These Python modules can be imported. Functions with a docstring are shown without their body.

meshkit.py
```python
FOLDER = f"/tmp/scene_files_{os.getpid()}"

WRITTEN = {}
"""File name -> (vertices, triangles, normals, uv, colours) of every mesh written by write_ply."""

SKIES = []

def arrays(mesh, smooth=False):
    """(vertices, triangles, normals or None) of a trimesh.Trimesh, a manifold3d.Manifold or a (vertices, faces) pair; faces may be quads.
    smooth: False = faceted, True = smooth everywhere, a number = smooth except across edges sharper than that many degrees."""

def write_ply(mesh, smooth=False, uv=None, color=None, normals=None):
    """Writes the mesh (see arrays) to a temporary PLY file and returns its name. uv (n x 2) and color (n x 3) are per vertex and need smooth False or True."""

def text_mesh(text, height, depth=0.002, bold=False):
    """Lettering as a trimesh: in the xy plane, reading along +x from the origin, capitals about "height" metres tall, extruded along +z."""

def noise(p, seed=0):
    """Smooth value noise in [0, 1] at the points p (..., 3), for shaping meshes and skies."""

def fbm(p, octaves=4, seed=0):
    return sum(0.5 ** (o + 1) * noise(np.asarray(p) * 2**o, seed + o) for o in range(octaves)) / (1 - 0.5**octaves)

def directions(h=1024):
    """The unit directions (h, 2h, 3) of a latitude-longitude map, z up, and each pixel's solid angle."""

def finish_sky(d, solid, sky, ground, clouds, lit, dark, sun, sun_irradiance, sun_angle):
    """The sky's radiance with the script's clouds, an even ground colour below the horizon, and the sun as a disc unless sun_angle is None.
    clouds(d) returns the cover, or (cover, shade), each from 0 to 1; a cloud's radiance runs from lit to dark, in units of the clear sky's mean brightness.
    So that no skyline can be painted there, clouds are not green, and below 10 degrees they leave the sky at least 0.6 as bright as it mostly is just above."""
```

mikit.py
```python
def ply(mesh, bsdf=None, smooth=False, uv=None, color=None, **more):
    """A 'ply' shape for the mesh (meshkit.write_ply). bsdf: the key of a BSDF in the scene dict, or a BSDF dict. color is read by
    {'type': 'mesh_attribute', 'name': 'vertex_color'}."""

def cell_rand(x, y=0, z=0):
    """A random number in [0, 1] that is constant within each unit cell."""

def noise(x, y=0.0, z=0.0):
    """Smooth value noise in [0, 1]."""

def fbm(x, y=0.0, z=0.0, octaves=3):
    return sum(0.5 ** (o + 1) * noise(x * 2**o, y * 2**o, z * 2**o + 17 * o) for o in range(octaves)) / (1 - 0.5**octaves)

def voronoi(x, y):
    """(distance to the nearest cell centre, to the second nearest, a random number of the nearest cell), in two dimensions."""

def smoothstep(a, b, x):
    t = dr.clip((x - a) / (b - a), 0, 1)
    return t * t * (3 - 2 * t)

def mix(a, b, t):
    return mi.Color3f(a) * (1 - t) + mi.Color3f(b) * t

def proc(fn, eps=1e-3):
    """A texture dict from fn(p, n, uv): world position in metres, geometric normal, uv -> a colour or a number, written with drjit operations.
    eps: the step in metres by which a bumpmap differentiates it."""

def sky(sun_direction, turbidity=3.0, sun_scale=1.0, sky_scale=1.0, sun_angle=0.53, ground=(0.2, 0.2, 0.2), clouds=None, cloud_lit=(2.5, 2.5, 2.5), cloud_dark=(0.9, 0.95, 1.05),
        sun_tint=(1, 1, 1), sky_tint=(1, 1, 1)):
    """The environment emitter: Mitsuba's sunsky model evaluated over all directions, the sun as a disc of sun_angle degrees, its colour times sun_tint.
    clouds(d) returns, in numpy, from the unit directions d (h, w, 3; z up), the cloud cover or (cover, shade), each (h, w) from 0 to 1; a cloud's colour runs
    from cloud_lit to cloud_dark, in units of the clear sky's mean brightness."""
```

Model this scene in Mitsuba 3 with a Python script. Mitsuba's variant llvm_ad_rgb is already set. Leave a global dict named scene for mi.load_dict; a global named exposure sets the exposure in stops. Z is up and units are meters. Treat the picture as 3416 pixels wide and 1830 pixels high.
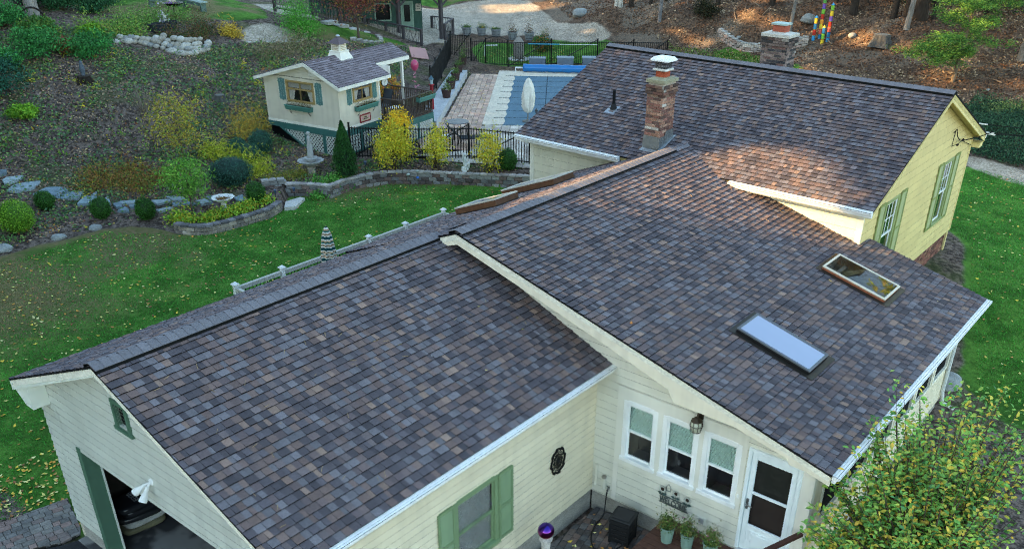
import math, numpy as np, trimesh, mitsuba as mi, mikit, meshkit
import manifold3d as m3
from shapely.geometry import Polygon, box as sbox, LineString, Point
from shapely import affinity, prepare, contains_xy
from shapely.ops import unary_union
from scipy.interpolate import RBFInterpolator
from mikit import noise, fbm, cell_rand, smoothstep, mix, voronoi, proc
import drjit as dr
T = mi.ScalarTransform4f
scene, labels = {}, {}

# ---------------------------------------------------------------- camera, sky, exposure
CAM = np.array([-12.207, -8.166, 11.229])
YAW, PITCH, ROLL, FPX = 0.6660, -0.5250, 0.0140, 2956.5
fw = np.array([math.cos(PITCH) * math.cos(YAW), math.cos(PITCH) * math.sin(YAW), math.sin(PITCH)])
rt = np.cross(fw, [0, 0, 1]); rt /= np.linalg.norm(rt); up0 = np.cross(rt, fw)
upv = -rt * math.sin(ROLL) + up0 * math.cos(ROLL)
scene['camera'] = {'type': 'perspective', 'fov': 2 * math.degrees(math.atan(1708 / FPX)), 'fov_axis': 'x', 'near_clip': 0.1, 'far_clip': 2000.0,
                   'principal_point_offset_x': -87.06 / 3416, 'principal_point_offset_y': -376.2 / 1830,
                   'to_world': T().look_at(origin=CAM.tolist(), target=(CAM + fw).tolist(), up=upv.tolist())}
SUN = np.array([-0.66, 0.75, 0.36])
scene['sky'] = mikit.sky(SUN.tolist(), turbidity=3, sun_scale=.5, sun_tint=(1.0, 0.86, 0.62), sky_tint=(1.13, 1.0, .85))
exposure = 4.65

# ---------------------------------------------------------------- helpers
def s(h, k=1.0):
    """'#rrggbb' -> linear reflectance"""
    v = np.array([int(h[i:i + 2], 16) for i in (1, 3, 5)]) / 255
    return np.where(v < .04045, v / 12.92, ((v + .055) / 1.055) ** 2.4) * k

def pk(c):
    """a colour packed into one (u, v) pair"""
    c = np.clip(np.asarray(c, float), 0.002, .995)
    return np.stack([np.floor(c[..., 0] * 1000) + c[..., 1] * .998, c[..., 2]], -1)

def unpk(uv):
    r = dr.floor(uv.x)
    return mi.Color3f(r / 1000.0, (uv.x - r) / .998, uv.y)

def rng(k): return np.random.default_rng(k)

class MB:
    """mesh builder: pieces with a colour each, placed by a frame (origin, x, y, z axes)"""
    def __init__(self, fr=None):
        self.V, self.F, self.U, self.n, self.fr = [], [], [], 0, fr
    def add(self, v, f, col, fr=None):
        v = np.asarray(v, float); f = np.asarray(f, int)
        if f.shape[1] == 4: f = np.vstack([f[:, [0, 1, 2]], f[:, [0, 2, 3]]])
        fr = fr or self.fr
        if fr is not None:
            v = fr[0] + v @ np.array(fr[1:])
        self.V.append(v); self.F.append(f + self.n); self.n += len(v)
        u = pk(col); self.U.append(np.broadcast_to(u, (len(v), 2)) if u.ndim == 1 else u)
        return self
    def tm(self, m, col, fr=None):
        return self.add(m.vertices, m.faces, col, fr)
    def box(self, x0, x1, y0, y1, z0, z1, col, fr=None):
        v = [[x, y, z] for x in (x0, x1) for y in (y0, y1) for z in (z0, z1)]
        return self.add(v, BOXF, col, fr)
    def bev(self, x0, x1, y0, y1, z0, z1, b, col, fr=None):
        """box with chamfered edges"""
        p = [(x, y, z) for x in (x0, x1) for y in (y0, y1) for z in (z0, z1)]
        c = np.mean(p, 0); q = []
        for P in p:
            d = np.sign(np.array(P) - c) * b
            for k in range(3):
                r = np.array(P) - d; r[k] = P[k]; q.append(r)
        h = trimesh.convex.convex_hull(np.array(q))
        return self.add(h.vertices, h.faces, col, fr)
    def prism(self, poly, y0, y1, col, fr=None):
        """polygon in (x, z) extruded along y"""
        for g in getattr(poly, 'geoms', [poly]):
            if g.is_empty or g.geom_type != 'Polygon' or g.area < 1e-6: continue
            m = trimesh.creation.extrude_polygon(g, y1 - y0, engine='earcut')
            v = np.array(m.vertices); self.add(np.stack([v[:, 0], y0 + v[:, 2], v[:, 1]], 1), m.faces[:, ::-1], col, fr)
        return self
    def flat(self, poly, z0, z1, col, fr=None):
        """polygon in (x, y) extruded along z"""
        for g in getattr(poly, 'geoms', [poly]):
            if g.is_empty or g.geom_type != 'Polygon' or g.area < 1e-6: continue
            m = trimesh.creation.extrude_polygon(g, z1 - z0, engine='earcut')
            v = np.array(m.vertices); v[:, 2] += z0; self.add(v, m.faces, col, fr)
        return self
    def tube(self, pts, r, n, col, fr=None, caps=True):
        p = np.asarray(pts, float); r = np.broadcast_to(r, (len(p),)).astype(float)
        t = np.gradient(p, axis=0); t /= np.linalg.norm(t, axis=1, keepdims=True) + 1e-12
        ref = np.array([0, 0, 1.]) if np.abs(t[:, 2]).max() < .9 else np.array([1., 0.123, 0])
        a = np.cross(t, ref); a /= np.linalg.norm(a, axis=1, keepdims=True) + 1e-12; b = np.cross(t, a)
        an = np.arange(n) * 2 * np.pi / n
        v = (p[:, None] + r[:, None, None] * (np.cos(an)[None, :, None] * a[:, None] + np.sin(an)[None, :, None] * b[:, None])).reshape(-1, 3)
        i, j = np.meshgrid(np.arange(len(p) - 1), np.arange(n), indexing='ij')
        q = np.stack([i * n + j, i * n + (j + 1) % n, (i + 1) * n + (j + 1) % n, (i + 1) * n + j], -1).reshape(-1, 4)
        f = np.vstack([q[:, [0, 1, 2]], q[:, [0, 2, 3]]])
        if caps:
            k = len(v); v = np.vstack([v, p[:1], p[-1:]]); j = np.arange(n); e = (len(p) - 1) * n
            f = np.vstack([f, np.stack([(j + 1) % n, j, j * 0 + k], 1), np.stack([e + j, e + (j + 1) % n, j * 0 + k + 1], 1)])
        if np.ndim(col) == 2: col = np.vstack([np.repeat(col, n, 0)] + ([col[:1], col[-1:]] if caps else []))
        return self.add(v, f, col, fr)
    def bar(self, a, b, w, h, col, fr=None):
        """rectangular bar from a to b, w wide (level), h high"""
        a, b = np.array(a, float), np.array(b, float); d = b - a; L = np.linalg.norm(d); x = d / L
        y = np.cross([0, 0, 1.], x) if abs(x[2]) < .99 else np.array([0, 1., 0]); y /= np.linalg.norm(y); z = np.cross(x, y)
        v = [a + x * l + y * i * w / 2 + z * j * h / 2 for l in (0, L) for i in (-1, 1) for j in (-1, 1)]
        return self.add(v, BOXF, col, fr)
    def lathe(self, prof, n, col, c=(0, 0, 0), fr=None, rfun=None):
        """profile of (radius, z) turned round the z axis"""
        p = np.array(prof, float); an = np.arange(n) * 2 * np.pi / n
        rr = p[:, :1] * (np.ones(n)[None] if rfun is None else rfun(an, p[:, 1:2]))
        v = np.stack([rr * np.cos(an), rr * np.sin(an), np.repeat(p[:, 1:2], n, 1)], -1).reshape(-1, 3) + np.array(c)
        i, j = np.meshgrid(np.arange(len(p) - 1), np.arange(n), indexing='ij')
        q = np.stack([i * n + j, i * n + (j + 1) % n, (i + 1) * n + (j + 1) % n, (i + 1) * n + j], -1).reshape(-1, 4)
        if np.ndim(col) == 2: col = np.repeat(col, n, 0)
        return self.add(v, q, col, fr)
    def blob(self, c, r, col, seed=0, amp=.15, sub=2, freq=1.6, fr=None, flat=None):
        m = trimesh.creation.icosphere(sub); v = m.vertices.copy()
        v *= 1 + amp * (meshkit.fbm(v * freq + seed * 7.3, 2) * 2 - 1)[:, None]
        if flat is not None: v[:, 2] = np.maximum(v[:, 2], flat)
        return self.add(v * np.asarray(r, float) + np.asarray(c, float), m.faces, col, fr)
    def leaves(self, P, size, col, g, tilt=1.0, asp=.55, nrm=None):
        """many small leaf quads (two folded triangles each) at the points P"""
        n = len(P); a = g.normal(size=(n, 3)); a[:, 2] *= tilt; a /= np.linalg.norm(a, axis=1, keepdims=True)
        w = g.normal(size=(n, 3)) if nrm is None else nrm + .5 * g.normal(size=(n, 3))
        b = np.cross(a, w); b /= np.linalg.norm(b, axis=1, keepdims=True) + 1e-9
        c = np.cross(a, b)
        sz = np.broadcast_to(size, (n,))[:, None] * g.uniform(.7, 1.25, (n, 1)); L, W = a * sz, b * sz * asp * .5
        up = c * sz * .12
        v = np.stack([P - L * .5, P + W + up, P + L * .5, P - W + up], 1).reshape(-1, 3)
        k = np.arange(n)[:, None] * 4
        f = np.vstack([k + [0, 1, 2], k + [0, 2, 3]])
        return self.add(v, f, np.repeat(np.broadcast_to(col, (n, 3)), 4, 0))
    def mesh(self):
        return trimesh.Trimesh(np.vstack(self.V), np.vstack(self.F), process=False)
    def put(self, key, bsdf, smooth=False, number=True):
        if number: key = fresh(key)
        scene[key] = mikit.ply(self.mesh(), bsdf, smooth=smooth, uv=np.vstack(self.U))
        return key
BOXF = np.array([[0, 1, 3], [0, 3, 2], [4, 6, 7], [4, 7, 5], [0, 4, 5], [0, 5, 1], [2, 3, 7], [2, 7, 6], [0, 2, 6], [0, 6, 4], [1, 5, 7], [1, 7, 3]])

taken = {}
def fresh(key):
    n = taken.get(key, 0); taken[key] = n + 1
    return key if n == 0 else f'{key}_{n:03d}'

def thing(name, label, cat, group=None, kind=None):
    """the key that a thing's parts start with"""
    k = fresh(name); labels[k] = {'label': label, 'category': cat}
    if group: labels[k]['group'] = group
    if kind: labels[k]['kind'] = kind
    return k
def tag(k, label, cat=None, group=None, kind=None):
    d = labels.setdefault(k, {})
    if label: d['label'] = label
    if cat: d['category'] = cat
    if group: d['group'] = group
    if kind: d['kind'] = kind
    return k
def frame(o, x, z=(0, 0, 1)):
    """right-handed frame: x along, z up, y = z cross x"""
    x = np.array(x, float); x /= np.linalg.norm(x); z = np.array(z, float); y = np.cross(z, x); y /= np.linalg.norm(y)
    return (np.array(o, float), x, y, np.cross(x, y))

# ---------------------------------------------------------------- materials
def mat(name, fn, rough=.7, spec=.3, **more):
    d = {'type': 'principled', 'base_color': proc(fn), 'roughness': rough, 'specular': spec, **more}
    scene[name] = {'type': 'twosided', 'bsdf': d}
mat('paint', lambda p, n, uv: unpk(uv) * (.86 + .13 * fbm(p.x * 2.3, p.y * 2.3, p.z * 4.1) + .08 * smoothstep(.25, .6, fbm(p.x * 7.0, p.y * 7.0, p.z * .7 + 5.0))), .5, .35)
mat('matte', lambda p, n, uv: unpk(uv) * (.68 + .34 * fbm(p.x * 3, p.y * 3, p.z * 3) + .3 * noise(p.x * 31, p.y * 31, p.z * 31)), .9, .15)
mat('shingle', lambda p, n, uv: unpk(uv) * (.62 + .36 * noise(p.x * 55, p.y * 55, p.z * 55) + .28 * noise(p.x * 140, p.y * 140, p.z * 140) + .16 * fbm(p.x * .9, p.y * .9, p.z * .9)), .92, .25)
mat('stone', lambda p, n, uv: unpk(uv) * (.55 + .5 * fbm(p.x * 7, p.y * 7, p.z * 7) + .4 * noise(p.x * 37, p.y * 37, p.z * 37)), .92, .2)
mat('wood', lambda p, n, uv: unpk(uv) * (.7 + .6 * fbm(p.x * 14, p.y * 14, p.z * 3.5)), .75, .25)
mat('bark', lambda p, n, uv: unpk(uv) * (.45 + 1.1 * fbm(p.x * 16, p.y * 16, p.z * 3.2)), .95, .1)
mat('leaf', lambda p, n, uv: unpk(uv) * (.8 + .4 * noise(p.x * 9, p.y * 9, p.z * 9)), .6, .25)
mat('gloss', lambda p, n, uv: unpk(uv), .18, .6)
mat('metal', lambda p, n, uv: unpk(uv) * (.7 + .6 * fbm(p.x * 9, p.y * 9, p.z * 9)), .45, .5, metallic=.75)
mat('mirror_ball', lambda p, n, uv: mix((.32, .03, .06), (.07, .04, .34), smoothstep(.9, 1.15, p.z)), .04, .8, metallic=1.0)
scene['window_glass'] = {'type': 'thindielectric', 'int_ior': 1.52}
scene['coated_glass'] = {'type': 'blendbsdf', 'weight': .55, 'a': {'type': 'thindielectric', 'int_ior': 1.52}, 'b': {'type': 'conductor', 'material': 'Al', 'specular_reflectance': {'type': 'rgb', 'value': [.66, .78, .62]}}}
scene['skylight_glass'] = {'type': 'twosided', 'bsdf': {'type': 'principled', 'base_color': {'type': 'rgb', 'value': [.36, .38, .47]}, 'roughness': .06, 'metallic': .8, 'specular': .9}}
# ---------------------------------------------------------------- the ground
LAWN = [(-14, 22.6), (-1.85, 22.35), (-.15, 22.2), (1.55, 22.1), (2.4, 21.4), (2.75, 20.4), (2.95, 19.75), (3.1, 19.61), (3.6, 19.06), (4.37, 18.9), (5.3, 18.86), (6.2, 18.86), (7.22, 19.31),
        (8.15, 20.34), (8.35, 19.99), (8.78, 19.44), (8.95, 18.8), (9.91, 18.94), (10.71, 18.79), (11.54, 18.39), (12.13, 17.73), (12.86, 16.58), (13.53, 15.38), (14.27, 14.1), (14.65, 13.5), (15.6, 11.9),
        (13, 9), (9, 8.3), (7.6, 7), (7.6, 0), (8.2, -4.4), (8.2, -14), (-14, -14)]
RETW = [(14.95, 13.0), (14.65, 13.5), (14.27, 14.1), (13.53, 15.38), (12.86, 16.58), (12.13, 17.73), (11.54, 18.39), (10.71, 18.79), (9.91, 18.94), (8.95, 18.8), (8.78, 19.44), (8.35, 19.99), (8.0, 20.5), (7.35, 20.85)]
BEDW = [(2.98, 19.95), (3.1, 19.61), (3.6, 19.06), (4.37, 18.9), (5.3, 18.86), (6.2, 18.86), (7.0, 19.2)]
GP = [(-1.07, 23.45, .25), (1.66, 22.58, .25), (-.36, 23.77, .5), (.79, 27.46, 1.1), (.98, 26.99, 1.), (1.95, 25.74, .8), (2.94, 23.4, .6), (4.97, 21.49, .5), (6.45, 20.62, .55), (4.9, 26.65, 1.2), (3.14, 29.16, 1.9),
      (6.84, 29.44, 2.8), (5.26, 32.75, 3.4), (9.32, 27.76, 1.8), (11.98, 28.58, 2.1), (10.69, 30.99, 3.2), (9.5, 33.72, 3.9), (6.94, 35.66, 4.5), (11.98, 32.91, 3.6), (15.9, 32.15, 3.3), (16.36, 35.92, 4.4),
      (19.12, 36.32, 4.3), (17.67, 41.57, 4.8), (8.32, 38.9, 4.9), (8.04, 41.36, 5.6), (12.57, 40.74, 4.9), (23.34, 34.83, 3.4), (23.45, 33.31, 2.9), (27.74, 34.61, 2.4), (29.8, 32.9, 2.), (19.53, 33.65, 3.1),
      (10.97, 24.48, 1.35), (11.51, 26.57, 1.6), (10.08, 20.84, .85), (11.83, 21.42, .95), (9.5, 20.51, .8), (7.79, 20.75, .65), (10.39, 19.3, .8), (12.6, 17.6, .86), (14.32, 14.6, .9), (15.2, 14, .95), (14.22, 17.03, 1.),
      (28.44, 28.72, 1.02), (33.22, 23.46, 1.02), (18.44, 22.0, 1.02), (21.58, 18.71, 1.02), (25, 18, 1.02), (28, 22, 1.02), (16.5, 17, 1.02), (16.5, 19.5, 1.02), (23.5, 25.0, 1.02), (19.2, 21, 1.02), (33.87, 30.18, 1.1), (36.2, 32.11, 1.6), (36.41, 37.73, 2.3), (37.93, 37.23, 2.2), (40.32, 31.94, 2.2),
      (38.24, 41.42, 2.6), (41.35, 38.31, 3.), (38.24, 27.07, 1.9), (39.82, 25.09, 2.9), (40.3, 22.5, 3.8), (39.47, 19.07, 2.6), (38.52, 21.23, 1.9), (40.62, 27.24, 3.6), (40.86, 17.35, 4.2), (39.8, 16.58, 2.6),
      (40.56, 12.03, 3.), (42.81, 13.25, 4.6), (41.03, 8.02, 4.6), (38.53, 6.84, 3.), (36.19, 4.02, 2.6), (40.29, 2.31, 3.5), (47.13, 4.13, 5.), (31.36, 1.6, 2.), (29.55, -.75, 2.2), (46.19, 7.52, 4.9), (26.91, -.47, 1.7),
      (25.31, -.93, 1.5), (23.53, -.71, 1.4), (17.91, -2.32, 1.2), (19.24, -3.47, 1.1), (14.52, -2.33, 1.3), (12.59, -3.89, .8), (11.7, -5.41, .45), (9.23, -4.97, .2), (3.4, 20, .34), (4.4, 19.4, .38), (5.3, 19.3, .4),
      (6.2, 19.4, .42), (7.2, 20, .5), (9.3, 19.5, .7), (12, -8, .5), (20, -10, 1.), (-14, 30, 1.6), (-20, 20, .8), (-14, 45, 5.5), (0, 70, 6.5), (30, 90, 6), (60, 80, 4.5), (90, 60, 6), (100, 30, 7), (120, 0, 8),
      (100, -20, 6), (60, -20, 3), (30, -15, 1.3), (12, 4, 1.2), (14, 8, 1.05), (18, 14, 1.02), (16, 0, 1.6), (20, 0, 1.6), (20.5, 25.6, 1.3), (24.5, 28.5, 1.4), (28.2, 31.3, 1.6), (11.9, 21.6, .95), (14, 22, 1.05), (16, 22.6, 1.05)]
GP = np.array(GP, float)
hill = RBFInterpolator(GP[:, :2], GP[:, 2], kernel='linear', smoothing=.03)
LP = Polygon(LAWN)
left_edge = LineString([(-14, 22.6), (-1.85, 22.35), (-.15, 22.2), (1.55, 22.1), (2.4, 21.4), (2.75, 20.4)])
from shapely import points as spoints, distance as sdist

def ground(x, y):
    """height of the ground"""
    x, y = np.asarray(x, float), np.asarray(y, float); q = spoints(np.ravel(x), np.ravel(y))
    h = hill(np.stack([np.ravel(x), np.ravel(y)], 1))
    low = np.clip(.026 * np.ravel(x), -.04, .6) + .27 * np.exp(-sdist(q, left_edge) / 1.6)
    low = np.where((np.ravel(y) < -1.9) & (np.ravel(x) > 6), np.minimum(low, h), low)
    w = (sdist(q, LP) < .13).astype(float)
    return (low * w + h * (1 - w)).reshape(x.shape)
def gz(x, y): return float(ground(np.array([x]), np.array([y]))[0])

gx = np.unique(np.round(np.r_[np.linspace(-220, -14, 24), np.arange(-14, 2, .25), np.arange(2, 16, .125), np.arange(16, 46, .25), np.linspace(46, 420, 60)], 3))
gy = np.unique(np.round(np.r_[np.linspace(-300, -14, 28), np.arange(-14, 12.5, .25), np.arange(12.5, 21.25, .125), np.arange(21.25, 48, .25), np.linspace(48, 420, 50)], 3))
GX, GY = np.meshgrid(gx, gy, indexing='ij')
GZ = ground(GX, GY)
P3 = np.stack([GX, GY, GX * 0], -1)
inside = contains_xy(LP, GX, GY)
GZ = GZ + np.where(inside, .02, .10) * (meshkit.fbm(P3 * .9, 3) - .5) * np.clip((np.hypot(GX - 22, GY - 20) < 70), 0, 1)
POOLP = Polygon([(18.0, 21.8), (14.0, 21.4), (14.6, 17), (16, 13.8), (20, 12), (36, 22), (30.1, 29.0), (28.8, 29.5)])
GZ = np.where(contains_xy(POOLP, GX, GY), 0.93, GZ)
GZ = np.where(contains_xy(sbox(-7.3, -.3, .3, 7.2), GX, GY), -.12, GZ)
GZ = np.where(contains_xy(sbox(-7.6, -6, .0, .2), GX, GY), np.minimum(GZ, -.06), GZ)
def region(polys, blur=0.0):
    m = np.zeros(GX.shape)
    for p in polys: m = np.maximum(m, contains_xy(Polygon(p), GX, GY))
    from scipy.ndimage import gaussian_filter
    return gaussian_filter(m, blur) if blur else m
grass = region([LAWN[:-3] + [(6.5, 7.2), (-7.4, 7.2), (-7.4, 10.2), (-14, 9.0)], [(9.6, -4.6), (8.4, -6), (9, -14), (24, -14), (25.0, -2.2), (25.6, -.3), (24.5, .3), (18.5, -.4), (17.2, -2.2), (13.2, -3.4)],
                [(9.8, 44), (12.4, 38.6), (14.7, 36.6), (17.1, 35.7), (19.3, 36.0), (20.4, 37.2), (21.6, 40), (21, 48), (10, 50)],
                [(20.6, 35.2), (22.6, 36.4), (23.6, 36.1), (25.2, 34.9), (26.8, 34.2), (27.5, 33.2), (25.3, 33.2), (22.6, 32.9), (20.8, 33.6)],
                [(29.9, 29.6), (31.2, 31.7), (33.9, 33.2), (37.4, 29.6), (38.2, 26), (36, 23.5)], [(36.5, 46), (38, 41.3), (40.5, 41), (43.5, 36.8), (60, 50), (45, 60)],
                [(16.2, 1.5), (36, 19), (39, 18), (37.6, 13), (33.5, 8.6), (30, 6), (27, 4.5), (22, 3)]], 1.2)
gravel = region([[(26.8, 38.5), (28.2, 34.9), (28.0, 32.9), (30.6, 33.2), (32.1, 34.6), (34.6, 34.9), (37.4, 32), (37.3, 28.3), (38.3, 25.6), (39.4, 27.6), (40.2, 31.5), (43.1, 36.8), (40.5, 40.6), (37.9, 41.0), (33, 46)],
                 [(15.7, 33.2), (17.6, 33.5), (19.6, 33.9), (20.5, 34.6), (19.2, 35.6), (17.2, 34.9)], [(20.8, 37.4), (24, 36.9), (25, 41), (22, 41)],
                 [(25.6, .4), (24.9, -.4), (24.2, -2.4), (23.4, -6), (22, -14), (24.5, -14), (25.2, -6), (25.9, -2), (26.6, .3)]], 1.3)
def ground_col(p, n, uv):
    big, mid, fine, tiny = fbm(p.x * .28, p.y * .28, 3.0), fbm(p.x * 1.7, p.y * 1.7, 5.0), noise(p.x * 11, p.y * 11, 7.0), noise(p.x * 34, p.y * 34, 9.0)
    g = smoothstep(.36, .62, uv.x + .32 * (mid - .5))
    turf = mix((.038, .104, .015), (.076, .178, .028), smoothstep(.3, .7, mid)) * (.6 + .5 * fine + .35 * tiny)
    dry = mix((.19, .14, .075), (.10, .105, .04), fine)
    worn = smoothstep(.42, .66, .20 + big + .25 * mid - .010 * (p.x + 12.0) - .045 * dr.maximum(21.0 - p.y, 0.0))
    turf = mix(turf, dry, .92 * worn * smoothstep(14.0, 19.0, p.y))
    mulch = mix((.042, .032, .027), (.19, .145, .12), smoothstep(.25, .8, .55 * fine + .45 * tiny)) * (.65 + .7 * mid)
    mulch = mix(mulch, mix((.045, .075, .02), (.09, .105, .03), fine), .5 * smoothstep(.5, .72, fbm(p.x * .8, p.y * .8, 21.0)))
    wood = mix((.055, .040, .031), (.19, .125, .085), smoothstep(.2, .85, .5 * fine + .5 * tiny)) * (.6 + .7 * mid)
    wood = mix(wood, mix((.16, .14, .11), (.30, .26, .21), tiny), .45 * smoothstep(.5, .7, fbm(p.x * .6, p.y * .6, 31.0)) * smoothstep(36.0, 39.0, p.x))
    base = mix(mulch, wood, smoothstep(26.0, 33.0, p.x))
    stones = mix((.22, .185, .145), (.48, .42, .34), smoothstep(.15, .85, .4 * fine + .6 * tiny)) * (.75 + .45 * mid)
    v = smoothstep(.35, .65, uv.y + .3 * (mid - .5))
    return mix(mix(base, turf, g), stones, v)
scene['ground_cover'] = {'type': 'twosided', 'bsdf': {'type': 'principled', 'base_color': proc(ground_col), 'roughness': .95, 'specular': .1}}
ni, nj = GX.shape
ii, jj = np.meshgrid(np.arange(ni - 1), np.arange(nj - 1), indexing='ij')
a_ = ii * nj + jj
gf = np.stack([a_, a_ + nj, a_ + nj + 1, a_ + 1], -1).reshape(-1, 4)
gv = np.stack([GX, GY, GZ], -1).reshape(-1, 3)
scene['ground'] = mikit.ply(trimesh.Trimesh(gv, np.vstack([gf[:, [0, 1, 2]], gf[:, [0, 2, 3]]]), process=False), 'ground_cover', smooth=True, uv=np.stack([grass, gravel], -1).reshape(-1, 2))
tag('ground', 'sloping garden ground of lawn, leaf litter and bare soil', 'ground', kind='structure')
from scipy.interpolate import RegularGridInterpolator
_gi = RegularGridInterpolator((gx, gy), GZ, bounds_error=False, fill_value=0.0)
def gzs(x, y): return _gi(np.stack([np.ravel(x), np.ravel(y)], 1))
# ---------------------------------------------------------------- the house
CREAM, PALE, YELLOW = s('#dfd4b8'), s('#c9ccc1'), s('#d2bf84')
WHITE, TRIM, GREEN, DGREEN = s('#e6e8e6'), s('#dfdccb'), s('#768d68'), s('#4f6f5c')
CONC, BLACK, DARK = s('#9a978e'), s('#141414'), s('#0d0d0f')
H = thing('house', 'cream and yellow clapboard house of three wings under brown-grey shingle roofs', 'house')

def wall(fr, poly, opens, e, z0, col, thick=.12, found=None):
    """backing panel of the wall and its clapboards, one piece per course; frame x to the right, y inwards"""
    holes = unary_union([sbox(*o) for o in opens]) if opens else Polygon()
    body = poly.difference(holes)
    key = MB(fr).prism(body, 0, thick, col).put(H + '__wall', 'paint')
    u0, _, u1, zt = poly.bounds; i = 0
    while z0 + i * e < zt:
        zb = z0 + i * e
        piece = body.intersection(sbox(u0 - 1, zb, u1 + 1, zb + e + .001)); i += 1
        if piece.is_empty or piece.area < .004: continue
        tone = col * (.97 + .06 * ((i * 7919) % 13) / 13)
        boards = []
        for part in getattr(piece, 'geoms', [piece]):
            a0, _, a1, _ = part.bounds; cuts = [a0]; x = a0 + 1.2 + 2.4 * ((i * 37 + int(a0 * 10)) % 11) / 11
            while x < a1 - .8: cuts.append(x); x += 3.6
            cuts.append(a1)
            for q0, q1 in zip(cuts[:-1], cuts[1:]):
                bd = part.intersection(sbox(q0 + (.0015 if q0 > a0 else 0), -9, q1 - (.0015 if q1 < a1 else 0), 99)); boards += list(getattr(bd, 'geoms', [bd]))
        for jb, part in enumerate(boards):
            tone = col * (.95 + .08 * (((i * 7 + jb * 5) * 7919) % 13) / 13)
            m = MB(); m.prism(part, -.02, -.001, tone)
            if not m.V: continue
            v = np.vstack(m.V); o = v[:, 1] < -.01
            v[o, 1] = -.004 - .017 * np.clip(1 - (v[o, 2] - zb) / e, 0, 1)
            m.V = [fr[0] + v @ np.array(fr[1:])]
            lap_shade = part.intersection(sbox(u0 - 1, zb, u1 + 1, zb + .008))
            if not lap_shade.is_empty: m.prism(lap_shade, -.0235, -.0195, col * .6, fr)  # lap shadow line painted as a darker strip on each board
            m.put(key + '__clapboard', 'paint')
    return key

G_YR, G_ZR, G_S, G_SL, G_X = 3.74, 5.034, .404, .421, -7.46
M_YR, M_ZR, M_S, M_SL, M_X, M_YE, M_XR = 3.12, 5.236, .264, .39, -.47, -4.8, 8.22
N_X, N_Z, N_S, N_XE, N_Y0, N_Y1 = 11.784, 6.686, .409, 7.265, 8.085, -2.24
zg = lambda y: G_ZR - (G_S if y < G_YR else G_SL) * abs(y - G_YR)
zm = lambda y: M_ZR - (M_S if y < M_YR else M_SL) * abs(y - M_YR)
zn = lambda x: N_Z - N_S * abs(x - N_X)

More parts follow.
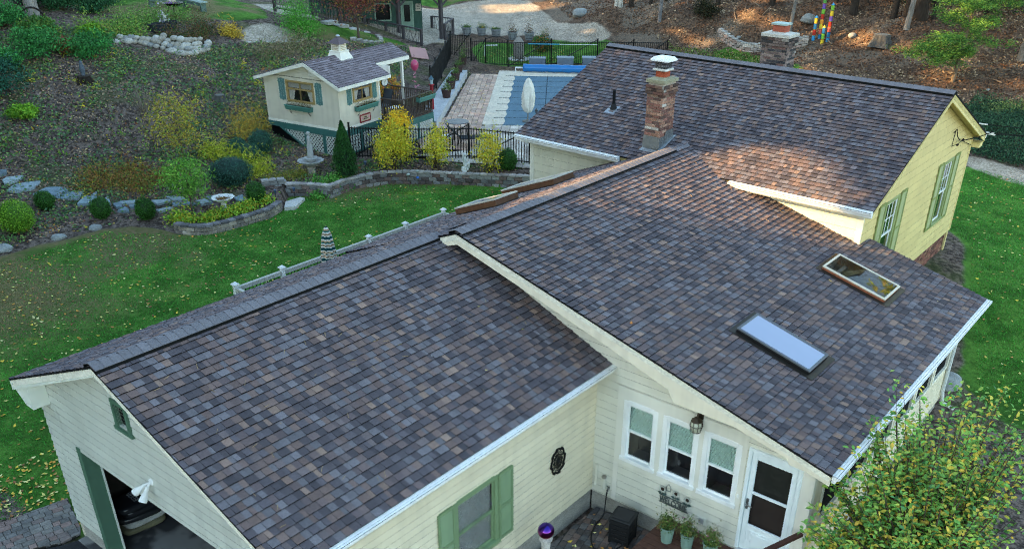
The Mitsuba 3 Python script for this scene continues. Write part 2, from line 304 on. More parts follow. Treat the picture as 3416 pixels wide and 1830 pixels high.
PAL = np.array([s('#4b474d'), s('#413f46'), s('#58545b'), s('#6c6a70'), s('#77747a'), s('#74696a'), s('#6c5d5c'), s('#725f5a'), s('#7a665f'), s('#8f776b'), s('#9a8172'), s('#5f5355')])
PW = np.array([.15, .08, .13, .13, .08, .06, .11, .10, .07, .03, .012, .048])
PAL = PAL * .65 + (PAL * PW[:, None]).sum(0) / PW.sum() * .24

def shingles(O, A, D, clip, seed, e=.143, keep=None, into=None, pal=PAL, tw=(.075, .175), pw=PW):
    """laminated shingles: O corner at the ridge, A along, D down the slope, clip polygon in (a, d). Returns list of (centre, verts, faces, colours)"""
    g = rng(seed); O, A, D = (np.array(q, float) for q in (O, A, D)); A /= np.linalg.norm(A); D /= np.linalg.norm(D); N = np.cross(A, D)
    if N[2] < 0: N = -N
    prepare(clip); a0, d0, a1, d1 = clip.bounds; out = []
    nr = int((d1 - d0) / e) + 1; last = None
    for i in range(nr):
        dd = d1 - i * e; a = a0 - g.uniform(0, .3); hi = False; wob = g.normal() * .0015
        while a < a1:
            w = g.uniform(*tw); hi = not hi
            if not hi: w *= .85
            c = pal[g.choice(len(pal), p=pw)] * g.uniform(.84, 1.14)
            R = sbox(a + .0015, dd - e, a + w - .0015, dd)
            if clip.contains(R): P = R
            else:
                P = clip.intersection(R)
                if P.geom_type != 'Polygon' or P.area < .002: a += w; continue
            b = P.bounds; h = .025 if hi else .017
            if len(P.exterior.coords) == 5:
                cs = np.array(P.exterior.coords)[:4]
            else: cs = np.array(P.exterior.coords)[:-1]
            n = len(cs); t = np.clip((dd - cs[:, 1]) / e, 0, 1)
            top = O + cs[:, :1] * A + (cs[:, 1:] + wob) * D + N * (h * (1 - t) + .003 * t)[:, None]
            bot = O + cs[:, :1] * A + (cs[:, 1:] + wob) * D + N * -.004
            v = np.vstack([top, top, bot]); k = np.arange(n); f = [[0, j, j + 1] for j in range(1, n - 1)]
            f += [[n + j, 2 * n + j, 2 * n + (j + 1) % n] for j in k] + [[n + j, 2 * n + (j + 1) % n, n + (j + 1) % n] for j in k]
            f = np.array(f)
            if np.cross(top[1] - top[0], top[2] - top[0]) @ N < 0: f = f[:, ::-1]
            out.append((top.mean(0), v, f, np.vstack([np.repeat(c[None], n, 0), np.repeat(c[None] * .06, 2 * n, 0)])))
            a += w
    return out

all_sh = []
def roof(name, O, A, D, clip, seed, under=TRIM, thick=.13, **kw):
    """roof deck with its shingles; kept for the choice of the largest"""
    O, A, D = (np.array(q, float) for q in (O, A, D)); A /= np.linalg.norm(A); D /= np.linalg.norm(D); N = np.cross(A, D)
    if N[2] < 0: N = -N
    fr = (O - N * .006, A, D, N); m = MB(fr)
    for gpoly in getattr(clip, 'geoms', [clip]): m.flat(gpoly, -.02, 0, s('#1e1e20'))
    if thick: m.flat(clip.buffer(-.015), -thick, -.021, under)
    key = m.put(H + '__roof', 'matte')
    for x in shingles(O, A, D, clip, seed, **kw): all_sh.append((key, x))
    return key

# garage
zf = .40
fG = frame((-7.1, 0, 0), (0, -1, 0))
gable = Polygon([(-7.06, zf), (-7.06, zg(7.06) - .17), (-G_YR, G_ZR - .17), (0, zg(0) - .17), (0, zf)])
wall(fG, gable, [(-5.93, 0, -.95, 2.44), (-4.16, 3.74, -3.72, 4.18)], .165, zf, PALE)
fS = frame((-7.1, 0, 0), (1, 0, 0))
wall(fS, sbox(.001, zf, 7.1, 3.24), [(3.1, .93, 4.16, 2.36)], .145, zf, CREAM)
MB(frame((-.12, 0, 0), (0, -1, 0))).prism(gable.buffer(-.03), 0, .1, s('#6b675c')).put(H + '__wall', 'paint')
m = MB(); m.box(-7.08, .1, 6.94, 7.06, .0, 3.5, CREAM); m.put(H + '__wall', 'paint')
for q in ((-7.06, 0, .02, .14), (-7.08, -6.96, 5.96, 7.05), (-7.08, -6.96, .03, .92), (.02, .14, -4.38, .0)): MB().box(*q, -.2, zf, CONC).put(H + '__foundation', 'stone')
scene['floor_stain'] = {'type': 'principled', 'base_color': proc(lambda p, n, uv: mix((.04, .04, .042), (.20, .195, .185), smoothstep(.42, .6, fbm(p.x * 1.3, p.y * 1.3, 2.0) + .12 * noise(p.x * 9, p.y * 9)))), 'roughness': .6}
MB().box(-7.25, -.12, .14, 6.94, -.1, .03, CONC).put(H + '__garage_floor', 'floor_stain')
m = MB(fG); m.box(-6.05, -5.92, -.03, .0, .03, 2.5, DGREEN); m.box(-5.945, -5.925, .0, .25, .03, 2.44, DGREEN); m.box(-.95, -.83, -.03, .0, .03, 2.5, DGREEN)
m.box(-5.93, -.95, -.012, .14, 2.44, 2.47, TRIM); m.box(-5.924, -5.90, .23, .26, .03, 2.44, s('#c9cdc4')); m.put(H + '__garage_door_frame', 'paint')
MB().box(-6.95, -.2, 6.90, 6.935, .03, 3.2, s('#2d2a26')).put(H + '__added_dark_lining', 'matte')  # dark sheet added over the cream inner wall so the garage looks dim
# overhead door, rolled up under the ceiling
m = MB()
for i in range(4): m.box(-6.3 + i * .62, -5.7 + i * .62, 1.0, 5.85, 2.62, 2.66, s('#cfd0c6'))
m.put(H + '__garage_door', 'paint')
# gable vent
m = MB(fG); m.box(-4.16, -4.09, -.05, .02, 3.70, 4.22, DGREEN); m.box(-3.79, -3.72, -.05, .02, 3.70, 4.22, DGREEN); m.box(-4.09, -3.79, -.05, .02, 4.15, 4.22, DGREEN); m.box(-4.2, -3.68, -.06, .02, 3.66, 3.72, DGREEN)
k = m.put(H + '__gable_vent', 'paint')
for i in range(6):
    MB(fG).add(np.array([[x, y, z] for x in (-4.09, -3.79) for y, z in ((-.035, 3.735 + i * .07), (-.03, 3.725 + i * .07), (.03, 3.80 + i * .07), (.035, 3.79 + i * .07))]), [[0, 1, 2], [1, 3, 2], [4, 6, 5], [5, 6, 7], [0, 4, 1], [1, 4, 5], [2, 3, 6], [3, 7, 6]], s('#9db09a')).put(k + '__louver', 'paint')
MB(fG).box(-4.1, -3.78, .04, .05, 3.7, 4.2, DARK).put(k + '__screen', 'matte')

# middle wing
low0 = lambda y: (y, zm(y) - .17)
fM = frame((0, 0, 0), (0, -1, 0))
mid = Polygon([(-M_YR, M_ZR - .18), (4.4, zm(-4.4) - .18), (4.4, .36), (.0, .36), (0, zg(0) - .3), (-M_YR, zg(M_YR) - .2)])
WINS = [(.672, 1.378), (1.529, 2.235), (2.371, 3.077)]
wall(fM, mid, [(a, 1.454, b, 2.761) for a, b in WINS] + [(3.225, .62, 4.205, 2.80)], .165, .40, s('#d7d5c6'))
# flat trim panel round the windows and corner boards
m = MB(fM)
pan = Polygon([(.50, 1.30), (.50, 3.02), (3.19, 3.02), (3.19, 1.30)]).difference(unary_union([sbox(a, 1.454, b, 2.761) for a, b in WINS])).intersection(mid)
m.prism(pan, -.026, -.02, s('#dbd9cc')); m.box(.50, .60, -.03, -.021, .40, 1.3, s('#dddace')); m.box(4.21, 4.40, -.03, -.0205, .40, 2.95, s('#dddace')); m.box(4.38, 4.43, -.03, .1, .4, 3.0, s('#dddace'))
m.put(H + '__trim_board', 'paint')
fE = frame((0, -4.4, 0), (1, 0, 0))
EW = [(.5 + i * 1.26, 1.62 + i * 1.26) for i in range(6)]
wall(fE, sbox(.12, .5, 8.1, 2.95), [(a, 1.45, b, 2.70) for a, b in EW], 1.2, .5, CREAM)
MB().box(.12, 8.1, -4.36, -4.25, -.2, .5, CONC).put(H + '__foundation', 'stone')
MB((np.array([8.0, 0, 0]), np.array([0, 1., 0]), np.array([1., 0, 0]), np.array([0, 0, 1.]))).prism(Polygon([(-4.3, -.2), (-1.9, -.2), low0(-1.9), low0(-4.3)]), 0, .1, CREAM).put(H + '__wall', 'paint')

# main wing
fB = frame((0, -1.95, 0), (1, 0, 0))
gab = Polygon([(7.64, 1.97), (7.64, zn(7.64) - .17), (N_X, N_Z - .17), (15.93, zn(15.93) - .17), (15.93, 1.97)])
GW = [(9.03, 9.97), (13.48, 14.36)]
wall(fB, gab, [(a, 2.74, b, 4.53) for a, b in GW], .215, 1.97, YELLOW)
fW = frame((7.64, 0, 0), (0, -1, 0))
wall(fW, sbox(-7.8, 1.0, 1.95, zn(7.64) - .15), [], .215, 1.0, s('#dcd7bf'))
for q, cc in (((7.60, 7.66, -1.965, -1.83, 3.4, 4.72), TRIM), ((7.60, 7.66, 7.68, 7.815, 1.0, 4.72), TRIM), ((15.86, 15.95, -1.975, -1.93, 1.97, 4.72), YELLOW)): MB().box(*q, cc).put(H + '__corner_board', 'paint')
m = MB(); m.box(15.81, 15.93, -1.94, 7.8, .8, 4.7, YELLOW); m.box(7.64, 15.93, 7.68, 7.8, .8, 4.7, s('#dcd7bf'))
m.prism(gab, 7.66, 7.79, s('#dcd7bf')); m.put(H + '__wall', 'paint')
# foundation of the main wing, bricks
def bricks(parent, fr, u0, u1, z0, z1, pal, g, bl=.2, bh=.067, j=.010, proud=.012, depth=.09, bond=.5, drop=.0, put=True, name='__brick', holes=None):
    n = int(round((z1 - z0) / (bh + j)))
    for r in range(n):
        zb = z0 + r * (bh + j); u = u0 - (bond * bl if r % 2 else 0)
        while u < u1 - .02:
            a, b = max(u, u0), min(u + bl, u1); u += bl + j
            if b - a < .02 or g.random() < drop: continue
            pr_ = proud * g.uniform(.5, 1.4)
            MB(fr).bev(a, b, -pr_, depth, zb, zb + bh, .004, pal[g.integers(len(pal))] * g.uniform(.8, 1.2)).put(parent + name, 'stone')
k = MB().box(7.7, 15.88, -1.88, -1.75, .2, 1.965, s('#77716a')).put(H + '__foundation', 'stone')
g = rng(5)
BR = [s('#7b5146'), s('#6b4a40'), s('#84594a'), s('#5c4139'), s('#8d6a55')]
bricks(k, frame((0, -1.88, 0), (1, 0, 0)), 12.6, 15.88, 1.15, 1.95, BR, g)

# roofs: 'a' runs along the ridge, 'd' down the slope
dl = lambda sl: 1 / math.cos(math.atan(sl))
gr = (G_YR + .335) * dl(G_S)
DR = lambda sl: (0, -1, -sl); DL = lambda sl: (0, 1, -sl)
roof('g', (G_X, G_YR, G_ZR), (1, 0, 0), DR(G_S), sbox(0, 0, -G_X - .02, gr), 1)
roof('g', (G_X, G_YR, G_ZR), (1, 0, 0), DL(G_SL), sbox(0, 0, -G_X + .5, (7.13 - G_YR) * dl(G_SL)), 2)
k1 = dl(M_S); lw = (M_YR - M_YE) * k1; yv = (M_YR + 1.98) * k1
SKYR = [(5.58, -3.34, 6.50, -1.90), (1.66, -3.40, 2.50, -1.90)]
holesR = [sbox(a - M_X, (M_YR - y1) * k1, b - M_X, (M_YR - y0) * k1) for a, y0, b, y1 in SKYR]
roof('m', (M_X, M_YR, M_ZR), (1, 0, 0), DR(M_S), Polygon([(0, 0), (8.75, 0), (8.2, yv - .02), (M_XR - M_X, yv + .02), (M_XR - M_X, lw), (0, lw)]).difference(unary_union(holesR)), 3)
k2 = dl(M_SL)
SKYL = [(2.72, 4.85, 3.55, 6.15), (4.78, 4.75, 5.62, 6.45)]
holesL = [sbox(a - M_X, (y0 - M_YR) * k2, b - M_X, (y1 - M_YR) * k2) for a, y0, b, y1 in SKYL]
roof('m', (M_X, M_YR, M_ZR), (1, 0, 0), DL(M_SL), Polygon([(0, 0), (8.7, 0), (8.05, 4.2 * k2), (8.05, (7.05 - M_YR) * k2), (.46, (7.05 - M_YR) * k2), (.46, .75), (0, .75)]).difference(unary_union(holesL)), 4)
k3_ = dl(N_S); nl = (N_X - N_XE) * k3_
CH1 = (7.76, 3.66, 8.38, 4.12)
roof('n', (N_X, N_Y0, N_Z), (0, -1, 0), (-1, 0, -N_S), sbox(0, 0, N_Y0 - N_Y1, nl), 5, under=s('#b9aa74'))
roof('n', (N_X, N_Y0, N_Z), (0, -1, 0), (1, 0, -N_S), sbox(0, 0, N_Y0 - N_Y1, nl), 6, under=s('#b9aa74'))
# the 300 shingles nearest the camera are pieces of their own, the rest one cover per roof
all_sh.sort(key=lambda x: np.linalg.norm(x[1][0] - CAM) if x[0] == H + '__roof' else 1e3)
for key, x in all_sh[:300]: MB().add(x[1], x[2], x[3]).put(key + '__shingle', 'shingle')
cover = {}
for key, x in all_sh[300:]: cover.setdefault(key, MB()).add(x[1], x[2], x[3])
for key, m in cover.items(): tag(m.put(key + '__shingle_cover', 'shingle', number=False), None, kind='stuff')

def ridge(p0, p1, sl0, sl1, seed, vent=True, w=.17):
    """vented ridge: dark vent strip and bent cap shingles, one piece each; sl0, sl1 slopes to the right and left of p0->p1"""
    p0, p1 = np.array(p0, float), np.array(p1, float); L = np.linalg.norm(p1 - p0); fr = frame(p0, p1 - p0); g = rng(seed)
    q = lambda y, z0: z0 - (sl0 if y < 0 else sl1) * abs(y)
    lift = .052 if vent else .012
    if vent:
        v = [[x, y, q(y, z)] for x in (0, L) for y, z in ((-w - .005, .0), (-w - .005, lift), (0, lift), (w + .005, lift), (w + .005, .0), (0, 0))]
        i = np.arange(6); f = [[a, (a + 1) % 6, (a + 1) % 6 + 6, a + 6] for a in i]
        key = MB(fr).add(v, f, BLACK).put(H + '__ridge_vent', 'matte')
    else: key = MB(fr).bar((0, 0, -.03), (L, 0, -.03), .05, .03, BLACK).put(H + '__ridge_vent', 'matte')
    x = 0.0; i = 0
    while x < L - .02:
        b = min(x + .15, L); c = s('#6d6b70') * g.uniform(.9, 1.1)
        za, zb = lift + .012, lift + .004
        v = []
        for xx, z in ((x, za), (b, zb)):
            for y in (-w, -.05, 0, .05, w): v.append([xx, y, q(y, z) - (.006 if y == 0 else 0)])
        v += [[xx, y, zz - .012] for xx, y, zz in v]
        f = []
        for k in range(4): f += [[k, k + 5, k + 6, k + 1], [10 + k, 11 + k, 16 + k, 15 + k], [k, k + 1, k + 11, k + 10], [k + 5, k + 15, k + 16, k + 6]]
        f += [[0, 10, 15, 5], [4, 9, 19, 14]]
        MB(fr).add(v, f, c).put(key + '__cap_shingle', 'shingle'); x = b
    return key
ridge((G_X - .01, G_YR, G_ZR + .01), (-.36, G_YR, G_ZR + .01), G_S, G_SL, 11)
ridge((M_X - .01, M_YR, M_ZR + .01), (7.45, M_YR, M_ZR + .01), M_S, M_SL, 12)
ridge((7.46, M_YR, M_ZR), (8.3, M_YR, M_ZR), M_S, M_SL, 13, vent=False)
ridge((N_X, N_Y0, N_Z + .01), (N_X, N_Y1, N_Z + .01), N_S, N_S, 14)

# rake boards, soffits and returns
def fascia(pts, x0, x1, col=TRIM):
    """board in the (y, z) plane between x0 and x1"""
    MB((np.array([x0, 0, 0.]), np.array([0, 1., 0]), np.array([1., 0, 0]), np.array([0, 0, 1.]))).prism(Polygon(pts), 0, x1 - x0, col).put(H + '__rake_board', 'paint')
o_ = .035
fascia([(G_YR, G_ZR - o_), (-.33, zg(-.33) - o_), (-.33, zg(-.33) - .16), (G_YR, G_ZR - .17), (7.18, zg(7.18) - .22), (7.18, zg(7.18) - o_)], G_X + .02, G_X + .05, s('#dfe3d6'))
fascia([(7.18, zg(7.18) - .05), (7.18, zg(7.18) - .18), (6.86, zg(7.18) - .42), (6.60, zg(7.18) - .42), (6.60, zg(6.6) - .2), (6.9, zg(6.9) - .2)], G_X + .055, G_X + .34, s('#dfe3d6'))
low = lambda y, d: (y, zm(y) - d)
fascia([low(M_YR, o_), low(M_YE + .02, o_), low(M_YE + .02, .22), low(-4.42, .22), low(-4.09, .29), low(-4.03, .21), low(-3.05, .26), low(-1.90, .55), low(-1.77, .37), low(-.5, .31), low(1.5, .27), low(M_YR, .24), low(4.25, .2), low(4.25, o_)], M_X + .02, M_X + .05, s('#e6ddc6'))
m = MB((np.zeros(3), np.array([0, 1., 0]), np.array([1., 0, 0]), np.array([0, 0, 1.])))
m.prism(Polygon([low(M_YR, .19), low(M_YE + .05, .19), low(M_YE + .05, .205), low(M_YR, .205)]), M_X + .05, 0.0, s('#e2dfc8')); m.put(H + '__soffit', 'paint')
fascia([low(8.2 * 0 - 1.99, .02), low(M_YE + .02, .02), low(M_YE + .02, .2), low(-1.99, .2)], M_XR - .05, M_XR - .02)
m = MB((np.array([0, N_Y1, 0.]), np.array([1., 0, 0]), np.array([0, 1., 0]), np.array([0, 0, 1.])))
for sgn in (1,):
    m.prism(Polygon([(N_X, N_Z - o_), (16.28, zn(16.28) - o_), (16.28, zn(16.28) - .22), (N_X, N_Z - .22)]), .02, .05, s('#dccb8e'))
    m.prism(Polygon([(N_X, N_Z - o_), (7.29, zn(7.29) - o_), (7.29, zn(7.29) - .2), (N_X, N_Z - .2)]), .02, .05, s('#dccb8e'))
m.put(H + '__rake_board', 'paint')
m = MB(); m.box(15.93, 16.28, -2.2, 7.8, zn(16.28) - .24, zn(16.28) - .21, s('#c9b878')); m.box(7.29, 7.64, -2.17, 7.9, zn(7.29) - .20, zn(7.29) - .17, TRIM)
m.box(15.95, 16.27, -2.19, -1.96, zn(16.28) - .36, zn(16.28) - .245, s('#dccb8e')); m.put(H + '__soffit', 'paint')
m = MB(); m.box(-7.4, -.46, -.30, -.0, 3.19, 3.21, TRIM); m.put(H + '__soffit', 'paint')

def gutter(p0, p1, out, guard=True):
    """white gutter with a slotted guard; p0, p1 on the roof edge, out points away from the house"""
    p0, p1 = np.array(p0, float), np.array(p1, float); L = np.linalg.norm(p1 - p0); x = (p1 - p0) / L; y = np.array(out, float); y /= np.linalg.norm(y)
    fr = (p0, x, y, np.array([0, 0, 1.])); a = [(.0, .0), (.0, -.12), (.06, -.125), (.085, -.06), (.125, -.035), (.128, -.012), (.118, -.008)]
    v = [[l, q[0], q[1]] for l in (0, L) for q in a]; n = len(a)
    f = [[i, (i + 1) % n, (i + 1) % n + n, i + n] for i in range(n)]; fc = [[0, i, i + 1] for i in range(1, n - 1)]
    m = MB(fr).add(v, f, WHITE); m.add(v[:n], fc, WHITE); m.add(v[n:], fc, WHITE); key = m.put(H + '__gutter', 'paint')
    for i, (y0, y1) in enumerate(((-.02, .033), (.041, .078), (.086, .121)) if guard else ()):
        xx = 0
        while xx < L:
            b = min(xx + 1.2, L); MB(fr).box(xx + .002, b - .002, y0, y1, .012 - .10 * y0, .018 - .10 * y0, WHITE).put(key + '__guard_strip', 'paint'); xx = b
    MB(fr).box(.01, L - .01, .0, .12, -.02, -.003, s('#26282a')).put(key + '__trough', 'matte')
    return key
gutter((-7.42, -.32, zg(-.33) - .015), (.0 - .02, -.32, zg(-.33) - .015), (0, -1, 0))
gutter((M_X + .03, M_YE - .0, zm(M_YE) - .015), (M_XR, M_YE, zm(M_YE) - .015), (0, -1, 0))
gutter((N_XE, 8.06, zn(N_XE) - .015), (N_XE, 4.52, zn(N_XE) - .015), (-1, 0, 0))
gutter((N_XE, 1.30, zn(N_XE) - .015), (N_XE, -2.24, zn(N_XE) - .015), (-1, 0, 0))
gutter((-7.42, 7.10, zg(7.14) - .05), (.4, 7.10, zg(7.14) - .05), (0, 1, 0), False)
gutter((16.3, 8.0, zn(16.3) - .015), (16.3, -2.22, zn(16.3) - .015), (1, 0, 0))
m = MB(); m.tube([(8.0, -4.62, 2.95), (8.0, -4.5, 2.75), (8.0, -4.46, 2.5), (8.0, -4.46, .75), (8.02, -4.52, .45), (8.05, -4.8, .36)], .045, 8, s('#cfd3cf')); m.put(H + '__downspout', 'paint')

# windows: outer trim, two sashes, panes, blind
def window(fr, u0, u1, z0, z1, trim, sash, blind=None, tw=.07, grid=None, room=.5, y0=-.035, split=.5):
    m = MB(fr)
    m.bev(u0 - .02, u0 + tw, y0, .05, z0, z1, .006, trim); m.bev(u1 - tw, u1 + .02, y0, .05, z0, z1, .006, trim); m.bev(u0 + tw, u1 - tw, y0, .05, z1 - tw, z1 + .02, .006, trim); m.bev(u0 - .04, u1 + .04, y0 - .03, .05, z0 - .03, z0 + tw * .8, .006, trim)
    a, b, c, d = u0 + tw, u1 - tw, z0 + tw * .8, z1 - tw; mz = c + (d - c) * split
    for (zb, zt, y) in ((mz - .02, d, .0), (c, mz + .02, .025)):
        m.box(a, a + .035, y, y + .025, zb, zt, sash); m.box(b - .035, b, y, y + .025, zb, zt, sash); m.box(a + .035, b - .035, y, y + .025, zb, zb + .04, sash); m.box(a + .035, b - .035, y, y + .025, zt - .04, zt, sash)
    if grid:
        nx, nz = grid
        for (zb, zt, y) in ((mz + .02, d - .04, .004),):
            for i in range(1, nx): x = a + .035 + (b - a - .07) * i / nx; m.box(x - .01, x + .01, y, y + .012, zb, zt, sash)
            for i in range(1, nz): z = zb + (zt - zb) * i / nz; m.box(a + .035, b - .035, y + .001, y + .011, z - .01, z + .01, sash)
    key = m.put(H + '__window', 'paint')
    for (zb, zt, y) in ((mz + .02, d - .04, .012), (c + .04, mz - .02, .037)):
        scene[fresh(key + '__pane')] = mikit.ply(trimesh.Trimesh(fr[0] + np.array([[a + .035, y, zb], [b - .035, y, zb], [b - .035, y, zt], [a + .035, y, zt]]) @ np.array(fr[1:]), [[0, 1, 2], [0, 2, 3]], process=False), 'window_glass')
    if blind:
        n = int((d - blind[1]) / .026); mm = MB(fr)
        for i in range(n):
            z = d - .02 - i * .026; mm.add([[a + .02, .055, z], [b - .02, .055, z], [b - .02, .068, z - .0255], [a + .02, .068, z - .0255]], [[0, 1, 2, 3]], blind[0])
        tag(mm.put(key + '__blind', 'paint'), None, kind='stuff')
    mm = MB(fr)
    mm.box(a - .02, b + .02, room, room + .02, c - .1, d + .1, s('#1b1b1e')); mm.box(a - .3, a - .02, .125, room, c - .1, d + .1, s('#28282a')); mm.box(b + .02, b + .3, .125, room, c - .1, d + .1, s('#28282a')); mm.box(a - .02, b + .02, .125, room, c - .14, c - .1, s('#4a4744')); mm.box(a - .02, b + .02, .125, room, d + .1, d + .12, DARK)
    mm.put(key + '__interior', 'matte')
    return key
for a, b in WINS: window(fM, a, b, 1.454, 2.761, WHITE, WHITE, (s('#cdeee4'), 2.09))
window(fS, 3.1, 4.16, .93, 2.36, GREEN, GREEN, (s('#d5dcdc'), 1.0), room=.35)
for a, b in GW: window(fB, a, b, 2.74, 4.53, s('#8c9866'), WHITE, None, grid=(3, 2))
for a, b in EW:
    m = MB(fE)
    for u0, u1, v0, v1 in ((a - .02, a + .06, 1.40, 2.75), (b - .06, b + .02, 1.40, 2.75), (a + .06, b - .06, 1.40, 1.47), (a + .06, b - .06, 2.68, 2.75)): m.box(u0, u1, -.035, .05, v0, v1, s('#e6e2cf'))
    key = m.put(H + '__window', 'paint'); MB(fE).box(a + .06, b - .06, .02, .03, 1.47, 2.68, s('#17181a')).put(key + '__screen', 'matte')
def shutter(fr, u0, u1, z0, z1, col):
    m = MB(fr); w = .045
    m.box(u0, u0 + w, -.05, -.021, z0, z1, col); m.box(u1 - w, u1, -.05, -.021, z0, z1, col)
    for z in (z0, z0 + (z1 - z0) * .48, z1 - w): m.box(u0 + w, u1 - w, -.049, -.021, z, z + w * 1.3, col)
    m.box(u0 + w, u1 - w, -.026, -.021, z0, z1, col * .5); key = m.put(H + '__shutter', 'paint')
    n = int((z1 - z0) / .038)
    for i in range(1, n - 1):
        z = z0 + (z1 - z0) * i / n
        MB(fr).add([[x, y, zz] for x in (u0 + w, u1 - w) for y, zz in ((-.046, z), (-.04, z - .006), (-.027, z + .028), (-.021, z + .022))], [[0, 1, 2], [1, 3, 2], [4, 6, 5], [5, 6, 7], [0, 4, 1], [1, 4, 5], [2, 3, 6], [3, 7, 6], [0, 2, 4], [2, 6, 4]], col * 1.05).put(key + '__slat', 'paint')
for a, b in ((2.70, 3.08), (4.18, 4.56)): shutter(fS, a, b, .93, 2.36, GREEN)
for a, b in ((8.55, 8.98), (10.02, 10.45), (12.98, 13.43), (14.41, 14.85)): shutter(fB, a, b, 2.70, 4.57, s('#808a52'))

# storm door
m = MB(fM); DW = s('#dfe8ea')
m.bev(3.225, 3.29, -.05, .06, .62, 2.80, .006, DW); m.bev(4.14, 4.215, -.05, .06, .62, 2.80, .006, DW); m.bev(3.29, 4.14, -.05, .06, 2.74, 2.80, .006, DW)
m.box(3.25, 4.2, -.08, .06, .57, .63, s('#b9b9b4')); key = m.put(H + '__door', 'paint')
m = MB(fM); D0, D1 = 3.30, 4.13
m.bev(D0, 3.395, -.03, .01, .64, 2.73, .005, DW); m.bev(4.035, D1, -.03, .01, .64, 2.73, .005, DW); m.bev(3.395, 4.035, -.03, .01, 2.60, 2.73, .005, DW); m.bev(3.395, 4.035, -.03, .01, 1.88, 1.93, .004, DW); m.bev(3.395, 4.035, -.03, .01, .64, 1.22, .005, DW)
m.bev(3.45, 3.98, -.045, -.028, .75, 1.12, .008, DW); m.bev(3.50, 3.93, -.055, -.043, .80, 1.07, .008, DW); m.put(key + '__leaf', 'paint')
for z0, z1 in ((1.22, 1.88), (1.93, 2.60)):
    scene[fresh(key + '__pane')] = mikit.ply(trimesh.Trimesh(fM[0] + np.array([[3.395, -.01, z0], [4.035, -.01, z0], [4.035, -.01, z1], [3.395, -.01, z1]]) @ np.array(fM[1:]), [[0, 1, 2], [0, 2, 3]], process=False), 'window_glass')
m = MB(fM); m.box(3.32, 3.36, -.06, -.03, 1.55, 1.76, s('#6d6f70')); m.tube([(3.34, -.06, 1.66), (3.34, -.09, 1.66), (3.40, -.1, 1.655), (3.45, -.09, 1.65)], .012, 8, s('#8a8c8c')); m.put(key + '__handle', 'metal')
m = MB(fM); m.box(3.3, 4.13, .08, .12, .6, 2.75, s('#23211f')); m.box(3.42, 4.0, .07, .078, 1.1, 1.8, s('#2b2522')); m.box(3.42, 4.0, .07, .078, 1.95, 2.6, s('#1b1a1a')); m.put(key + '__inner_door', 'paint')
# skylights
def skylight(x0, x1, y0, y1, sl, right, raise_=.11, rim=WHITE, curb=s('#8a5138'), glass=True, blind=False):
    zf_ = zm; N = np.array([0, -sl if right else sl, 1.]); N /= np.linalg.norm(N); D = np.array([0, -1., -sl]) if right else np.array([0, 1., -sl]); D /= np.linalg.norm(D)
    yt, yb = (y1, y0) if right else (y0, y1); L = abs(y1 - y0) * math.sqrt(1 + sl * sl); W = x1 - x0
    fr = (np.array([x0, yt, zm(yt)]), np.array([1., 0, 0]), D, N)
    m = MB(fr); t = .05
    for a, b, c, d in ((0, t, 0, L), (W - t, W, 0, L), (t, W - t, 0, t), (t, W - t, L - t, L)): m.bev(a, b, c, d, raise_ - .035, raise_, .005, rim)
    key = m.put(H + '__skylight', 'paint')
    m = MB(fr)
    for a, b, c, d in ((.01, .04, .01, L - .01), (W - .04, W - .01, .01, L - .01), (.04, W - .04, .01, .04), (.04, W - .04, L - .04, L - .01)): m.box(a, b, c, d, -.12, raise_ - .036, curb)
    m.put(key + '__curb', 'metal' if curb[0] < .1 else 'wood')
    v = fr[0] + np.array([[t, t, raise_ - .012], [W - t, t, raise_ - .012], [W - t, L - t, raise_ - .012], [t, L - t, raise_ - .012]]) @ np.array(fr[1:])
    scene[fresh(key + '__pane')] = mikit.ply(trimesh.Trimesh(v, [[0, 1, 2], [0, 2, 3]], process=False), 'skylight_glass' if not blind else 'coated_glass')
    m = MB(fr)
    for a, b, c, d in ((-.1, W + .1, L, L + .12), (-.1, 0, 0, L), (W, W + .1, 0, L), (-.1, W + .1, -.1, 0)): m.box(a, b, c, d, .026, .032, s('#3a352f'))
    m.put(key + '__flashing', 'metal')
    if blind:
        m = MB(fr); m.box(.02, .04, .02, L - .02, -.7, raise_ - .04, s('#8c8f88')); m.box(W - .04, W - .02, .02, L - .02, -.7, raise_ - .04, s('#8c8f88')); m.box(.04, W - .04, .02, .05, -.7, raise_ - .04, s('#8c8f88')); m.box(.04, W - .04, L - .05, L - .02, -.7, raise_ - .04, s('#8c8f88')); m.box(.02, W - .02, .02, L - .02, -.75, -.7, s('#5d6f68'))
        m.box(.06, W - .06, L * .15, L * .2, -.1, -.06, s('#b9b6a9')); m.put(key + '__shaft', 'matte')
    return key
skylight(*[SKYR[0][i] for i in (0, 2, 1, 3)], M_S, True, blind=True, rim=s('#c9c2b0'))
skylight(*[SKYR[1][i] for i in (0, 2, 1, 3)], M_S, True, rim=s('#5b5f64'), curb=s('#2c2d30'))
for q in SKYL: skylight(q[0], q[2], q[1], q[3], M_SL, False, raise_=.19, rim=s('#c9c2b2'), curb=s('#6b4a35'))

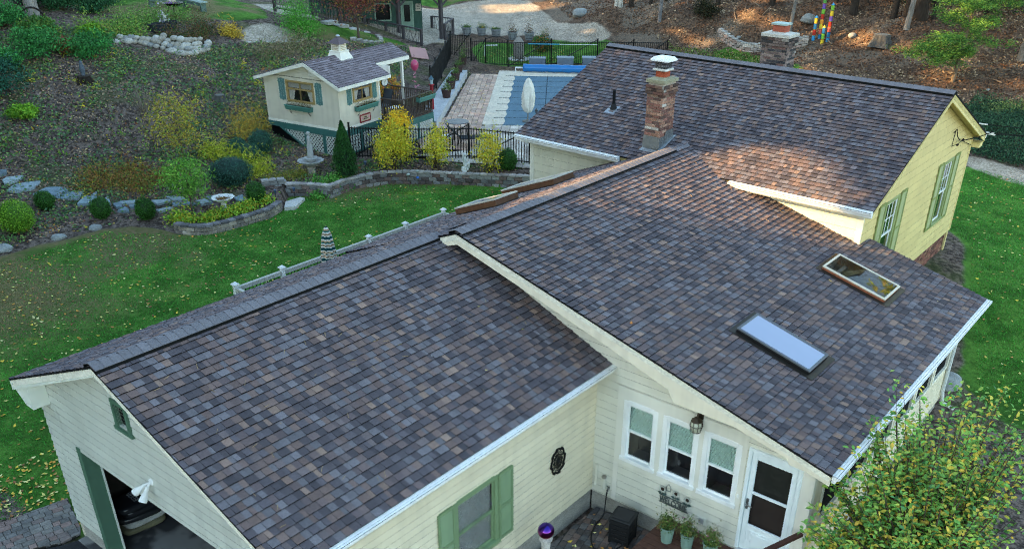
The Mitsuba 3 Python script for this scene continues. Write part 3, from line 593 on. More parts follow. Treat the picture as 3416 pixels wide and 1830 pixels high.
# chimneys: bricks are pieces, mortar core behind them
def chimney(x0, y0, x1, y1, zb, zt, pal, seed, crown, cap, label=None):
    key = MB().box(x0 + .012, x1 - .012, y0 + .012, y1 - .012, zb, zt - .02, s('#a39a8e')).put(H + '__chimney', 'stone'); g = rng(seed)
    j, bh, bl = .012, .062, .2; n = int((zt - .10 - zb) / (bh + j))
    dx, dy = x1 - x0, y1 - y0
    for r in range(n):
        z = zb + r * (bh + j); out = .035 if r >= n - 3 else 0.0; off = .5 * bl if r % 2 else 0; f = r / n
        for side in range(4):
            L = dx if side % 2 == 0 else dy
            fr = [frame((x0, y0, 0), (1, 0, 0)), frame((x1, y0, 0), (0, 1, 0)), frame((x1, y1, 0), (-1, 0, 0)), frame((x0, y1, 0), (0, -1, 0))][side]
            if side == 1 or side == 2 and crown == 1: continue
            u = -off
            while u < L - .01:
                a, b = max(u, 0), min(u + bl, L); u += bl + j
                if b - a < .03: continue
                c = pal[g.integers(len(pal))]
                if g.random() < .05: c = s('#b9b2a8')
                if f > .82: c = c * .5 + s('#33302c') * .5
                if f < .25 and crown == 0: c = c * .5 + s('#9a5b42') * .5
                MB(fr).bev(a - out, b + out, -.010 * g.uniform(.6, 1.3) - out, .05, z, z + bh, .004, c * g.uniform(.8, 1.2)).put(key + '__brick', 'stone')
    cx, cy = (x0 + x1) / 2, (y0 + y1) / 2
    m = MB(); e = .04
    m.add([[x, y, z] for z, k in ((zt - .10, 1), (zt - .02, 1)) for x, y in ((x0 - e, y0 - e), (x1 + e, y0 - e), (x1 + e, y1 + e), (x0 - e, y1 + e))] + [[x, y, zt + .02] for x, y in ((cx - .16, cy - .16), (cx + .16, cy - .16), (cx + .16, cy + .16), (cx - .16, cy + .16))],
          [[0, 1, 5, 4], [1, 2, 6, 5], [2, 3, 7, 6], [3, 0, 4, 7], [4, 5, 9, 8], [5, 6, 10, 9], [6, 7, 11, 10], [7, 4, 8, 11], [8, 9, 10, 11], [0, 3, 2, 1]], s('#8c8a74') if crown == 0 else s('#b3b1a9'))
    m.put(key + '__crown', 'stone')
    if crown == 0:
        m = MB(); w = .13
        for a, b, c, d in ((-w, w, -w, -w + .03), (-w, w, w - .03, w), (-w, -w + .03, -w, w), (w - .03, w, -w, w)): m.box(cx + a, cx + b, cy + c, cy + d, zt, zt + .17, s('#9c4f38'))
        k = m.put(key + '__flue', 'stone')
        m = MB(); m.bev(cx - .2, cx + .2, cy - .2, cy + .2, zt + .17, zt + .22, .015, s('#c9c8c2')); m.put(k + '__collar', 'stone')
        m = MB(); w = .15
        for i in range(9):
            t_ = -w + i * w / 4
            for a, b in (((t_, -w), (t_, -w)), ((t_, w), (t_, w)), ((-w, t_), (-w, t_)), ((w, t_), (w, t_))): m.bar((cx + a[0], cy + a[1], zt + .22), (cx + b[0], cy + b[1], zt + .40), .008, .008, s('#55565a'))
        for z in (.27, .32, .37): m.tube([(cx - w, cy - w, zt + z), (cx + w, cy - w, zt + z), (cx + w, cy + w, zt + z), (cx - w, cy + w, zt + z), (cx - w, cy - w, zt + z)], .005, 4, s('#55565a'))
        m.box(cx - .1, cx + .1, cy - .1, cy + .1, zt + .2, zt + .23, s('#121212')); m.put(k + '__spark_screen', 'metal')
        m = MB(); w = .27; c_ = .06
        oct_ = [(-w, -w + c_), (-w + c_, -w), (w - c_, -w), (w, -w + c_), (w, w - c_), (w - c_, w), (-w + c_, w), (-w, w - c_)]
        v = [[cx + a, cy + b, zt + .41] for a, b in oct_] + [[cx + a, cy + b, zt + .435] for a, b in oct_] + [[cx + a * .8, cy + b * .8, zt + .49] for a, b in oct_]
        i = np.arange(8); f = [[a, (a + 1) % 8, (a + 1) % 8 + 8, a + 8] for a in i] + [[a + 8, (a + 1) % 8 + 8, (a + 1) % 8 + 16, a + 16] for a in i]
        m.add(v, f, WHITE); m.add(v[16:], [[0, q, q + 1] for q in range(1, 7)], WHITE); m.add(v[:8], [[0, q, q + 1] for q in range(1, 7)], WHITE); m.put(k + '__cap', 'paint')
        # stepped lead flashing up the roof slope
        m = MB(); LEAD = s('#9a9d9e'); e = .014
        m.add([[x0 - .14, y0 - .06, zn(x0 - .14) + .02], [x0 - .14, y1 + .06, zn(x0 - .14) + .02], [x0 - e, y1 + .02, zn(x0) + .03], [x0 - e, y0 - .02, zn(x0) + .03]], [[0, 1, 2, 3]], LEAD)
        m.add([[x0 - .05, y0 - .02, zn(x0) + .03], [x0 - .05, y1 + .02, zn(x0) + .03], [x0 - e - .004, y1 + .016, zn(x0) + .34], [x0 - e - .004, y0 - .016, zn(x0) + .34]], [[0, 1, 2, 3]], LEAD * .9)
        m.add([[x0 - .05, y0 - .02, zn(x0) + .03], [x1 + .02, y0 - .02, zn(x1) + .03], [x1 + .02, y0 - .02, zn(x1) + .22], [x0 + .3, y0 - .02, zn(x0) + .46], [x0 + .3, y0 - .02, zn(x0) + .34], [x0 - e, y0 - .02, zn(x0) + .34]], [[0, 1, 2, 3], [0, 3, 4, 5]], LEAD * .85)
        m.add([[x0 - .06, y0 - .02, zn(x0) + .03], [x1 + .02, y0 - .02, zn(x1) + .03], [x1 + .06, y0 - .10, zn(x1 + .06) + .022], [x0 - .14, y0 - .10, zn(x0 - .14) + .022]], [[0, 1, 2, 3]], LEAD)
        m.put(key + '__flashing', 'metal')
    else:
        m = MB()
        m.box(cx - .15, cx + .15, cy - .19, cy + .19, zt, zt + .20, s('#9a5544')); k = m.put(key + '__flue', 'stone')
        m = MB(); m.bev(cx - .20, cx + .20, cy - .23, cy + .23, zt + .2, zt + .25, .006, s('#9db3b0')); m.put(k + '__cap', 'paint')
chimney(*CH1, 4.95, 6.80, [s('#8a6258'), s('#7a574e'), s('#94705f'), s('#6b4f49'), s('#9a7a6a'), s('#5a4742'), s('#a08272')], 21, 0, None)
chimney(12.75, 2.72, 13.35, 3.50, 5.9, 7.42, [s('#6e5f5c'), s('#7b6b66'), s('#4e4a4c'), s('#3a393d'), s('#857570'), s('#6b5450')], 22, 1, None)
# vent pipe on the main roof
m = MB(); vx, vy = 9.0, 5.95; m.lathe([(.0, .0), (.10, 0), (.085, .08), (.06, .13), (.052, .15)], 16, s('#2b2c2e'), (vx, vy, zn(vx) + .0)); m.tube([(vx, vy, zn(vx)), (vx, vy, zn(vx) + .50)], .042, 14, s('#17181a')); k = m.put(H + '__vent_pipe', 'matte')
fr = (np.array([vx, vy, zn(vx) + .012]), np.array([1, 0, N_S]) / math.hypot(1, N_S), np.array([0, 1., 0]), np.array([-N_S, 0, 1.]) / math.hypot(1, N_S))
MB(fr).box(-.24, .12, -.15, .17, 0, .006, s('#a7abb0')).put(k + '__flashing', 'metal')
# service wires at the far gable corner
m = MB(); W0 = s('#1d1d1d')
m.tube([(13.5, -2.0, 5.35), (13.55, -2.05, 5.45), (13.8, -2.05, 5.2), (14.1, -2.06, 5.05), (14.4, -2.1, 5.0), (15.0, -2.3, 5.0), (15.5, -2.55, 5.1)], .013, 6, W0)
m.tube([(13.55, -2.03, 5.42), (13.5, -2.03, 5.0), (13.9, -2.06, 4.98), (14.3, -2.07, 5.0), (15.7, -2.0, 4.6)], .01, 6, W0); m.blob((13.85, -2.08, 4.98), .035, W0); m.blob((14.35, -2.08, 5.02), .035, W0)
m.put(H + '__service_cable', 'matte')
for i, (a, z) in enumerate(((15.0, 5.2), (16.1, 4.85), (16.3, 4.72))):
    p0 = np.array([a, -2.3, zn(a) + .0]); p1 = np.array([a + 16 + 2 * i, -16.0, z + 1.6]); t_ = np.linspace(0, 1, 24)[:, None]
    m = MB(); m.tube(p0 + (p1 - p0) * t_ + np.array([0, 0, -1.1]) * (t_ * (1 - t_) * 4), .011, 5, W0); k = m.put('overhead_wire', 'matte')
    tag(k, ['black overhead wire leaving the gable, topmost of three', 'thin black wire between two others off the gable corner', 'lowest black wire running from the eave corner past the lawn'][i], 'wire')
    MB().bar(p0 + [0, .06, 0], p0 + [0, -.16, 0], .03, .03, s('#d8d8d2')).put(H + '__wire_insulator', 'paint')
# ---------------------------------------------------------------- patio, steps and the things by the door
def pavers(name, label, poly, z, pal, seed, w=.2, h=.15, ang=0.0, gap=.009, kind='structure', thick=.05, limit=300, key=None, by=None, stag=.5, bsdf='stone', pname='__paver'):
    """a pavement of separate bevelled blocks on a bed; the nearest ones are pieces, the rest one cover"""
    g = rng(seed); k = key or fresh(name); P = Polygon(poly) if not hasattr(poly, 'area') else poly
    MB().flat(P, z - .06, z - .012, s('#3a3733')).put(k if key is None else k + '__bed', 'stone', number=False)
    if label: tag(k, label, name.replace('_', ' '), kind=kind)
    L = affinity.rotate(P, -ang, origin=(0, 0)); a0, b0, a1, b1 = L.bounds; out = []
    ca, sa = math.cos(math.radians(ang)), math.sin(math.radians(ang)); r = 0; y = b0
    while y < b1:
        hh = h if np.isscalar(h) else g.choice(h); x = a0 - (stag * (w if np.isscalar(w) else .2)) * (r % 2)
        while x < a1:
            ww = w if np.isscalar(w) else g.choice(w)
            R = sbox(x + gap / 2, y + gap / 2, x + ww - gap / 2, y + hh - gap / 2).intersection(L); x += ww
            if R.is_empty or R.area < .15 * ww * hh or R.geom_type != 'Polygon': continue
            cs = np.array(R.minimum_rotated_rectangle.exterior.coords)[:4] if len(R.exterior.coords) > 9 else np.array(R.exterior.coords)[:-1]
            cs = cs + g.normal(size=cs.shape) * gap * .25
            cen = cs.mean(0); inn = cen + (cs - cen) * (1 - .012 / np.linalg.norm(cs - cen, axis=1, keepdims=True))
            n = len(cs); tilt = g.normal(size=2) * .008; lift = g.normal() * .002
            def up(q, zz): return np.column_stack([q[:, 0] * ca - q[:, 1] * sa, q[:, 0] * sa + q[:, 1] * ca, zz + (q - cen) @ tilt + lift])
            v = np.vstack([up(inn, np.full(n, z)), up(cs, np.full(n, z - .009)), up(cs, np.full(n, z - thick))]); i = np.arange(n)
            f = [[0, j, j + 1] for j in range(1, n - 1)] + [[n + j, n + (j + 1) % n, (j + 1) % n] for j in i] + [[n + j, (j + 1) % n, j] for j in i] + [[2 * n + j, 2 * n + (j + 1) % n, n + (j + 1) % n] for j in i] + [[2 * n + j, n + (j + 1) % n, n + j] for j in i]
            out.append((v, f, pal[g.integers(len(pal))] * g.uniform(.82, 1.18)))
        y += hh; r += 1
    o = np.array(by if by is not None else CAM); out.sort(key=lambda q: np.linalg.norm(q[0][0] - o))
    for v, f, c in out[:limit]: MB().add(v, f, c).put(k + pname, bsdf)
    if out[limit:]:
        m = MB()
        for v, f, c in out[limit:]: m.add(v, f, c)
        tag(m.put(k + pname + '_field', bsdf), None, kind='stuff')
    return k
COB = [s('#5f5d5c'), s('#6b6664'), s('#57504d'), s('#6e625c'), s('#4d4b4c'), s('#74625a')]
pavers('patio', 'dark cobble patio in the corner between the garage and the windowed wall', [(-2.9, -.16), (-.02, -.16), (-.02, -1.72), (-1.3, -1.72), (-1.3, -3.2), (-2.9, -2.0)], .02, COB, 31, w=[.14, .17, .2, .22], h=.145, ang=12)
pavers('apron', 'grey and reddish cobble apron beside the open garage corner', [(-9.2, 8.85), (-6.72, 8.4), (-7.02, 7.3), (-7.12, 7.12), (-7.5, 7.12), (-8.3, 7.6), (-9.3, 7.9)], .03, [s('#777470'), s('#807470'), s('#8a7670'), s('#6e6b69'), s('#7f7a75')], 32, w=[.14, .17, .2, .22], h=.15, ang=-12)
MB().flat(Polygon([(-10.5, -1), (-7.15, -1), (-7.15, 6.9), (-7.55, 7.05), (-8.4, 7.55), (-10.5, 7.9)]), -.06, .022, s('#2d2d2f')).put('driveway', 'stone', number=False); tag('driveway', 'dark asphalt driveway in front of the garage', 'driveway', kind='structure')
# entrance deck
dk = thing('entrance_deck', 'dark brown board deck at the foot of the white storm door', 'deck'); BRN = s('#54392f')
for i in range(11):
    x = -.03 - i * .145; MB().bev(x - .138, x, -4.55, -1.76, .52, .55, .004, BRN * rng(100 + i).uniform(.85, 1.15)).put(dk + '__board', 'wood')
m = MB(); m.box(-1.62, -.05, -1.80, -1.765, .08, .518, BRN * .8); m.box(-1.64, -1.60, -4.5, -1.80, .08, .518, BRN * .8); m.put(dk + '__skirt', 'wood')
MB().bev(-1.60, -1.50, -3.9, -3.8, .05, 1.55, .01, s('#4a302a')).put(dk + '__post', 'wood'); MB().bar((-1.55, -3.85, 1.5), (-.1, -4.40, 1.56), .09, .05, s('#4a302a')).put(dk + '__handrail', 'wood')
# ribbed planters
PET = [np.array(c) for c in ((.55, .12, .30), (.62, .25, .45), (.75, .70, .75))]
def planter(x, y, z, r, label, seed, flower, hgt=.34):
    g = rng(seed); k = thing('ribbed_planter', label, 'planter', 'ribbed pots on the entrance deck')
    rib = lambda an, zz: 1 + .022 * np.cos(an * 26) * ((zz > .03) & (zz < hgt - .04))
    MB().lathe([(0, .0), (r * .78, .0), (r * .8, .03), (r * .97, hgt - .05), (r * 1.06, hgt - .03), (r * 1.06, hgt), (r * .98, hgt), (r * .95, hgt - .05), (0, hgt - .06)], 104, s('#7c968a'), (x, y, z), rfun=rib).put(k + '__pot', 'paint')
    P = np.column_stack([x + g.normal(size=900) * r * .55, y + g.normal(size=900) * r * .6, z + hgt + np.abs(g.normal(size=900)) * .14 - .03])
    col = np.array([s('#4d6b2f'), s('#6d7f3a'), s('#39552a'), s('#7d7440')])[g.integers(4, size=900)]
    tag(MB().leaves(P, .045, col, g).put(k + '__foliage', 'leaf'), None, kind='stuff')
    m = MB()
    for i in range(14):
        q = P[g.integers(900)]; m.tube([q, q + [g.normal() * .05, g.normal() * .05, .10 + .12 * g.random()]], .003, 3, s('#59552f'))
    tag(m.put(k + '__stem', 'leaf'), None, kind='stuff')
    fl = MB(); n = 26 if flower else 8; Q = P[g.integers(900, size=n)] + [0, 0, .05]; fl.leaves(Q, .05, np.array(PET)[g.integers(3, size=n)] if flower else np.tile(s('#7c4a3c'), (n, 1)), g)
    tag(fl.put(k + '__blossom', 'leaf'), None, kind='stuff')
planter(-.62, -2.14, .55, .13, 'tallest-planted ribbed green pot at the left end of the deck', 41, False)
planter(-.55, -2.52, .55, .125, 'ribbed green pot with trailing lime foliage between two others', 42, True)
planter(-.52, -2.98, .55, .14, 'ribbed green pot with pink blossoms nearest the storm door', 43, True)
# hose reel box
k = thing('hose_reel_box', 'black slatted hose reel box standing on the cobble patio', 'hose reel'); fr = frame((-.56, -1.15, .02), (.985, .17, 0))
m = MB(fr); B2 = s('#1c1c1e')
for a, b in ((-.21, -.21), (.17, -.21), (-.21, .17), (.17, .17)): m.bev(a, a + .04, b, b + .04, 0, .56, .006, B2)
m.put(k + '__corner_post', 'paint')
for i in range(5):
    z = .05 + i * .1
    for a, b, c, d in ((-.17, .17, -.205, -.185), (-.17, .17, .185, .205), (-.205, -.185, -.17, .17), (.185, .205, -.17, .17)): MB(fr).bev(a, b, c, d, z, z + .085, .004, B2).put(k + '__slat', 'paint')
MB(fr).bev(-.225, .225, -.225, .225, .56, .60, .012, s('#222224')).put(k + '__lid', 'paint'); MB(fr).bev(-.17, .17, -.17, .17, .60, .612, .005, s('#2b2b2e')).put(k + '__lid_panel', 'paint')
m = MB(fr); m.tube([(.21, -.05, .35), (.30, -.05, .35), (.30, -.05, .28), (.36, -.05, .28)], .012, 8, B2); m.put(k + '__crank', 'paint')
m = MB(); t_ = np.linspace(0, 1, 30)
pts = [(-.05, -.44, .60), (-.10, -.44, .56), (-.16, -.46, .35), (-.28, -.5, .12), (-.50, -.50, .05), (-.85, -.62, .04), (-1.12, -.85, .04), (-1.15, -1.05, .04), (-.95, -1.22, .05), (-.75, -1.3, .12)]
from scipy.interpolate import CubicSpline
sp = CubicSpline(np.linspace(0, 1, len(pts)), np.array(pts))(np.linspace(0, 1, 50)); m.tube(sp, .014, 7, s('#17181a')); kk = m.put('garden_hose', 'paint'); tag(kk, 'black garden hose hanging from the wall tap to the patio', 'hose')
# gazing ball on a pedestal
k = thing('gazing_ball', 'purple mirrored gazing ball on a pale fluted pedestal by the garage wall', 'garden ornament'); c_ = (-2.25, -.57)
m = trimesh.creation.icosphere(4); m.apply_scale(.15); m.apply_translation((*c_, 1.0)); scene[k + '__ball'] = mikit.ply(m, 'mirror_ball', smooth=True)
MB().lathe([(0, 0), (.16, 0), (.16, .04), (.11, .08), (.075, .16), (.07, .5), (.085, .72), (.10, .78), (.12, .80), (.115, .86), (.06, .875), (0, .87)], 48, s('#b9b4ae'), (*c_, 0), rfun=lambda an, z: 1 + .03 * np.cos(an * 14)).put(k + '__pedestal', 'stone', smooth=True)
# fixtures on the walls
m = MB(fM)
m.bev(2.41, 2.61, -.045, -.02, .76, .93, .006, s('#dcdccf')); m.box(2.46, 2.56, -.055, -.045, .79, .90, s('#9a9c9c')); m.put(H + '__outlet', 'paint')
m = MB(fM); m.tube([(.12, -.045, 1.06), (.12, -.045, .60)], .028, 10, s('#d5d2c2')); m.tube([(.12, -.045, .62), (.12, -.075, .60), (.13, -.09, .58)], .03, 10, s('#d5d2c2')); m.put(H + '__drain_pipe', 'paint')
m = MB(fM); m.tube([(.32, -.05, .86), (.32, -.05, .56)], .04, 12, s('#cfcdbd')); m.tube([(.32, -.05, .87), (.32, -.05, .82)], .046, 12, s('#8e887c')); m.put(H + '__vent_stub', 'paint')
m = MB(fM); m.tube([(.44, 0, .61), (.44, -.07, .61)], .018, 8, s('#8d8f8f')); m.tube([(.44, -.07, .66), (.44, -.07, .57)], .014, 8, s('#8d8f8f')); m.bar((.40, -.07, .67), (.48, -.07, .67), .015, .015, s('#6a6c6c')); m.put(H + '__tap', 'metal')
MB(fM).bev(3.12, 3.16, -.04, -.025, 1.67, 1.76, .006, WHITE).put(H + '__doorbell', 'paint')
k = thing('wall_lantern', 'bronze caged glass lantern under the sloping eave above the windows', 'lantern'); lx, lz = 2.24, 2.75
m = MB(fM); m.bev(lx - .06, lx + .06, -.05, -.02, lz + .22, lz + .36, .006, s('#4a4136')); m.tube([(lx, -.04, lz + .34), (lx, -.14, lz + .36), (lx, -.16, lz + .30)], .016, 8, s('#4a4136')); m.lathe([(.0, .32), (.04, .31), (.10, .25), (.105, .235)], 8, s('#4a4136'), (lx, -.16, lz)); m.put(k + '__bracket', 'metal')
m = MB(fM)
for i in range(8):
    a = i * math.pi / 4; p = lambda r, z: (lx + r * math.cos(a), -.16 + r * math.sin(a), lz + z); m.tube([p(.10, .235), p(.115, .15), p(.085, .02), p(.03, -.0)], .006, 5, s('#3d362d'))
for z, r in ((.15, .115), (.03, .088)): m.tube([(lx + r * math.cos(t), -.16 + r * math.sin(t), lz + z) for t in np.linspace(0, 2 * math.pi, 17)], .005, 5, s('#3d362d'))
m.put(k + '__cage', 'metal')
MB(fM).lathe([(0, .22), (.09, .22), (.10, .14), (.07, .03), (0, .02)], 16, s('#b7b9a4'), (lx, -.16, lz)).put(k + '__globe', 'gloss', smooth=True)
k = thing('floodlight', 'white twin-head floodlight above the garage opening', 'floodlight'); fl = (3.5, 2.93)
m = MB(fG); ux = -fl[0]; m.lathe([(0, -.03), (.06, -.03), (.06, 0)], 16, WHITE, fr=(fG[0] + np.array([ux, 0, fl[1]]) @ np.array(fG[1:]), fG[1], fG[3], fG[2])); m.put(k + '__base', 'paint')
for a, b in ((-.16, -.12), (.04, -.2)):
    m = MB(fG); m.tube([(ux, -.03, fl[1]), (ux + a * .4, -.10, fl[1] - .04)], .018, 8, WHITE)
    P0, P1 = np.array([ux + a * .4, -.10, fl[1] - .04]), np.array([ux + a, -.24, fl[1] - .04 + b]); m.tube([P0, P0 + (P1 - P0) * .35, P0 + (P1 - P0) * .7, P1], [.03, .034, .06, .066], 14, WHITE, caps=True); m.put(k + '__lamp_head', 'paint')
# iron wall medallion: two ovals and scrolls
k = fresh('wall_medallion'); m = MB(fS); cx, cz = -1.22 + 7.1, 1.73; IR = s('#151515'); m_y = -.035
cx -= 7.1; m = MB(frame((0, 0, 0), (1, 0, 0)))
for r0, r1, th in ((.20, .26, .018), (.11, .15, .012)): m.tube([(cx + r0 * math.cos(t) * (1 + .06 * math.cos(8 * t)), m_y, cz + r1 * math.sin(t) * (1 + .06 * math.cos(8 * t))) for t in np.linspace(0, 2 * math.pi, 65)], th, 6, IR, caps=False)
for i in range(12):
    a = i * math.pi / 6; c2_ = np.array([cx + .155 * math.cos(a), m_y, cz + .205 * math.sin(a)]); m.tube([c2_ + [(.042 - .0045 * j) * math.cos(a + j * .8), 0, (.042 - .0045 * j) * math.sin(a + j * .8)] for j in range(8)], .008, 5, IR)
    m.bar((cx, m_y, cz), (cx + .11 * math.cos(a), m_y, cz + .15 * math.sin(a)), .012, .016, IR)
for i in range(8): a = i * math.pi / 4 + .2; m.blob((cx + .21 * math.cos(a), m_y, cz + .275 * math.sin(a)), .03, IR, sub=1)
m.blob((cx, m_y, cz), .045, IR); m.put(k, 'metal', number=False); tag(k, 'black openwork iron medallion on the garage side wall', 'wall ornament')
# welcome sign
k = thing('welcome_sign', 'galvanised WELCOME sign with three sunflowers under the windows', 'sign'); GAL = s('#77807e')
g0, z0_, sl_ = 1.585, .93, -.02
def wtext(txt, h): t = meshkit.text_mesh(txt, h, .012, bold=True); v = np.array(t.vertices); return v, np.array(t.faces)
v, f = wtext('WELCOME', .13); sc = .60 / v[:, 0].max()
MB(fM).add(np.column_stack([g0 + .01 + v[:, 0] * sc, -.038 - v[:, 2], z0_ - .05 + v[:, 1]]), f, GAL).put(k + '__lettering', 'metal')
m = MB(fM); m.bar((g0, -.035, z0_ - .065), (g0 + .63, -.035, z0_ - .065), .012, .016, GAL); m.bar((g0, -.035, z0_ + .10), (g0 + .63, -.035, z0_ + .10), .012, .016, GAL)
m.tube([(g0 + .13, -.035, z0_ + .1), (g0 + .13, -.035, z0_ + .33), (g0 + .18, -.035, z0_ + .40), (g0 + .23, -.035, z0_ + .33), (g0 + .22, -.035, z0_ + .24), (g0 + .13, -.035, z0_ + .24)], .008, 5, GAL); m.put(k + '__frame', 'metal')
for a, b in ((.06, .24), (.35, .26), (.60, .23)):
    kk = MB(fM).tube([(g0 + a, -.035, z0_ + .10), (g0 + a, -.035, z0_ + b)], .008, 5, GAL).put(k + '__stalk', 'metal'); m = MB(fM); c_ = np.array([g0 + a, -.045, z0_ + b])
    for i in range(14): t = i * 2 * math.pi / 14; d = np.array([math.cos(t), 0, math.sin(t)]); n_ = np.array([-math.sin(t), 0, math.cos(t)]); m.add([c_ + d * .03, c_ + d * .055 + n_ * .014, c_ + d * .088 - [0, .012, 0], c_ + d * .055 - n_ * .014], [[0, 1, 2], [0, 2, 3]], s('#a9aca2'))
    m.put(kk + '__petal_ring', 'paint'); MB(fM).blob(c_, (.036, .012, .036), s('#2e2620')).put(kk + '__seed_head', 'matte')
    m = MB(fM)
    for sg in (-1, 1): m.add([c_ + [0, .0, -.10], c_ + [sg * .05, -.01, -.06], c_ + [sg * .10, 0, -.09], c_ + [sg * .05, -.005, -.13]], [[0, 1, 2], [0, 2, 3]], s('#3d5350'))
    m.put(kk + '__leaf_pair', 'paint')
# sacks stacked inside the garage
for i, (dx, rz, col, lab) in enumerate(((0, 0, '#6b6852', 'tan sack lying at the bottom of the garage stack'), (.05, 4, '#a3a49e', 'white edged sack lying second from the garage floor'), (-.03, -5, '#232426', 'black sack in the middle of the garage stack'), (.06, 3, '#1d1e21', 'black sack second from the top of the garage stack'), (-.02, 7, '#222327', 'black sack with grey EDGE lettering lying on top of the garage stack'))):
    k = thing('sack', lab, 'sack', 'sacks stacked inside the garage'); fr = frame((-6.2 + dx, 6.45, .04 + i * .13), (math.cos(math.radians(-8 + rz)), math.sin(math.radians(-8 + rz)), 0))
    m = trimesh.creation.icosphere(3); v = np.sign(m.vertices) * np.abs(m.vertices) ** .45; v = v / np.abs(v).max(0) * [.42, .28, .075] + [0, 0, .075]; v[:, 2] += .02 * (meshkit.fbm(v * 6 + i, 2) - .5)
    MB(fr).add(v, m.faces, s(col)).put(k + '__bag', 'gloss' if i > 1 else 'matte', smooth=True)
    if i == 4:
        t = meshkit.text_mesh('EDGE', .10, .004, bold=True); w_ = np.array(t.vertices); MB(fr).add(np.column_stack([.12 - w_[:, 1] - .1, -.17 + w_[:, 0] * .34 / w_[:, 0].max(), .153 + w_[:, 2]]), t.faces, s('#8d9094')).put(k + '__lettering', 'matte')
m = MB(); m.box(-5.4, -4.9, 5.3, 6.2, .03, .5, s('#6b5238')); k = m.put('wooden_crate', 'wood'); tag(k, 'brown wooden crate standing behind the sacks in the garage', 'crate')
# ---------------------------------------------------------------- railing deck on the far side of the garage
k = thing('back_deck', 'low deck behind the garage roof with white capped posts and black balusters', 'deck')
MB().box(-.2, 8.0, 7.25, 11.8, .38, .5, s('#8d8678')).put(k + '__floor', 'wood')
PX = [-.09, 1.44, 3.05, 4.65, 6.18, 7.90]
for x in PX:
    kk = MB().bev(x - .055, x + .055, 11.645, 11.755, .1, 1.63, .006, WHITE).put(k + '__post', 'paint')
    m = MB(); m.add([[x + a * .085, 11.7 + b * .085, 1.63] for a, b in ((-1, -1), (1, -1), (1, 1), (-1, 1))] + [[x + a * .085, 11.7 + b * .085, 1.655] for a, b in ((-1, -1), (1, -1), (1, 1), (-1, 1))] + [[x + a * .03, 11.7 + b * .03, 1.70] for a, b in ((-1, -1), (1, -1), (1, 1), (-1, 1))],
        [[0, 1, 5, 4], [1, 2, 6, 5], [2, 3, 7, 6], [3, 0, 4, 7], [4, 5, 9, 8], [5, 6, 10, 9], [6, 7, 11, 10], [7, 4, 8, 11], [8, 9, 10, 11], [0, 3, 2, 1]], WHITE); m.put(kk + '__cap', 'paint')
segs = [((a + .055, 11.7), (b - .055, 11.7)) for a, b in zip(PX[:-1], PX[1:])] + [((-.09, 11.64), (-.09, 8.2)), ((7.90, 11.64), (7.90, 9.2))]
for a, b in segs:
    MB().bar((*a, 1.50), (*b, 1.50), .09, .11, s('#b3b3ab')).put(k + '__top_rail', 'wood'); MB().bar((*a, .62), (*b, .62), .05, .05, s('#b3b3ab')).put(k + '__bottom_rail', 'wood')
    L = math.dist(a, b); n = int(L / .115)
    for i in range(1, n):
        x, y = a[0] + (b[0] - a[0]) * i / n, a[1] + (b[1] - a[1]) * i / n; MB().bar((x, y, .62), (x, y, 1.46), .018, .018, s('#17181a')).put(k + '__baluster', 'paint')
k = thing('patio_umbrella', 'closed patio umbrella striped teal, tan and white on the back deck', 'umbrella'); ux, uy = 2.17, 10.5
MB().tube([(ux, uy, .5), (ux, uy, 2.93)], .02, 10, s('#6b5640')).put(k + '__pole', 'wood'); MB().lathe([(0, 0), (.24, 0), (.24, .05), (.05, .09), (.03, .25), (0, .25)], 20, s('#3a3a3a'), (ux, uy, .5)).put(k + '__base', 'matte')
nseg = 96; STR = [s('#1f4f50'), s('#d7d2c6'), s('#8a7358'), s('#d7d2c6'), s('#2d6a67'), s('#a58a68'), s('#e0dcd0'), s('#24484e')]
zz = np.linspace(1.72, 2.93, nseg + 1); prof = np.interp(zz, [1.72, 1.8, 2.3, 2.7, 2.86, 2.93], [.19, .215, .185, .12, .06, .015]); an = np.arange(48) * 2 * np.pi / 48
m = MB(); R = prof[:, None] * (1 + .16 * np.sin(an * 8 + 1.5 * zz[:, None]) + .05 * np.sin(an * 3)); V = np.stack([ux + R * np.cos(an), uy + R * np.sin(an), np.repeat(zz[:, None], 48, 1)], -1)
for i in range(nseg):
    c = STR[(i // 3) % 8]; j = np.arange(48); m.add(np.vstack([V[i], V[i + 1]]), np.stack([j, (j + 1) % 48, (j + 1) % 48 + 48, j + 48], 1), c)
m.put(k + '__canopy', 'matte')
m = MB(); m.tube([(ux + .19 * math.cos(t), uy + .19 * math.sin(t), 2.2) for t in np.linspace(0, 2 * math.pi, 20)], .012, 6, s('#d7d2c6')); m.put(k + '__tie_band', 'matte')

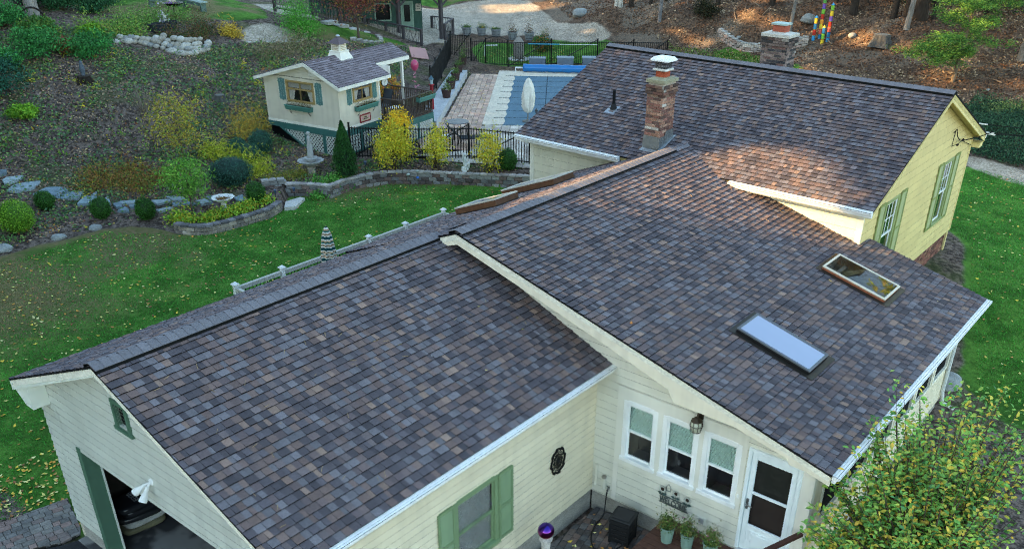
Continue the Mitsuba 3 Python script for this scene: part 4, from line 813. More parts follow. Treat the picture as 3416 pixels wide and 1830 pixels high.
# ---------------------------------------------------------------- walls of split-face blocks
def resample(P, step):
    P = np.array(P, float); d = np.r_[0, np.cumsum(np.linalg.norm(np.diff(P, axis=0), axis=1))]; n = max(2, int(round(d[-1] / step))); t = np.linspace(0, d[-1], n + 1)
    return np.column_stack([np.interp(t, d, P[:, i]) for i in range(P.shape[1])])
def block_wall(name, label, line, z0, courses, h, pal, seed, bl=.30, cap=.08, capcol=None, depth=.24, inward=1, capover=.02, cat='retaining wall'):
    """curved wall of separate split-face blocks; z0 a number or a function of (x, y) for the foot"""
    g = rng(seed); k = thing(name, label, cat)
    zf_ = z0 if callable(z0) else (lambda x, y: z0)
    for r in range(courses + (1 if cap else 0)):
        top = r == courses; hh = cap if top else h; off = .5 * bl if r % 2 else 0
        Q = resample(line, bl * (1.0 if not top else .95)); 
        if r % 2 and not top: Q = np.vstack([Q[:1], (Q[:-1] + Q[1:]) / 2, Q[-1:]])
        for a, b in zip(Q[:-1], Q[1:]):
            d = b - a; L = np.linalg.norm(d)
            if L < .05: continue
            zb = zf_(*((a + b) / 2)) - .03 + r * (h + .004); fr = frame((*a, zb), (*d, 0)); o = capover if top else g.uniform(-.012, .012)
            w = MB(); base = trimesh.creation.box((L - .010, depth, hh - .004)); v = base.vertices + [L / 2, inward * (depth / 2 - o), hh / 2]
            col = (capcol if top and capcol is not None else pal)[g.integers(len(capcol if top and capcol is not None else pal))] * g.uniform(.8, 1.2)
            y0, y1 = sorted((-inward * o, inward * (depth - o)))
            w.bev(.005, L - .005, y0, y1, .002, hh - .002, .016 if not top else .012, col, fr)
            # split face: push the corners about
            v = w.V[0]; w.V[0] = v + g.normal(size=v.shape) * .006
            w.put(k + ('__cap_block' if top else '__block'), 'stone')
    return k
BLK = [s('#7d7b7a'), s('#8d8a86'), s('#6d6663'), s('#7f6d66'), s('#5f5552'), s('#92908c'), s('#75625c')]
gfoot = lambda x, y: max(0.0, .026 * x) - .02
block_wall('garden_wall', 'curved grey and brown block retaining wall along the far edge of the lawn', RETW, lambda x, y: min(gz(x - .12, y - .12), .40), 3, .15, BLK, 51, capcol=[s('#a39f9b'), s('#b0a8a2'), s('#948a86'), s('#a8a29e')], inward=-1, depth=.26)
block_wall('bed_wall', 'low curved two-course block wall round the lime ground cover bed', BEDW[::-1], lambda x, y: gz(x - .05, y - .2), 2, .15, [s('#9c9184'), s('#8a8076'), s('#a69a8c'), s('#7d756e')], 52, capcol=[s('#6d6a6c'), s('#7c787a'), s('#5c595b')], cap=.09, inward=-1, depth=.24)
k = 'garden_step'; MB().flat(Polygon([(6.78, 19.05), (7.35, 18.72), (8.35, 19.35), (8.25, 19.75), (7.4, 19.75)]).buffer(-.13), .16, .33, s('#b9b7b1')).put(k, 'stone', number=False); tag(k, 'pale grey stone slab step between the two block walls', 'step')
FLAG = [[(1.0, 28.07), (1.17, 27.94), (1.03, 27.75), (0.8, 27.7)], [(0.72, 27.43), (0.97, 27.58), (1.49, 27.38), (1.35, 27.24), (0.92, 27.1), (0.66, 27.14)], [(0.48, 26.66), (0.87, 26.93), (1.77, 26.71), (1.55, 26.48), (1.19, 26.32), (0.74, 26.37)], [(1.06, 25.93), (1.68, 26.18), (2.2, 25.77), (2.17, 25.43), (1.67, 25.28), (1.29, 25.6)], [(1.5, 25.30), (2.17, 25.39), (2.23, 25.14), (1.8, 24.89), (1.56, 25.05)], [(1.77, 24.84), (2.31, 25.29), (2.61, 25.22), (2.35, 24.84), (2.05, 24.6)], [(1.82, 24.26), (2.34, 24.66), (2.62, 24.35), (2.3, 23.87)], [(2.51, 24.52), (2.82, 24.69), (2.64, 24.39)], [(2.66, 24.01), (2.92, 24.09), (2.62, 23.41), (2.51, 23.65)], [(2.55, 22.87), (2.91, 22.96), (2.82, 22.54)], [(2.72, 23.43), (2.96, 23.38), (2.84, 22.99), (2.64, 23.08)], [(2.98, 23.43), (3.45, 23.14), (3.33, 22.94), (2.93, 23.13)], [(3.07, 22.94), (3.5, 22.65), (3.22, 22.55), (3.01, 22.78)], [(3.48, 23.12), (3.80, 22.90), (3.70, 22.63), (3.38, 22.93)], [(3.82, 22.76), (4.36, 22.4), (4.29, 22.19), (3.78, 22.26)], [(4.38, 22.70), (4.8, 22.23), (4.77, 21.85), (4.35, 22.15)], [(4.27, 22.11), (4.79, 21.68), (4.81, 21.3), (4.15, 21.81)], [(4.91, 21.58), (5.23, 21.47), (5.22, 20.94), (4.85, 21.16)], [(5.37, 21.64), (5.61, 21.51), (5.46, 21.06), (5.27, 21.19)], [(5.58, 21.15), (5.95, 21.08), (5.96, 20.83), (5.50, 20.85)], [(6.0, 20.74), (6.38, 20.77), (6.21, 20.2), (5.94, 20.37)], [(3.49, 21.95), (3.98, 21.83), (4.06, 21.66), (3.5, 21.69)]]
g = rng(53); tag('flagstone_path', 'winding path of irregular blue-grey flagstones', 'path', kind='structure'); first = True
for P in FLAG:
    P = np.array(P); c = P.mean(0); p = Polygon(P).buffer(.0)
    q = np.array(p.exterior.coords)[:-1]; q = np.vstack([np.vstack([a, a * .5 + b * .5 + g.normal(size=2) * .02]) for a, b in zip(q, np.roll(q, -1, 0))])
    z = gzs(q[:, 0], q[:, 1]); zc = gz(*c); n = len(q); A_ = np.linalg.lstsq(np.column_stack([q - c, np.ones(n)]), z, rcond=None)[0] * [.6, .6, 1]
    zt = A_[2] + .065 + g.uniform(-.01, .03) + (q - c) @ A_[:2]; col = [s('#7d8f97'), s('#8c9aa0'), s('#75868f'), s('#93a0a3'), s('#6d7b82')][g.integers(5)] * g.uniform(.85, 1.1)
    inn = c + (q - c) * .96; v = np.vstack([np.column_stack([inn, zt]), np.column_stack([q, zt - .018]), np.column_stack([q, zt - .22]), [[*c, zt.mean() + .004]]]); i = np.arange(n)
    f = [[3 * n, a, (a + 1) % n] for a in i] + [[n + a, n + (a + 1) % n, (a + 1) % n] for a in i] + [[n + a, (a + 1) % n, a] for a in i] + [[2 * n + a, 2 * n + (a + 1) % n, n + (a + 1) % n] for a in i] + [[2 * n + a, n + (a + 1) % n, n + a] for a in i]
    MB().add(v, f, col).put('flagstone_path__stone', 'stone')

# ---------------------------------------------------------------- black picket fences
FB = s('#131416')
def fence(key, P, z, h, gap=.11, posts=True, arch=None, rails=(.10, .17, .88), post_at=None, ph=.06):
    """picket fence along the points P (x, y): posts, rails and every picket a part"""
    P = [np.array(p, float) for p in P]; zf_ = z if callable(z) else (lambda x, y: z)
    for i, p in enumerate(P):
        if post_at is None or i in post_at:
            b = zf_(*p); kk = MB().box(p[0] - .032, p[0] + .032, p[1] - .032, p[1] + .032, b - .1, b + h + ph, FB).put(key + '__post', 'paint')
    for a, b in zip(P[:-1], P[1:]):
        za, zb = zf_(*a), zf_(*b); L = np.linalg.norm(b - a)
        for r in rails:
            MB().bar((*a, za + h * (1 - r) if r else za), (*b, zb + h * (1 - r)), .035, .042, FB).put(key + '__rail', 'paint')
        n = int(L / gap)
        for i in range(1, n):
            t = i / n; x, y = a + (b - a) * t; zz = za + (zb - za) * t
            MB().bar((x, y, zz + .06), (x, y, zz + h * (.92 if (arch is None) else .92 + arch * math.sin(math.pi * t))), .026, .026, FB).put(key + '__picket', 'paint')
k = thing('front_fence', 'black picket fence from the shed to the house corner, before the lounge chair', 'fence')
fence(k, [(11.45, 20.35), (12.98, 18.72), (14.53, 16.62), (15.55, 14.25), (15.9, 12.6)], lambda x, y: gz(x, y) if y < 20 else .98, 1.42, rails=(.0, .12, .90))
U1, U2 = np.array([29.7, 30.3]), np.array([36.4, 22.75]); ud = (U2 - U1) / np.linalg.norm(U2 - U1)
k = thing('rear_fence', 'black picket fence with an arched gate along the far end of the pool', 'fence')
pts_ = [U1, np.array([30.3, 29.65]), np.array([30.98, 28.45]), np.array([33.0, 26.7]), np.array([34.9, 24.6]), np.array([36.3, 22.9]), np.array([37.6, 21.3])]
fence(k, pts_[:2], 1.02, 1.55, rails=(.0, .1, .93)); fence(k, pts_[2:], 1.02, 1.5, rails=(.0, .1, .93))
fence(k, pts_[1:3], 1.02, 1.5, rails=(.1, .93), arch=.14, post_at=[], gap=.1)
tt = np.linspace(0, 1, 13); m = MB(); m.tube([(*(pts_[1] + (pts_[2] - pts_[1]) * t), 2.52 + .2 * math.sin(math.pi * t)) for t in tt], .02, 6, FB); m.put(k + '__gate_arch', 'paint')
k = thing('side_fence', 'tall black picket fence climbing behind the row of dark planters', 'fence')
fence(k, [(20.9, 25.05), (22.6, 26.35), (24.6, 27.9), (26.6, 29.45), (28.4, 30.85), (29.2, 31.5)], lambda x, y: 1.34 + .012 * (x - 20), 1.42, gap=.10, rails=(.0, .1, .93))
fence(k, [(29.2, 31.5), (29.68, 30.36)], lambda x, y: 1.36, 1.5, rails=(.0, .1, .93), post_at=[0])

# ---------------------------------------------------------------- the pool terrace
PO = np.array([19.8, 19.34]); pa = np.array([28.76, 26.13]) - PO; pa /= np.linalg.norm(pa); pb = np.array([pa[1], -pa[0]])
fp = lambda a, b: tuple(PO + pa * a + pb * b); PANG = math.degrees(math.atan2(pa[1], pa[0]))
PAVC = [s('#b59a88'), s('#bda08c'), s('#a58f82'), s('#b09284'), s('#c2ab98'), s('#a89080')]
pavers('pool_paving', 'pinkish grey paver strip along the left side of the pool', [fp(-4.5, -.95), fp(11.9, -.95), fp(11.9, -2.55), fp(1.2, -2.75), fp(-.6, -4.2), fp(-4.5, -3.2)], 1.03, PAVC, 61, w=[.26, .38], h=.26, ang=PANG, gap=.014, by=(20, 20, 1))
ring = Polygon([fp(-.1, -.95), fp(13.0, -.95), fp(13.0, 7.5), fp(-.1, 7.5)])
MB().flat(ring, .94, 1.026, s('#c6bcaa')).put('pool_coping', 'stone', number=False); tag('pool_coping', 'pale concrete deck round the covered pool', 'pool deck', kind='structure')
pavers('terrace', 'pale paved terrace behind the black picket fence', [fp(-.12, -.95), fp(-.12, 6), fp(-6.3, 6), (15.2, 13.7), (13.6, 17.2), (13.4, 18.7), fp(-4.5, -.95)], 1.03, [s('#b5aea3'), s('#aaa297'), s('#bdb5aa'), s('#a59b91')], 62, w=[.4, .6], h=.4, ang=PANG, gap=.014, by=(16, 17, 1))
k = thing('pool_cover', 'blue-grey mesh safety cover strapped over the swimming pool', 'pool cover'); CV = s('#587180')
edge = []
for i in range(9):
    a0 = -.2 + i * 1.45
    for t in np.linspace(0, 1, 7)[:-1]: edge.append((a0 + 1.45 * t, .10 * math.sin(math.pi * t)))
poly = Polygon([fp(a, b) for a, b in edge if a <= 11.6] + [fp(11.6, 6.5), fp(-.2, 6.5)])
MB().flat(poly, 1.028, 1.034, CV).put(k + '__mesh', 'matte')
m = MB()
for i in range(9):
    a = -.2 + i * 1.45
    if a > 11.6: continue
    MB().bar((*fp(a, -.42), 1.036), (*fp(a, 6.5), 1.036), .035, .008, s('#25333d')).put(k + '__strap', 'matte'); kk = MB().bar((*fp(a, -.5), 1.035), (*fp(a, -.40), 1.035), .05, .02, s('#2b2b2b')).put(k + '__anchor', 'metal')
for b in (1.95, 4.1): MB().bar((*fp(-.2, b), 1.038), (*fp(11.6, b), 1.038), .035, .008, s('#25333d')).put(k + '__strap', 'matte')
# planter wall with its grey slab and the five dark pots
line = [fp(-1.0, -2.98), fp(11.2, -2.72)]
block_wall('planter_wall', 'straight brown-grey block wall carrying the row of dark pots', line, 1.0, 2, .155, [s('#8a7d76'), s('#7d716c'), s('#968a82'), s('#6d6460')], 54, bl=.3, cap=0, inward=1, depth=.3, cat='retaining wall')
lg = Polygon([fp(-1.0, -2.96), fp(11.3, -2.70), fp(11.3, -3.6), fp(-.4, -3.9)]); MB().flat(lg, .9, 1.335, s('#a9abad')).put('stone_ledge', 'stone', number=False); tag('stone_ledge', 'grey slab ledge under the five dark pots', 'ledge', kind='structure')
names = ['dark brown pot at the near end of the pool ledge', 'dark brown pot second from the near end of the ledge', 'dark brown pot in the middle of the pool ledge', 'dark brown pot second from the far end of the ledge', 'dark brown pot with tall green plant at the far end of the ledge']
def potted(name, x, y, z, r, h, label, cat, group, col, seed, pl, n=260, ph=.3, bsdf='matte', ring=None):
    g = rng(seed); k = thing(name, label, cat, group)
    MB().lathe([(0, 0), (r * .74, 0), (r * .98, h * .8), (r * 1.04, h * .82), (r * 1.04, h), (r * .93, h), (r * .9, h * .9), (0, h * .88)], 20, col, (x, y, z)).put(k + '__pot', bsdf)
    if ring is not None:
        for t in ring: MB().lathe([(r * (.76 + .24 * t), h * t - .018), (r * (.78 + .24 * t) + .006, h * t), (r * (.76 + .24 * t), h * t + .018)], 20, s('#4a4c4e'), (x, y, z)).put(k + '__hoop', 'metal')
    MB().lathe([(0, h * .9), (r * .9, h * .9)], 16, s('#2c221b'), (x, y, z)).put(k + '__soil', 'matte')
    P = np.column_stack([x + g.normal(size=n) * r * .5, y + g.normal(size=n) * r * .5, z + h * .95 + np.abs(g.normal(size=n)) * ph * .5]); tag(MB().leaves(P, .07, np.array(pl)[g.integers(len(pl), size=n)], g).put(k + '__foliage', 'leaf'), None, kind='stuff')
    m = MB()
    for i in range(7): q = P[g.integers(n)]; m.tube([(x, y, z + h * .9), q], .005, 3, s('#4a3d2c'))
    tag(m.put(k + '__stem', 'leaf'), None, kind='stuff')
GR = [s('#5f7d3c'), s('#47682f'), s('#7d8f45'), s('#35522a')]; WH = [s('#c9c6bd'), s('#8f958a'), s('#6d7d55')]; RUST = [s('#6b4438'), s('#7d5a45'), s('#5c4a38'), s('#6d6b3f')]
for i, ((x, y), pl, ph) in enumerate(zip([(21.05, 24.35), (22.75, 25.65), (24.5, 26.95), (26.3, 28.4), (28.1, 29.75)], [WH + GR, GR, GR, GR, GR], [.35, .25, .3, .3, .75])):
    x, y = x + .12, y - .12; potted('dark_pot', x, y, 1.335, .25, .42, names[i], 'pot', 'dark pots on the pool ledge', s('#4a3a38'), 70 + i, pl, ph=ph)
bn = ['leftmost weathered half barrel, low green plant inside', 'half barrel second from the left with a yellow flower', 'half barrel third from the left, nearly empty', 'half barrel with a reddish drooping plant behind the gate', 'half barrel with the widest brown flower heads', 'rightmost half barrel with an upright ochre plant']
for i, ((x, y, z), pl, ph) in enumerate(zip([(34.1, 34.68, 1.88), (35.03, 34.2, 1.79), (35.7, 33.5, 1.72), (36.04, 32.34, 1.6), (36.67, 31.41, 1.59), (36.66, 30.04, 1.54)], [GR, [s('#b08a2a')] + GR, GR[2:], RUST, RUST, RUST[2:] + [s('#8d8a4a')]], [.2, .3, .12, .6, .6, .55])):
    potted('half_barrel', x, y, gz(x, y) - .02, .33, .48, bn[i], 'barrel planter', 'half barrel planters behind the pool fence', s('#85888a'), 80 + i, pl, ph=ph, bsdf='wood', ring=(.25, .7))
# rolled solar cover on its reel
k = thing('solar_cover_reel', 'bright blue rolled bubble cover on a white reel at the far end of the pool', 'cover reel'); r0, r1 = np.array([30.2, 26.62]), np.array([32.9, 22.75]); g = rng(91)
tt = np.linspace(0, 1, 40); m = MB(); m.tube([(*(r0 + (r1 - r0) * t), 1.27) for t in tt], .21 * (1 + .05 * np.sin(tt * 37) + .05 * g.normal(size=40) * .5), 20, s('#1f74b8')); m.put(k + '__roll', 'gloss', smooth=True)
for q in (r0 - (r1 - r0) / np.linalg.norm(r1 - r0) * .45, r1):
    m = MB(); d = (r1 - r0) / np.linalg.norm(r1 - r0) * .5; m.tube([(*q, 1.03), (*q, 1.27), (*(q + d), 1.27)], .045, 10, WHITE); m.put(k + '__stand', 'paint')
for i, ((x, y), lb) in enumerate(zip([(32.45, 27.35), (33.45, 25.95), (34.1, 24.5)], ['grey deck storage box left of the other two', 'grey deck storage box between two like it', 'grey deck storage box nearest the roof edge'])):
    k = thing('deck_box', lb + ' behind the blue roll', 'storage box', 'storage boxes beyond the pool'); fr = frame((x, y, gz(x, y)), tuple(pb) + (0,)); GB = s('#6f7d8c')
    MB(fr).bev(-.5, .5, -.26, .26, 0, .46, .015, GB).put(k + '__body', 'paint'); MB(fr).bev(-.53, .53, -.29, .29, .46, .54, .02, s('#8a97a3')).put(k + '__lid', 'paint')
    for j in range(8): MB(fr).bev(-.46 + j * .118, -.37 + j * .118, -.272, -.26, .05, .42, .004, GB * .9).put(k + '__panel_rib', 'paint')
# covered umbrella
k = thing('covered_umbrella', 'patio umbrella wrapped in a white cover beside the pool', 'umbrella'); x, y = 21.0, 18.75; zz = np.linspace(1.45, 3.02, 30); an = np.arange(36) * 2 * np.pi / 36
pr_ = np.interp(zz, [1.45, 1.5, 1.7, 2.2, 2.7, 2.95, 3.02], [.10, .17, .27, .30, .22, .11, .03]); R = pr_[:, None] * (1 + .13 * np.sin(an * 5 + zz[:, None] * 2.0) + .05 * np.sin(an * 9)); V = np.stack([x + R * np.cos(an), y + R * np.sin(an), np.repeat(zz[:, None], 36, 1)], -1).reshape(-1, 3)
i, j = np.meshgrid(np.arange(29), np.arange(36), indexing='ij'); MB().add(V, np.stack([i * 36 + j, i * 36 + (j + 1) % 36, (i + 1) * 36 + (j + 1) % 36, (i + 1) * 36 + j], -1).reshape(-1, 4), s('#d9d6cb')).put(k + '__cover', 'matte', smooth=True)
MB().tube([(x - .05, y, 1.03), (x, y, 1.6)], .03, 10, s('#8d8a80')).put(k + '__pole', 'metal'); MB().lathe([(0, 0), (.25, 0), (.25, .06), (.05, .1), (0, .1)], 20, s('#6b6a66'), (x - .05, y, 1.02)).put(k + '__base', 'stone')
# lounge chair, stool, glass table
k = thing('lounge_chair', 'black sling lounge chair behind the front fence', 'lounge chair'); fr = frame((15.95, 17.95, 1.03), (.80, -.60, 0)); m = MB(fr)
for sy in (-.3, .3): m.tube([(-.95, sy, .95), (-.35, sy, .38), (.85, sy, .36), (.92, sy, .28), (.92, sy, 0)], .02, 8, B2); m.tube([(-.35, sy, .38), (-.40, sy, 0)], .02, 8, B2); m.tube([(-.7, sy, .68), (-.75, sy, 0)], .016, 8, B2)
for a in ((-.95, .95), (.9, .36)): m.tube([(a[0], -.3, a[1]), (a[0], .3, a[1])], .018, 8, B2)
m.put(k + '__frame', 'metal'); MB(fr).add([[-.95, -.29, .95], [-.95, .29, .95], [-.35, .29, .385], [-.35, -.29, .385], [-.96, -.29, .94], [-.96, .29, .94], [-.36, .29, .375], [-.36, -.29, .375]], [[0, 1, 2, 3], [4, 5, 6, 7], [0, 3, 7, 4], [1, 2, 6, 5]], s('#202226')).put(k + '__backrest', 'matte'); MB(fr).box(-.34, .88, -.29, .29, .365, .375, s('#33363a')).put(k + '__seat', 'matte')
k = thing('stool', 'white plastic stool beside the black lounge chair', 'stool'); fr = frame((15.35, 18.62, 1.03), (.8, -.6, 0)); MB(fr).bev(-.22, .22, -.2, .2, .42, .46, .015, WHITE).put(k + '__seat', 'paint')
for a in (-1, 1):
    for b in (-1, 1): MB(fr).tube([(a * .16, b * .15, .43), (a * .2, b * .19, 0)], .025, 8, WHITE).put(k + '__leg', 'paint')
k = thing('side_table', 'round dark metal table behind the white stool', 'table'); MB().lathe([(0, .70), (.5, .70), (.52, .715), (.5, .73), (0, .73)], 32, s('#4b4f55'), (16.6, 19.2, 1.03)).put(k + '__top', 'metal')
for a in range(4): t = a * math.pi / 2 + .4; MB().tube([(16.6 + .4 * math.cos(t), 19.2 + .4 * math.sin(t), 1.74), (16.6 + .46 * math.cos(t), 19.2 + .46 * math.sin(t), 1.03)], .016, 8, B2).put(k + '__leg', 'metal')
# lamp on a red post by the shed deck, solar lamp beside the pool
k = thing('post_lamp', 'blue-grey lantern on a red post beside the shed railing', 'lamp post'); x, y = 18.86, 22.95
MB().bev(x - .06, x + .06, y - .06, y + .06, 1.1, 2.45, .01, s('#8c1f2c')).put(k + '__post', 'paint'); MB().bev(x - .1, x + .1, y - .1, y + .1, 2.45, 2.5, .01, s('#a02733')).put(k + '__plate', 'paint')
MB().lathe([(0, 2.5), (.07, 2.5), (.09, 2.72), (.0, 2.72)], 6, s('#9fb0b5'), (x, y, 0)).put(k + '__lantern', 'gloss'); MB().lathe([(.13, 2.72), (.05, 2.84), (.03, 2.88), (0, 2.9)], 6, s('#4f6f80'), (x, y, 0)).put(k + '__roof', 'paint')
def solar(x, y, z, label, hgt=.42, col='#3a4a60'):
    k = thing('solar_light', label, 'garden light', 'solar lights in the beds'); MB().tube([(x, y, z - .05), (x, y, z + hgt - .12)], .012, 6, s('#26282b')).put(k + '__stake', 'paint'); MB().lathe([(0, hgt - .14), (.035, hgt - .13), (.05, hgt - .02), (.075, hgt), (.02, hgt + .03), (0, hgt + .03)], 12, s(col), (x, y, z)).put(k + '__head', 'gloss')
for x, y, lb in ((8.1, 19.9, 'solar light at the corner of the garden wall'), (10.95, 18.95, 'solar light right of the conical evergreen'), (12.9, 16.95, 'solar light between the second and third yellow shrub'), (13.95, 15.3, 'solar light left of the rightmost yellow shrub'), (7.0, 19.55, 'solar light beside the stone slab step')): solar(x, y, gz(x, y), lb)
k = thing('pool_lamp', 'small dark lamp on a slim pole at the near edge of the pool', 'lamp'); x, y = fp(-.25, 1.6); MB().tube([(x, y, 1.03), (x, y, 1.62)], .016, 8, FB).put(k + '__pole', 'paint'); MB().lathe([(0, .58), (.04, .58), (.075, .72), (.09, .74), (.02, .80), (0, .82)], 8, s('#3b4046'), (x, y, 1.03)).put(k + '__head', 'gloss')
# skimmer pole hung along the rear fence
p0, p1 = pts_[2] + ud * 1.2, pts_[2] + ud * 5.4; m = MB(); m.tube([(*(p0 - [.06, .06]), 2.33), (*(p0 * .55 + p1 * .45 - [.06, .06]), 2.31)], .025, 8, s('#3f9fc0')); kk = thing('skimmer_pole', 'blue and white pole hanging along the rear fence', 'pole'); m.put(kk + '__grip', 'paint'); MB().tube([(*(p0 * .55 + p1 * .45 - [.06, .06]), 2.31), (*(p1 - [.06, .06]), 2.29)], .02, 8, s('#d3d6d6')).put(kk + '__shaft', 'paint')
# ---------------------------------------------------------------- the garden shed
SH = thing('garden_shed', 'beige garden playhouse with teal shutters, cupola and railed porch on a lattice base', 'shed')
th = math.radians(9.5); SN = np.array([11.45, 20.82]); se1 = np.array([math.cos(th), math.sin(th)]); se2 = np.array([-se1[1], se1[0]])
Ssh = (np.array([*SN, 0.]), np.array([*se1, 0]), np.array([*se2, 0]), np.array([0, 0, 1.]))       # a along the porch side, b along the gable
fA = frame((*SN, 0), tuple(-se2) + (0,)); fA = (fA[0], fA[1], fA[2], fA[3])                        # gable wall, x = -b
fC = frame((*SN, 0), tuple(se1) + (0,))                                                            # side wall, x = a
BEI, TEAL, STRIM, OCH = s('#d9d0bd'), s('#5d8280'), s('#ece8dc'), s('#a58a5a')
SZ, SR, SW, SRZ = 2.0, 1.42, 3.95, 4.60
sro = lambda b: SRZ - (.46 if b < SR else .285) * abs(b - SR)
gpoly_ = Polygon([(-SW, SZ), (0, SZ), (0, sro(0) - .08), (-SR, SRZ - .08), (-SW, sro(SW) - .08)])
W1, W2 = (-2.72, 2.93, -1.24, 3.78), (.86, 2.99, 2.08, 3.80)
MB(fA).prism(gpoly_.difference(sbox(*W1)), -.02, .05, BEI).put(SH + '__wall', 'paint'); MB(fC).prism(sbox(.05, SZ, 2.62, sro(0) - .1).difference(sbox(*W2)), -.02, .05, BEI).put(SH + '__wall', 'paint')
m = MB(Ssh); m.box(2.57, 2.62, .05, SW, SZ, 3.9, s('#8f8672')); m.box(.05, 2.57, SW - .05, SW, SZ, 3.9, BEI); m.box(.05, 2.57, .05, SW - .05, SZ - .02, SZ, s('#51483c')); m.put(SH + '__wall', 'paint')
m = MB(fA); m.box(-SW, .0, -.035, -.021, SZ, SZ + .10, STRIM); m.box(-.07, 0.02, -.034, -.021, SZ + .1, 3.85, BEI * .97); m.box(-SW, -.07, -.03, -.0205, 3.9, 3.93, s('#8f887a')); m.put(SH + '__trim', 'paint')
m = MB(fC); m.box(.0, 2.62, -.035, -.021, SZ, SZ + .10, STRIM); m.box(-.03, .07, -.0345, -.021, SZ + .1, 3.85, BEI * .97); m.box(2.55, 2.64, -.034, -.021, SZ + .1, 3.85, STRIM); m.put(SH + '__trim', 'paint')
# roof: saltbox, the porch part narrower on the near side
for side, (b0, b1, sl, poly) in enumerate(((SR, -.32, .46, Polygon([(-.28, 0), (5.45, 0), (5.45, .95 * 1.1), (3.05, .95 * 1.1), (3.05, 1.74 * 1.1), (-.28, 1.74 * 1.1)])), (SR, 4.25, .285, sbox(-.28, 0, 5.45, 2.85 * 1.04)))):
    D = np.array([*(se2 * (-1 if side == 0 else 1)), -sl]); D /= np.linalg.norm(D); O = np.array([*(SN + se2 * SR), SRZ]); A = np.array([*se1, 0]); N = np.cross(A, D); N = N if N[2] > 0 else -N
    fr = (O - N * .006, A, D, N); m = MB(fr); m.flat(poly, -.06, 0, STRIM * .9); key = m.put(SH + '__roof', 'paint')
    mm = MB()
    for x in shingles(O, A, D, poly, 600 + side, e=.135, pal=np.array([s('#80757a'), s('#796e72'), s('#887d82'), s('#72676b')]), pw=[.3, .3, .2, .2], tw=(.26, .34)):
        mm.add(x[1], x[2], x[3]) if side else MB().add(x[1], x[2], x[3]).put(key + '__shingle', 'shingle')
    if side: tag(mm.put(key + '__shingle_cover', 'shingle'), None, kind='stuff')
fr = (np.array([*(SN + se2 * SR), SRZ]), np.array([*se1, 0]), np.array([*se2, 0]), np.array([0, 0, 1.])); g = rng(63)
for i in range(19):
    x = -.28 + i * .302; MB(fr).add([[x + a, b, -(.46 if b < 0 else .285) * abs(b) + .022 - .012 * (a > 0)] for a in (0, .30) for b in (-.15, 0, .15)] + [[x + a, b, -(.46 if b < 0 else .285) * abs(b) + .008] for a in (0, .30) for b in (-.15, 0, .15)], [[0, 1, 4, 3], [1, 2, 5, 4], [0, 3, 9, 6], [2, 8, 11, 5], [0, 6, 7, 1], [1, 7, 8, 2], [3, 4, 10, 9], [4, 5, 11, 10]], s('#665b5f') * g.uniform(.85, 1.15)).put(SH + '__ridge_shingle', 'shingle')
m = MB(fA); m.prism(Polygon([(-SR, SRZ - .01), (.32, sro(-.32) - .01), (.32, sro(-.32) - .14), (-SR, SRZ - .15), (-4.22, sro(4.22) - .13), (-4.22, sro(4.22) - .01)]), -.30, -.27, STRIM); m.put(SH + '__rake_board', 'paint')
m = MB(Ssh); m.box(-.27, 3.05, -.34, -.31, sro(-.32) - .13, sro(-.32), STRIM); m.box(3.03, 3.06, -.31, .46, sro(-.32) - .13, sro(.47) - .03, STRIM); m.box(3.06, 5.45, .45, .48, sro(.47) - .17, sro(.47) - .02, STRIM); m.box(-.2, 3.0, -.31, -.02, sro(-.32) - .10, sro(-.32) - .08, STRIM * .9); m.put(SH + '__fascia', 'paint')
k = MB(fA).box(-1.42, -1.0, -.03, -.02, 4.05, 4.40, STRIM).put(SH + '__gable_vent', 'paint')
for i in range(6): MB(fA).box(-1.38, -1.04, -.045, -.03, 4.08 + i * .052, 4.105 + i * .052, STRIM * .85).put(k + '__louver', 'paint')
# cupola
c0 = np.array([*(SN + se1 * 1.95 + se2 * SR), 0.]); fr = (c0, Ssh[1], Ssh[2], Ssh[3]); zc = SRZ
m = MB(fr); q = .36
m.add([[x * k_, y * k_, z] for z, k_ in ((zc - .18, .40), (zc + .12, .27)) for x, y in ((-1, -1), (1, -1), (1, 1), (-1, 1))], [[0, 1, 5, 4], [1, 2, 6, 5], [2, 3, 7, 6], [3, 0, 4, 7]], STRIM); m.bev(-.30, .30, -.30, .30, zc + .12, zc + .16, .01, STRIM); m.box(-.22, .22, -.22, .22, zc + .16, zc + .46, STRIM); cu = m.put(SH + '__cupola', 'paint')
for i in range(4):
    z = zc + .19 + i * .063
    for a, b, c, d in ((-.16, .16, -.245, -.22), (-.245, -.22, -.16, .16)): MB(fr).box(a, b, c, d, z, z + .02, s('#b9a888')).put(cu + '__louver', 'paint')
m = MB(fr); m.add([[x, y, zc + .45] for x, y in ((-.36, -.36), (.36, -.36), (.36, .36), (-.36, .36))] + [[0, 0, zc + .72]], [[0, 1, 4], [1, 2, 4], [2, 3, 4], [3, 0, 4], [0, 2, 1], [0, 3, 2]], s('#665b5f')); m.put(cu + '__roof', 'shingle'); MB(fr).blob((0, 0, zc + .72), (.09, .09, .05), s('#b9c0c2')).put(cu + '__finial', 'metal')
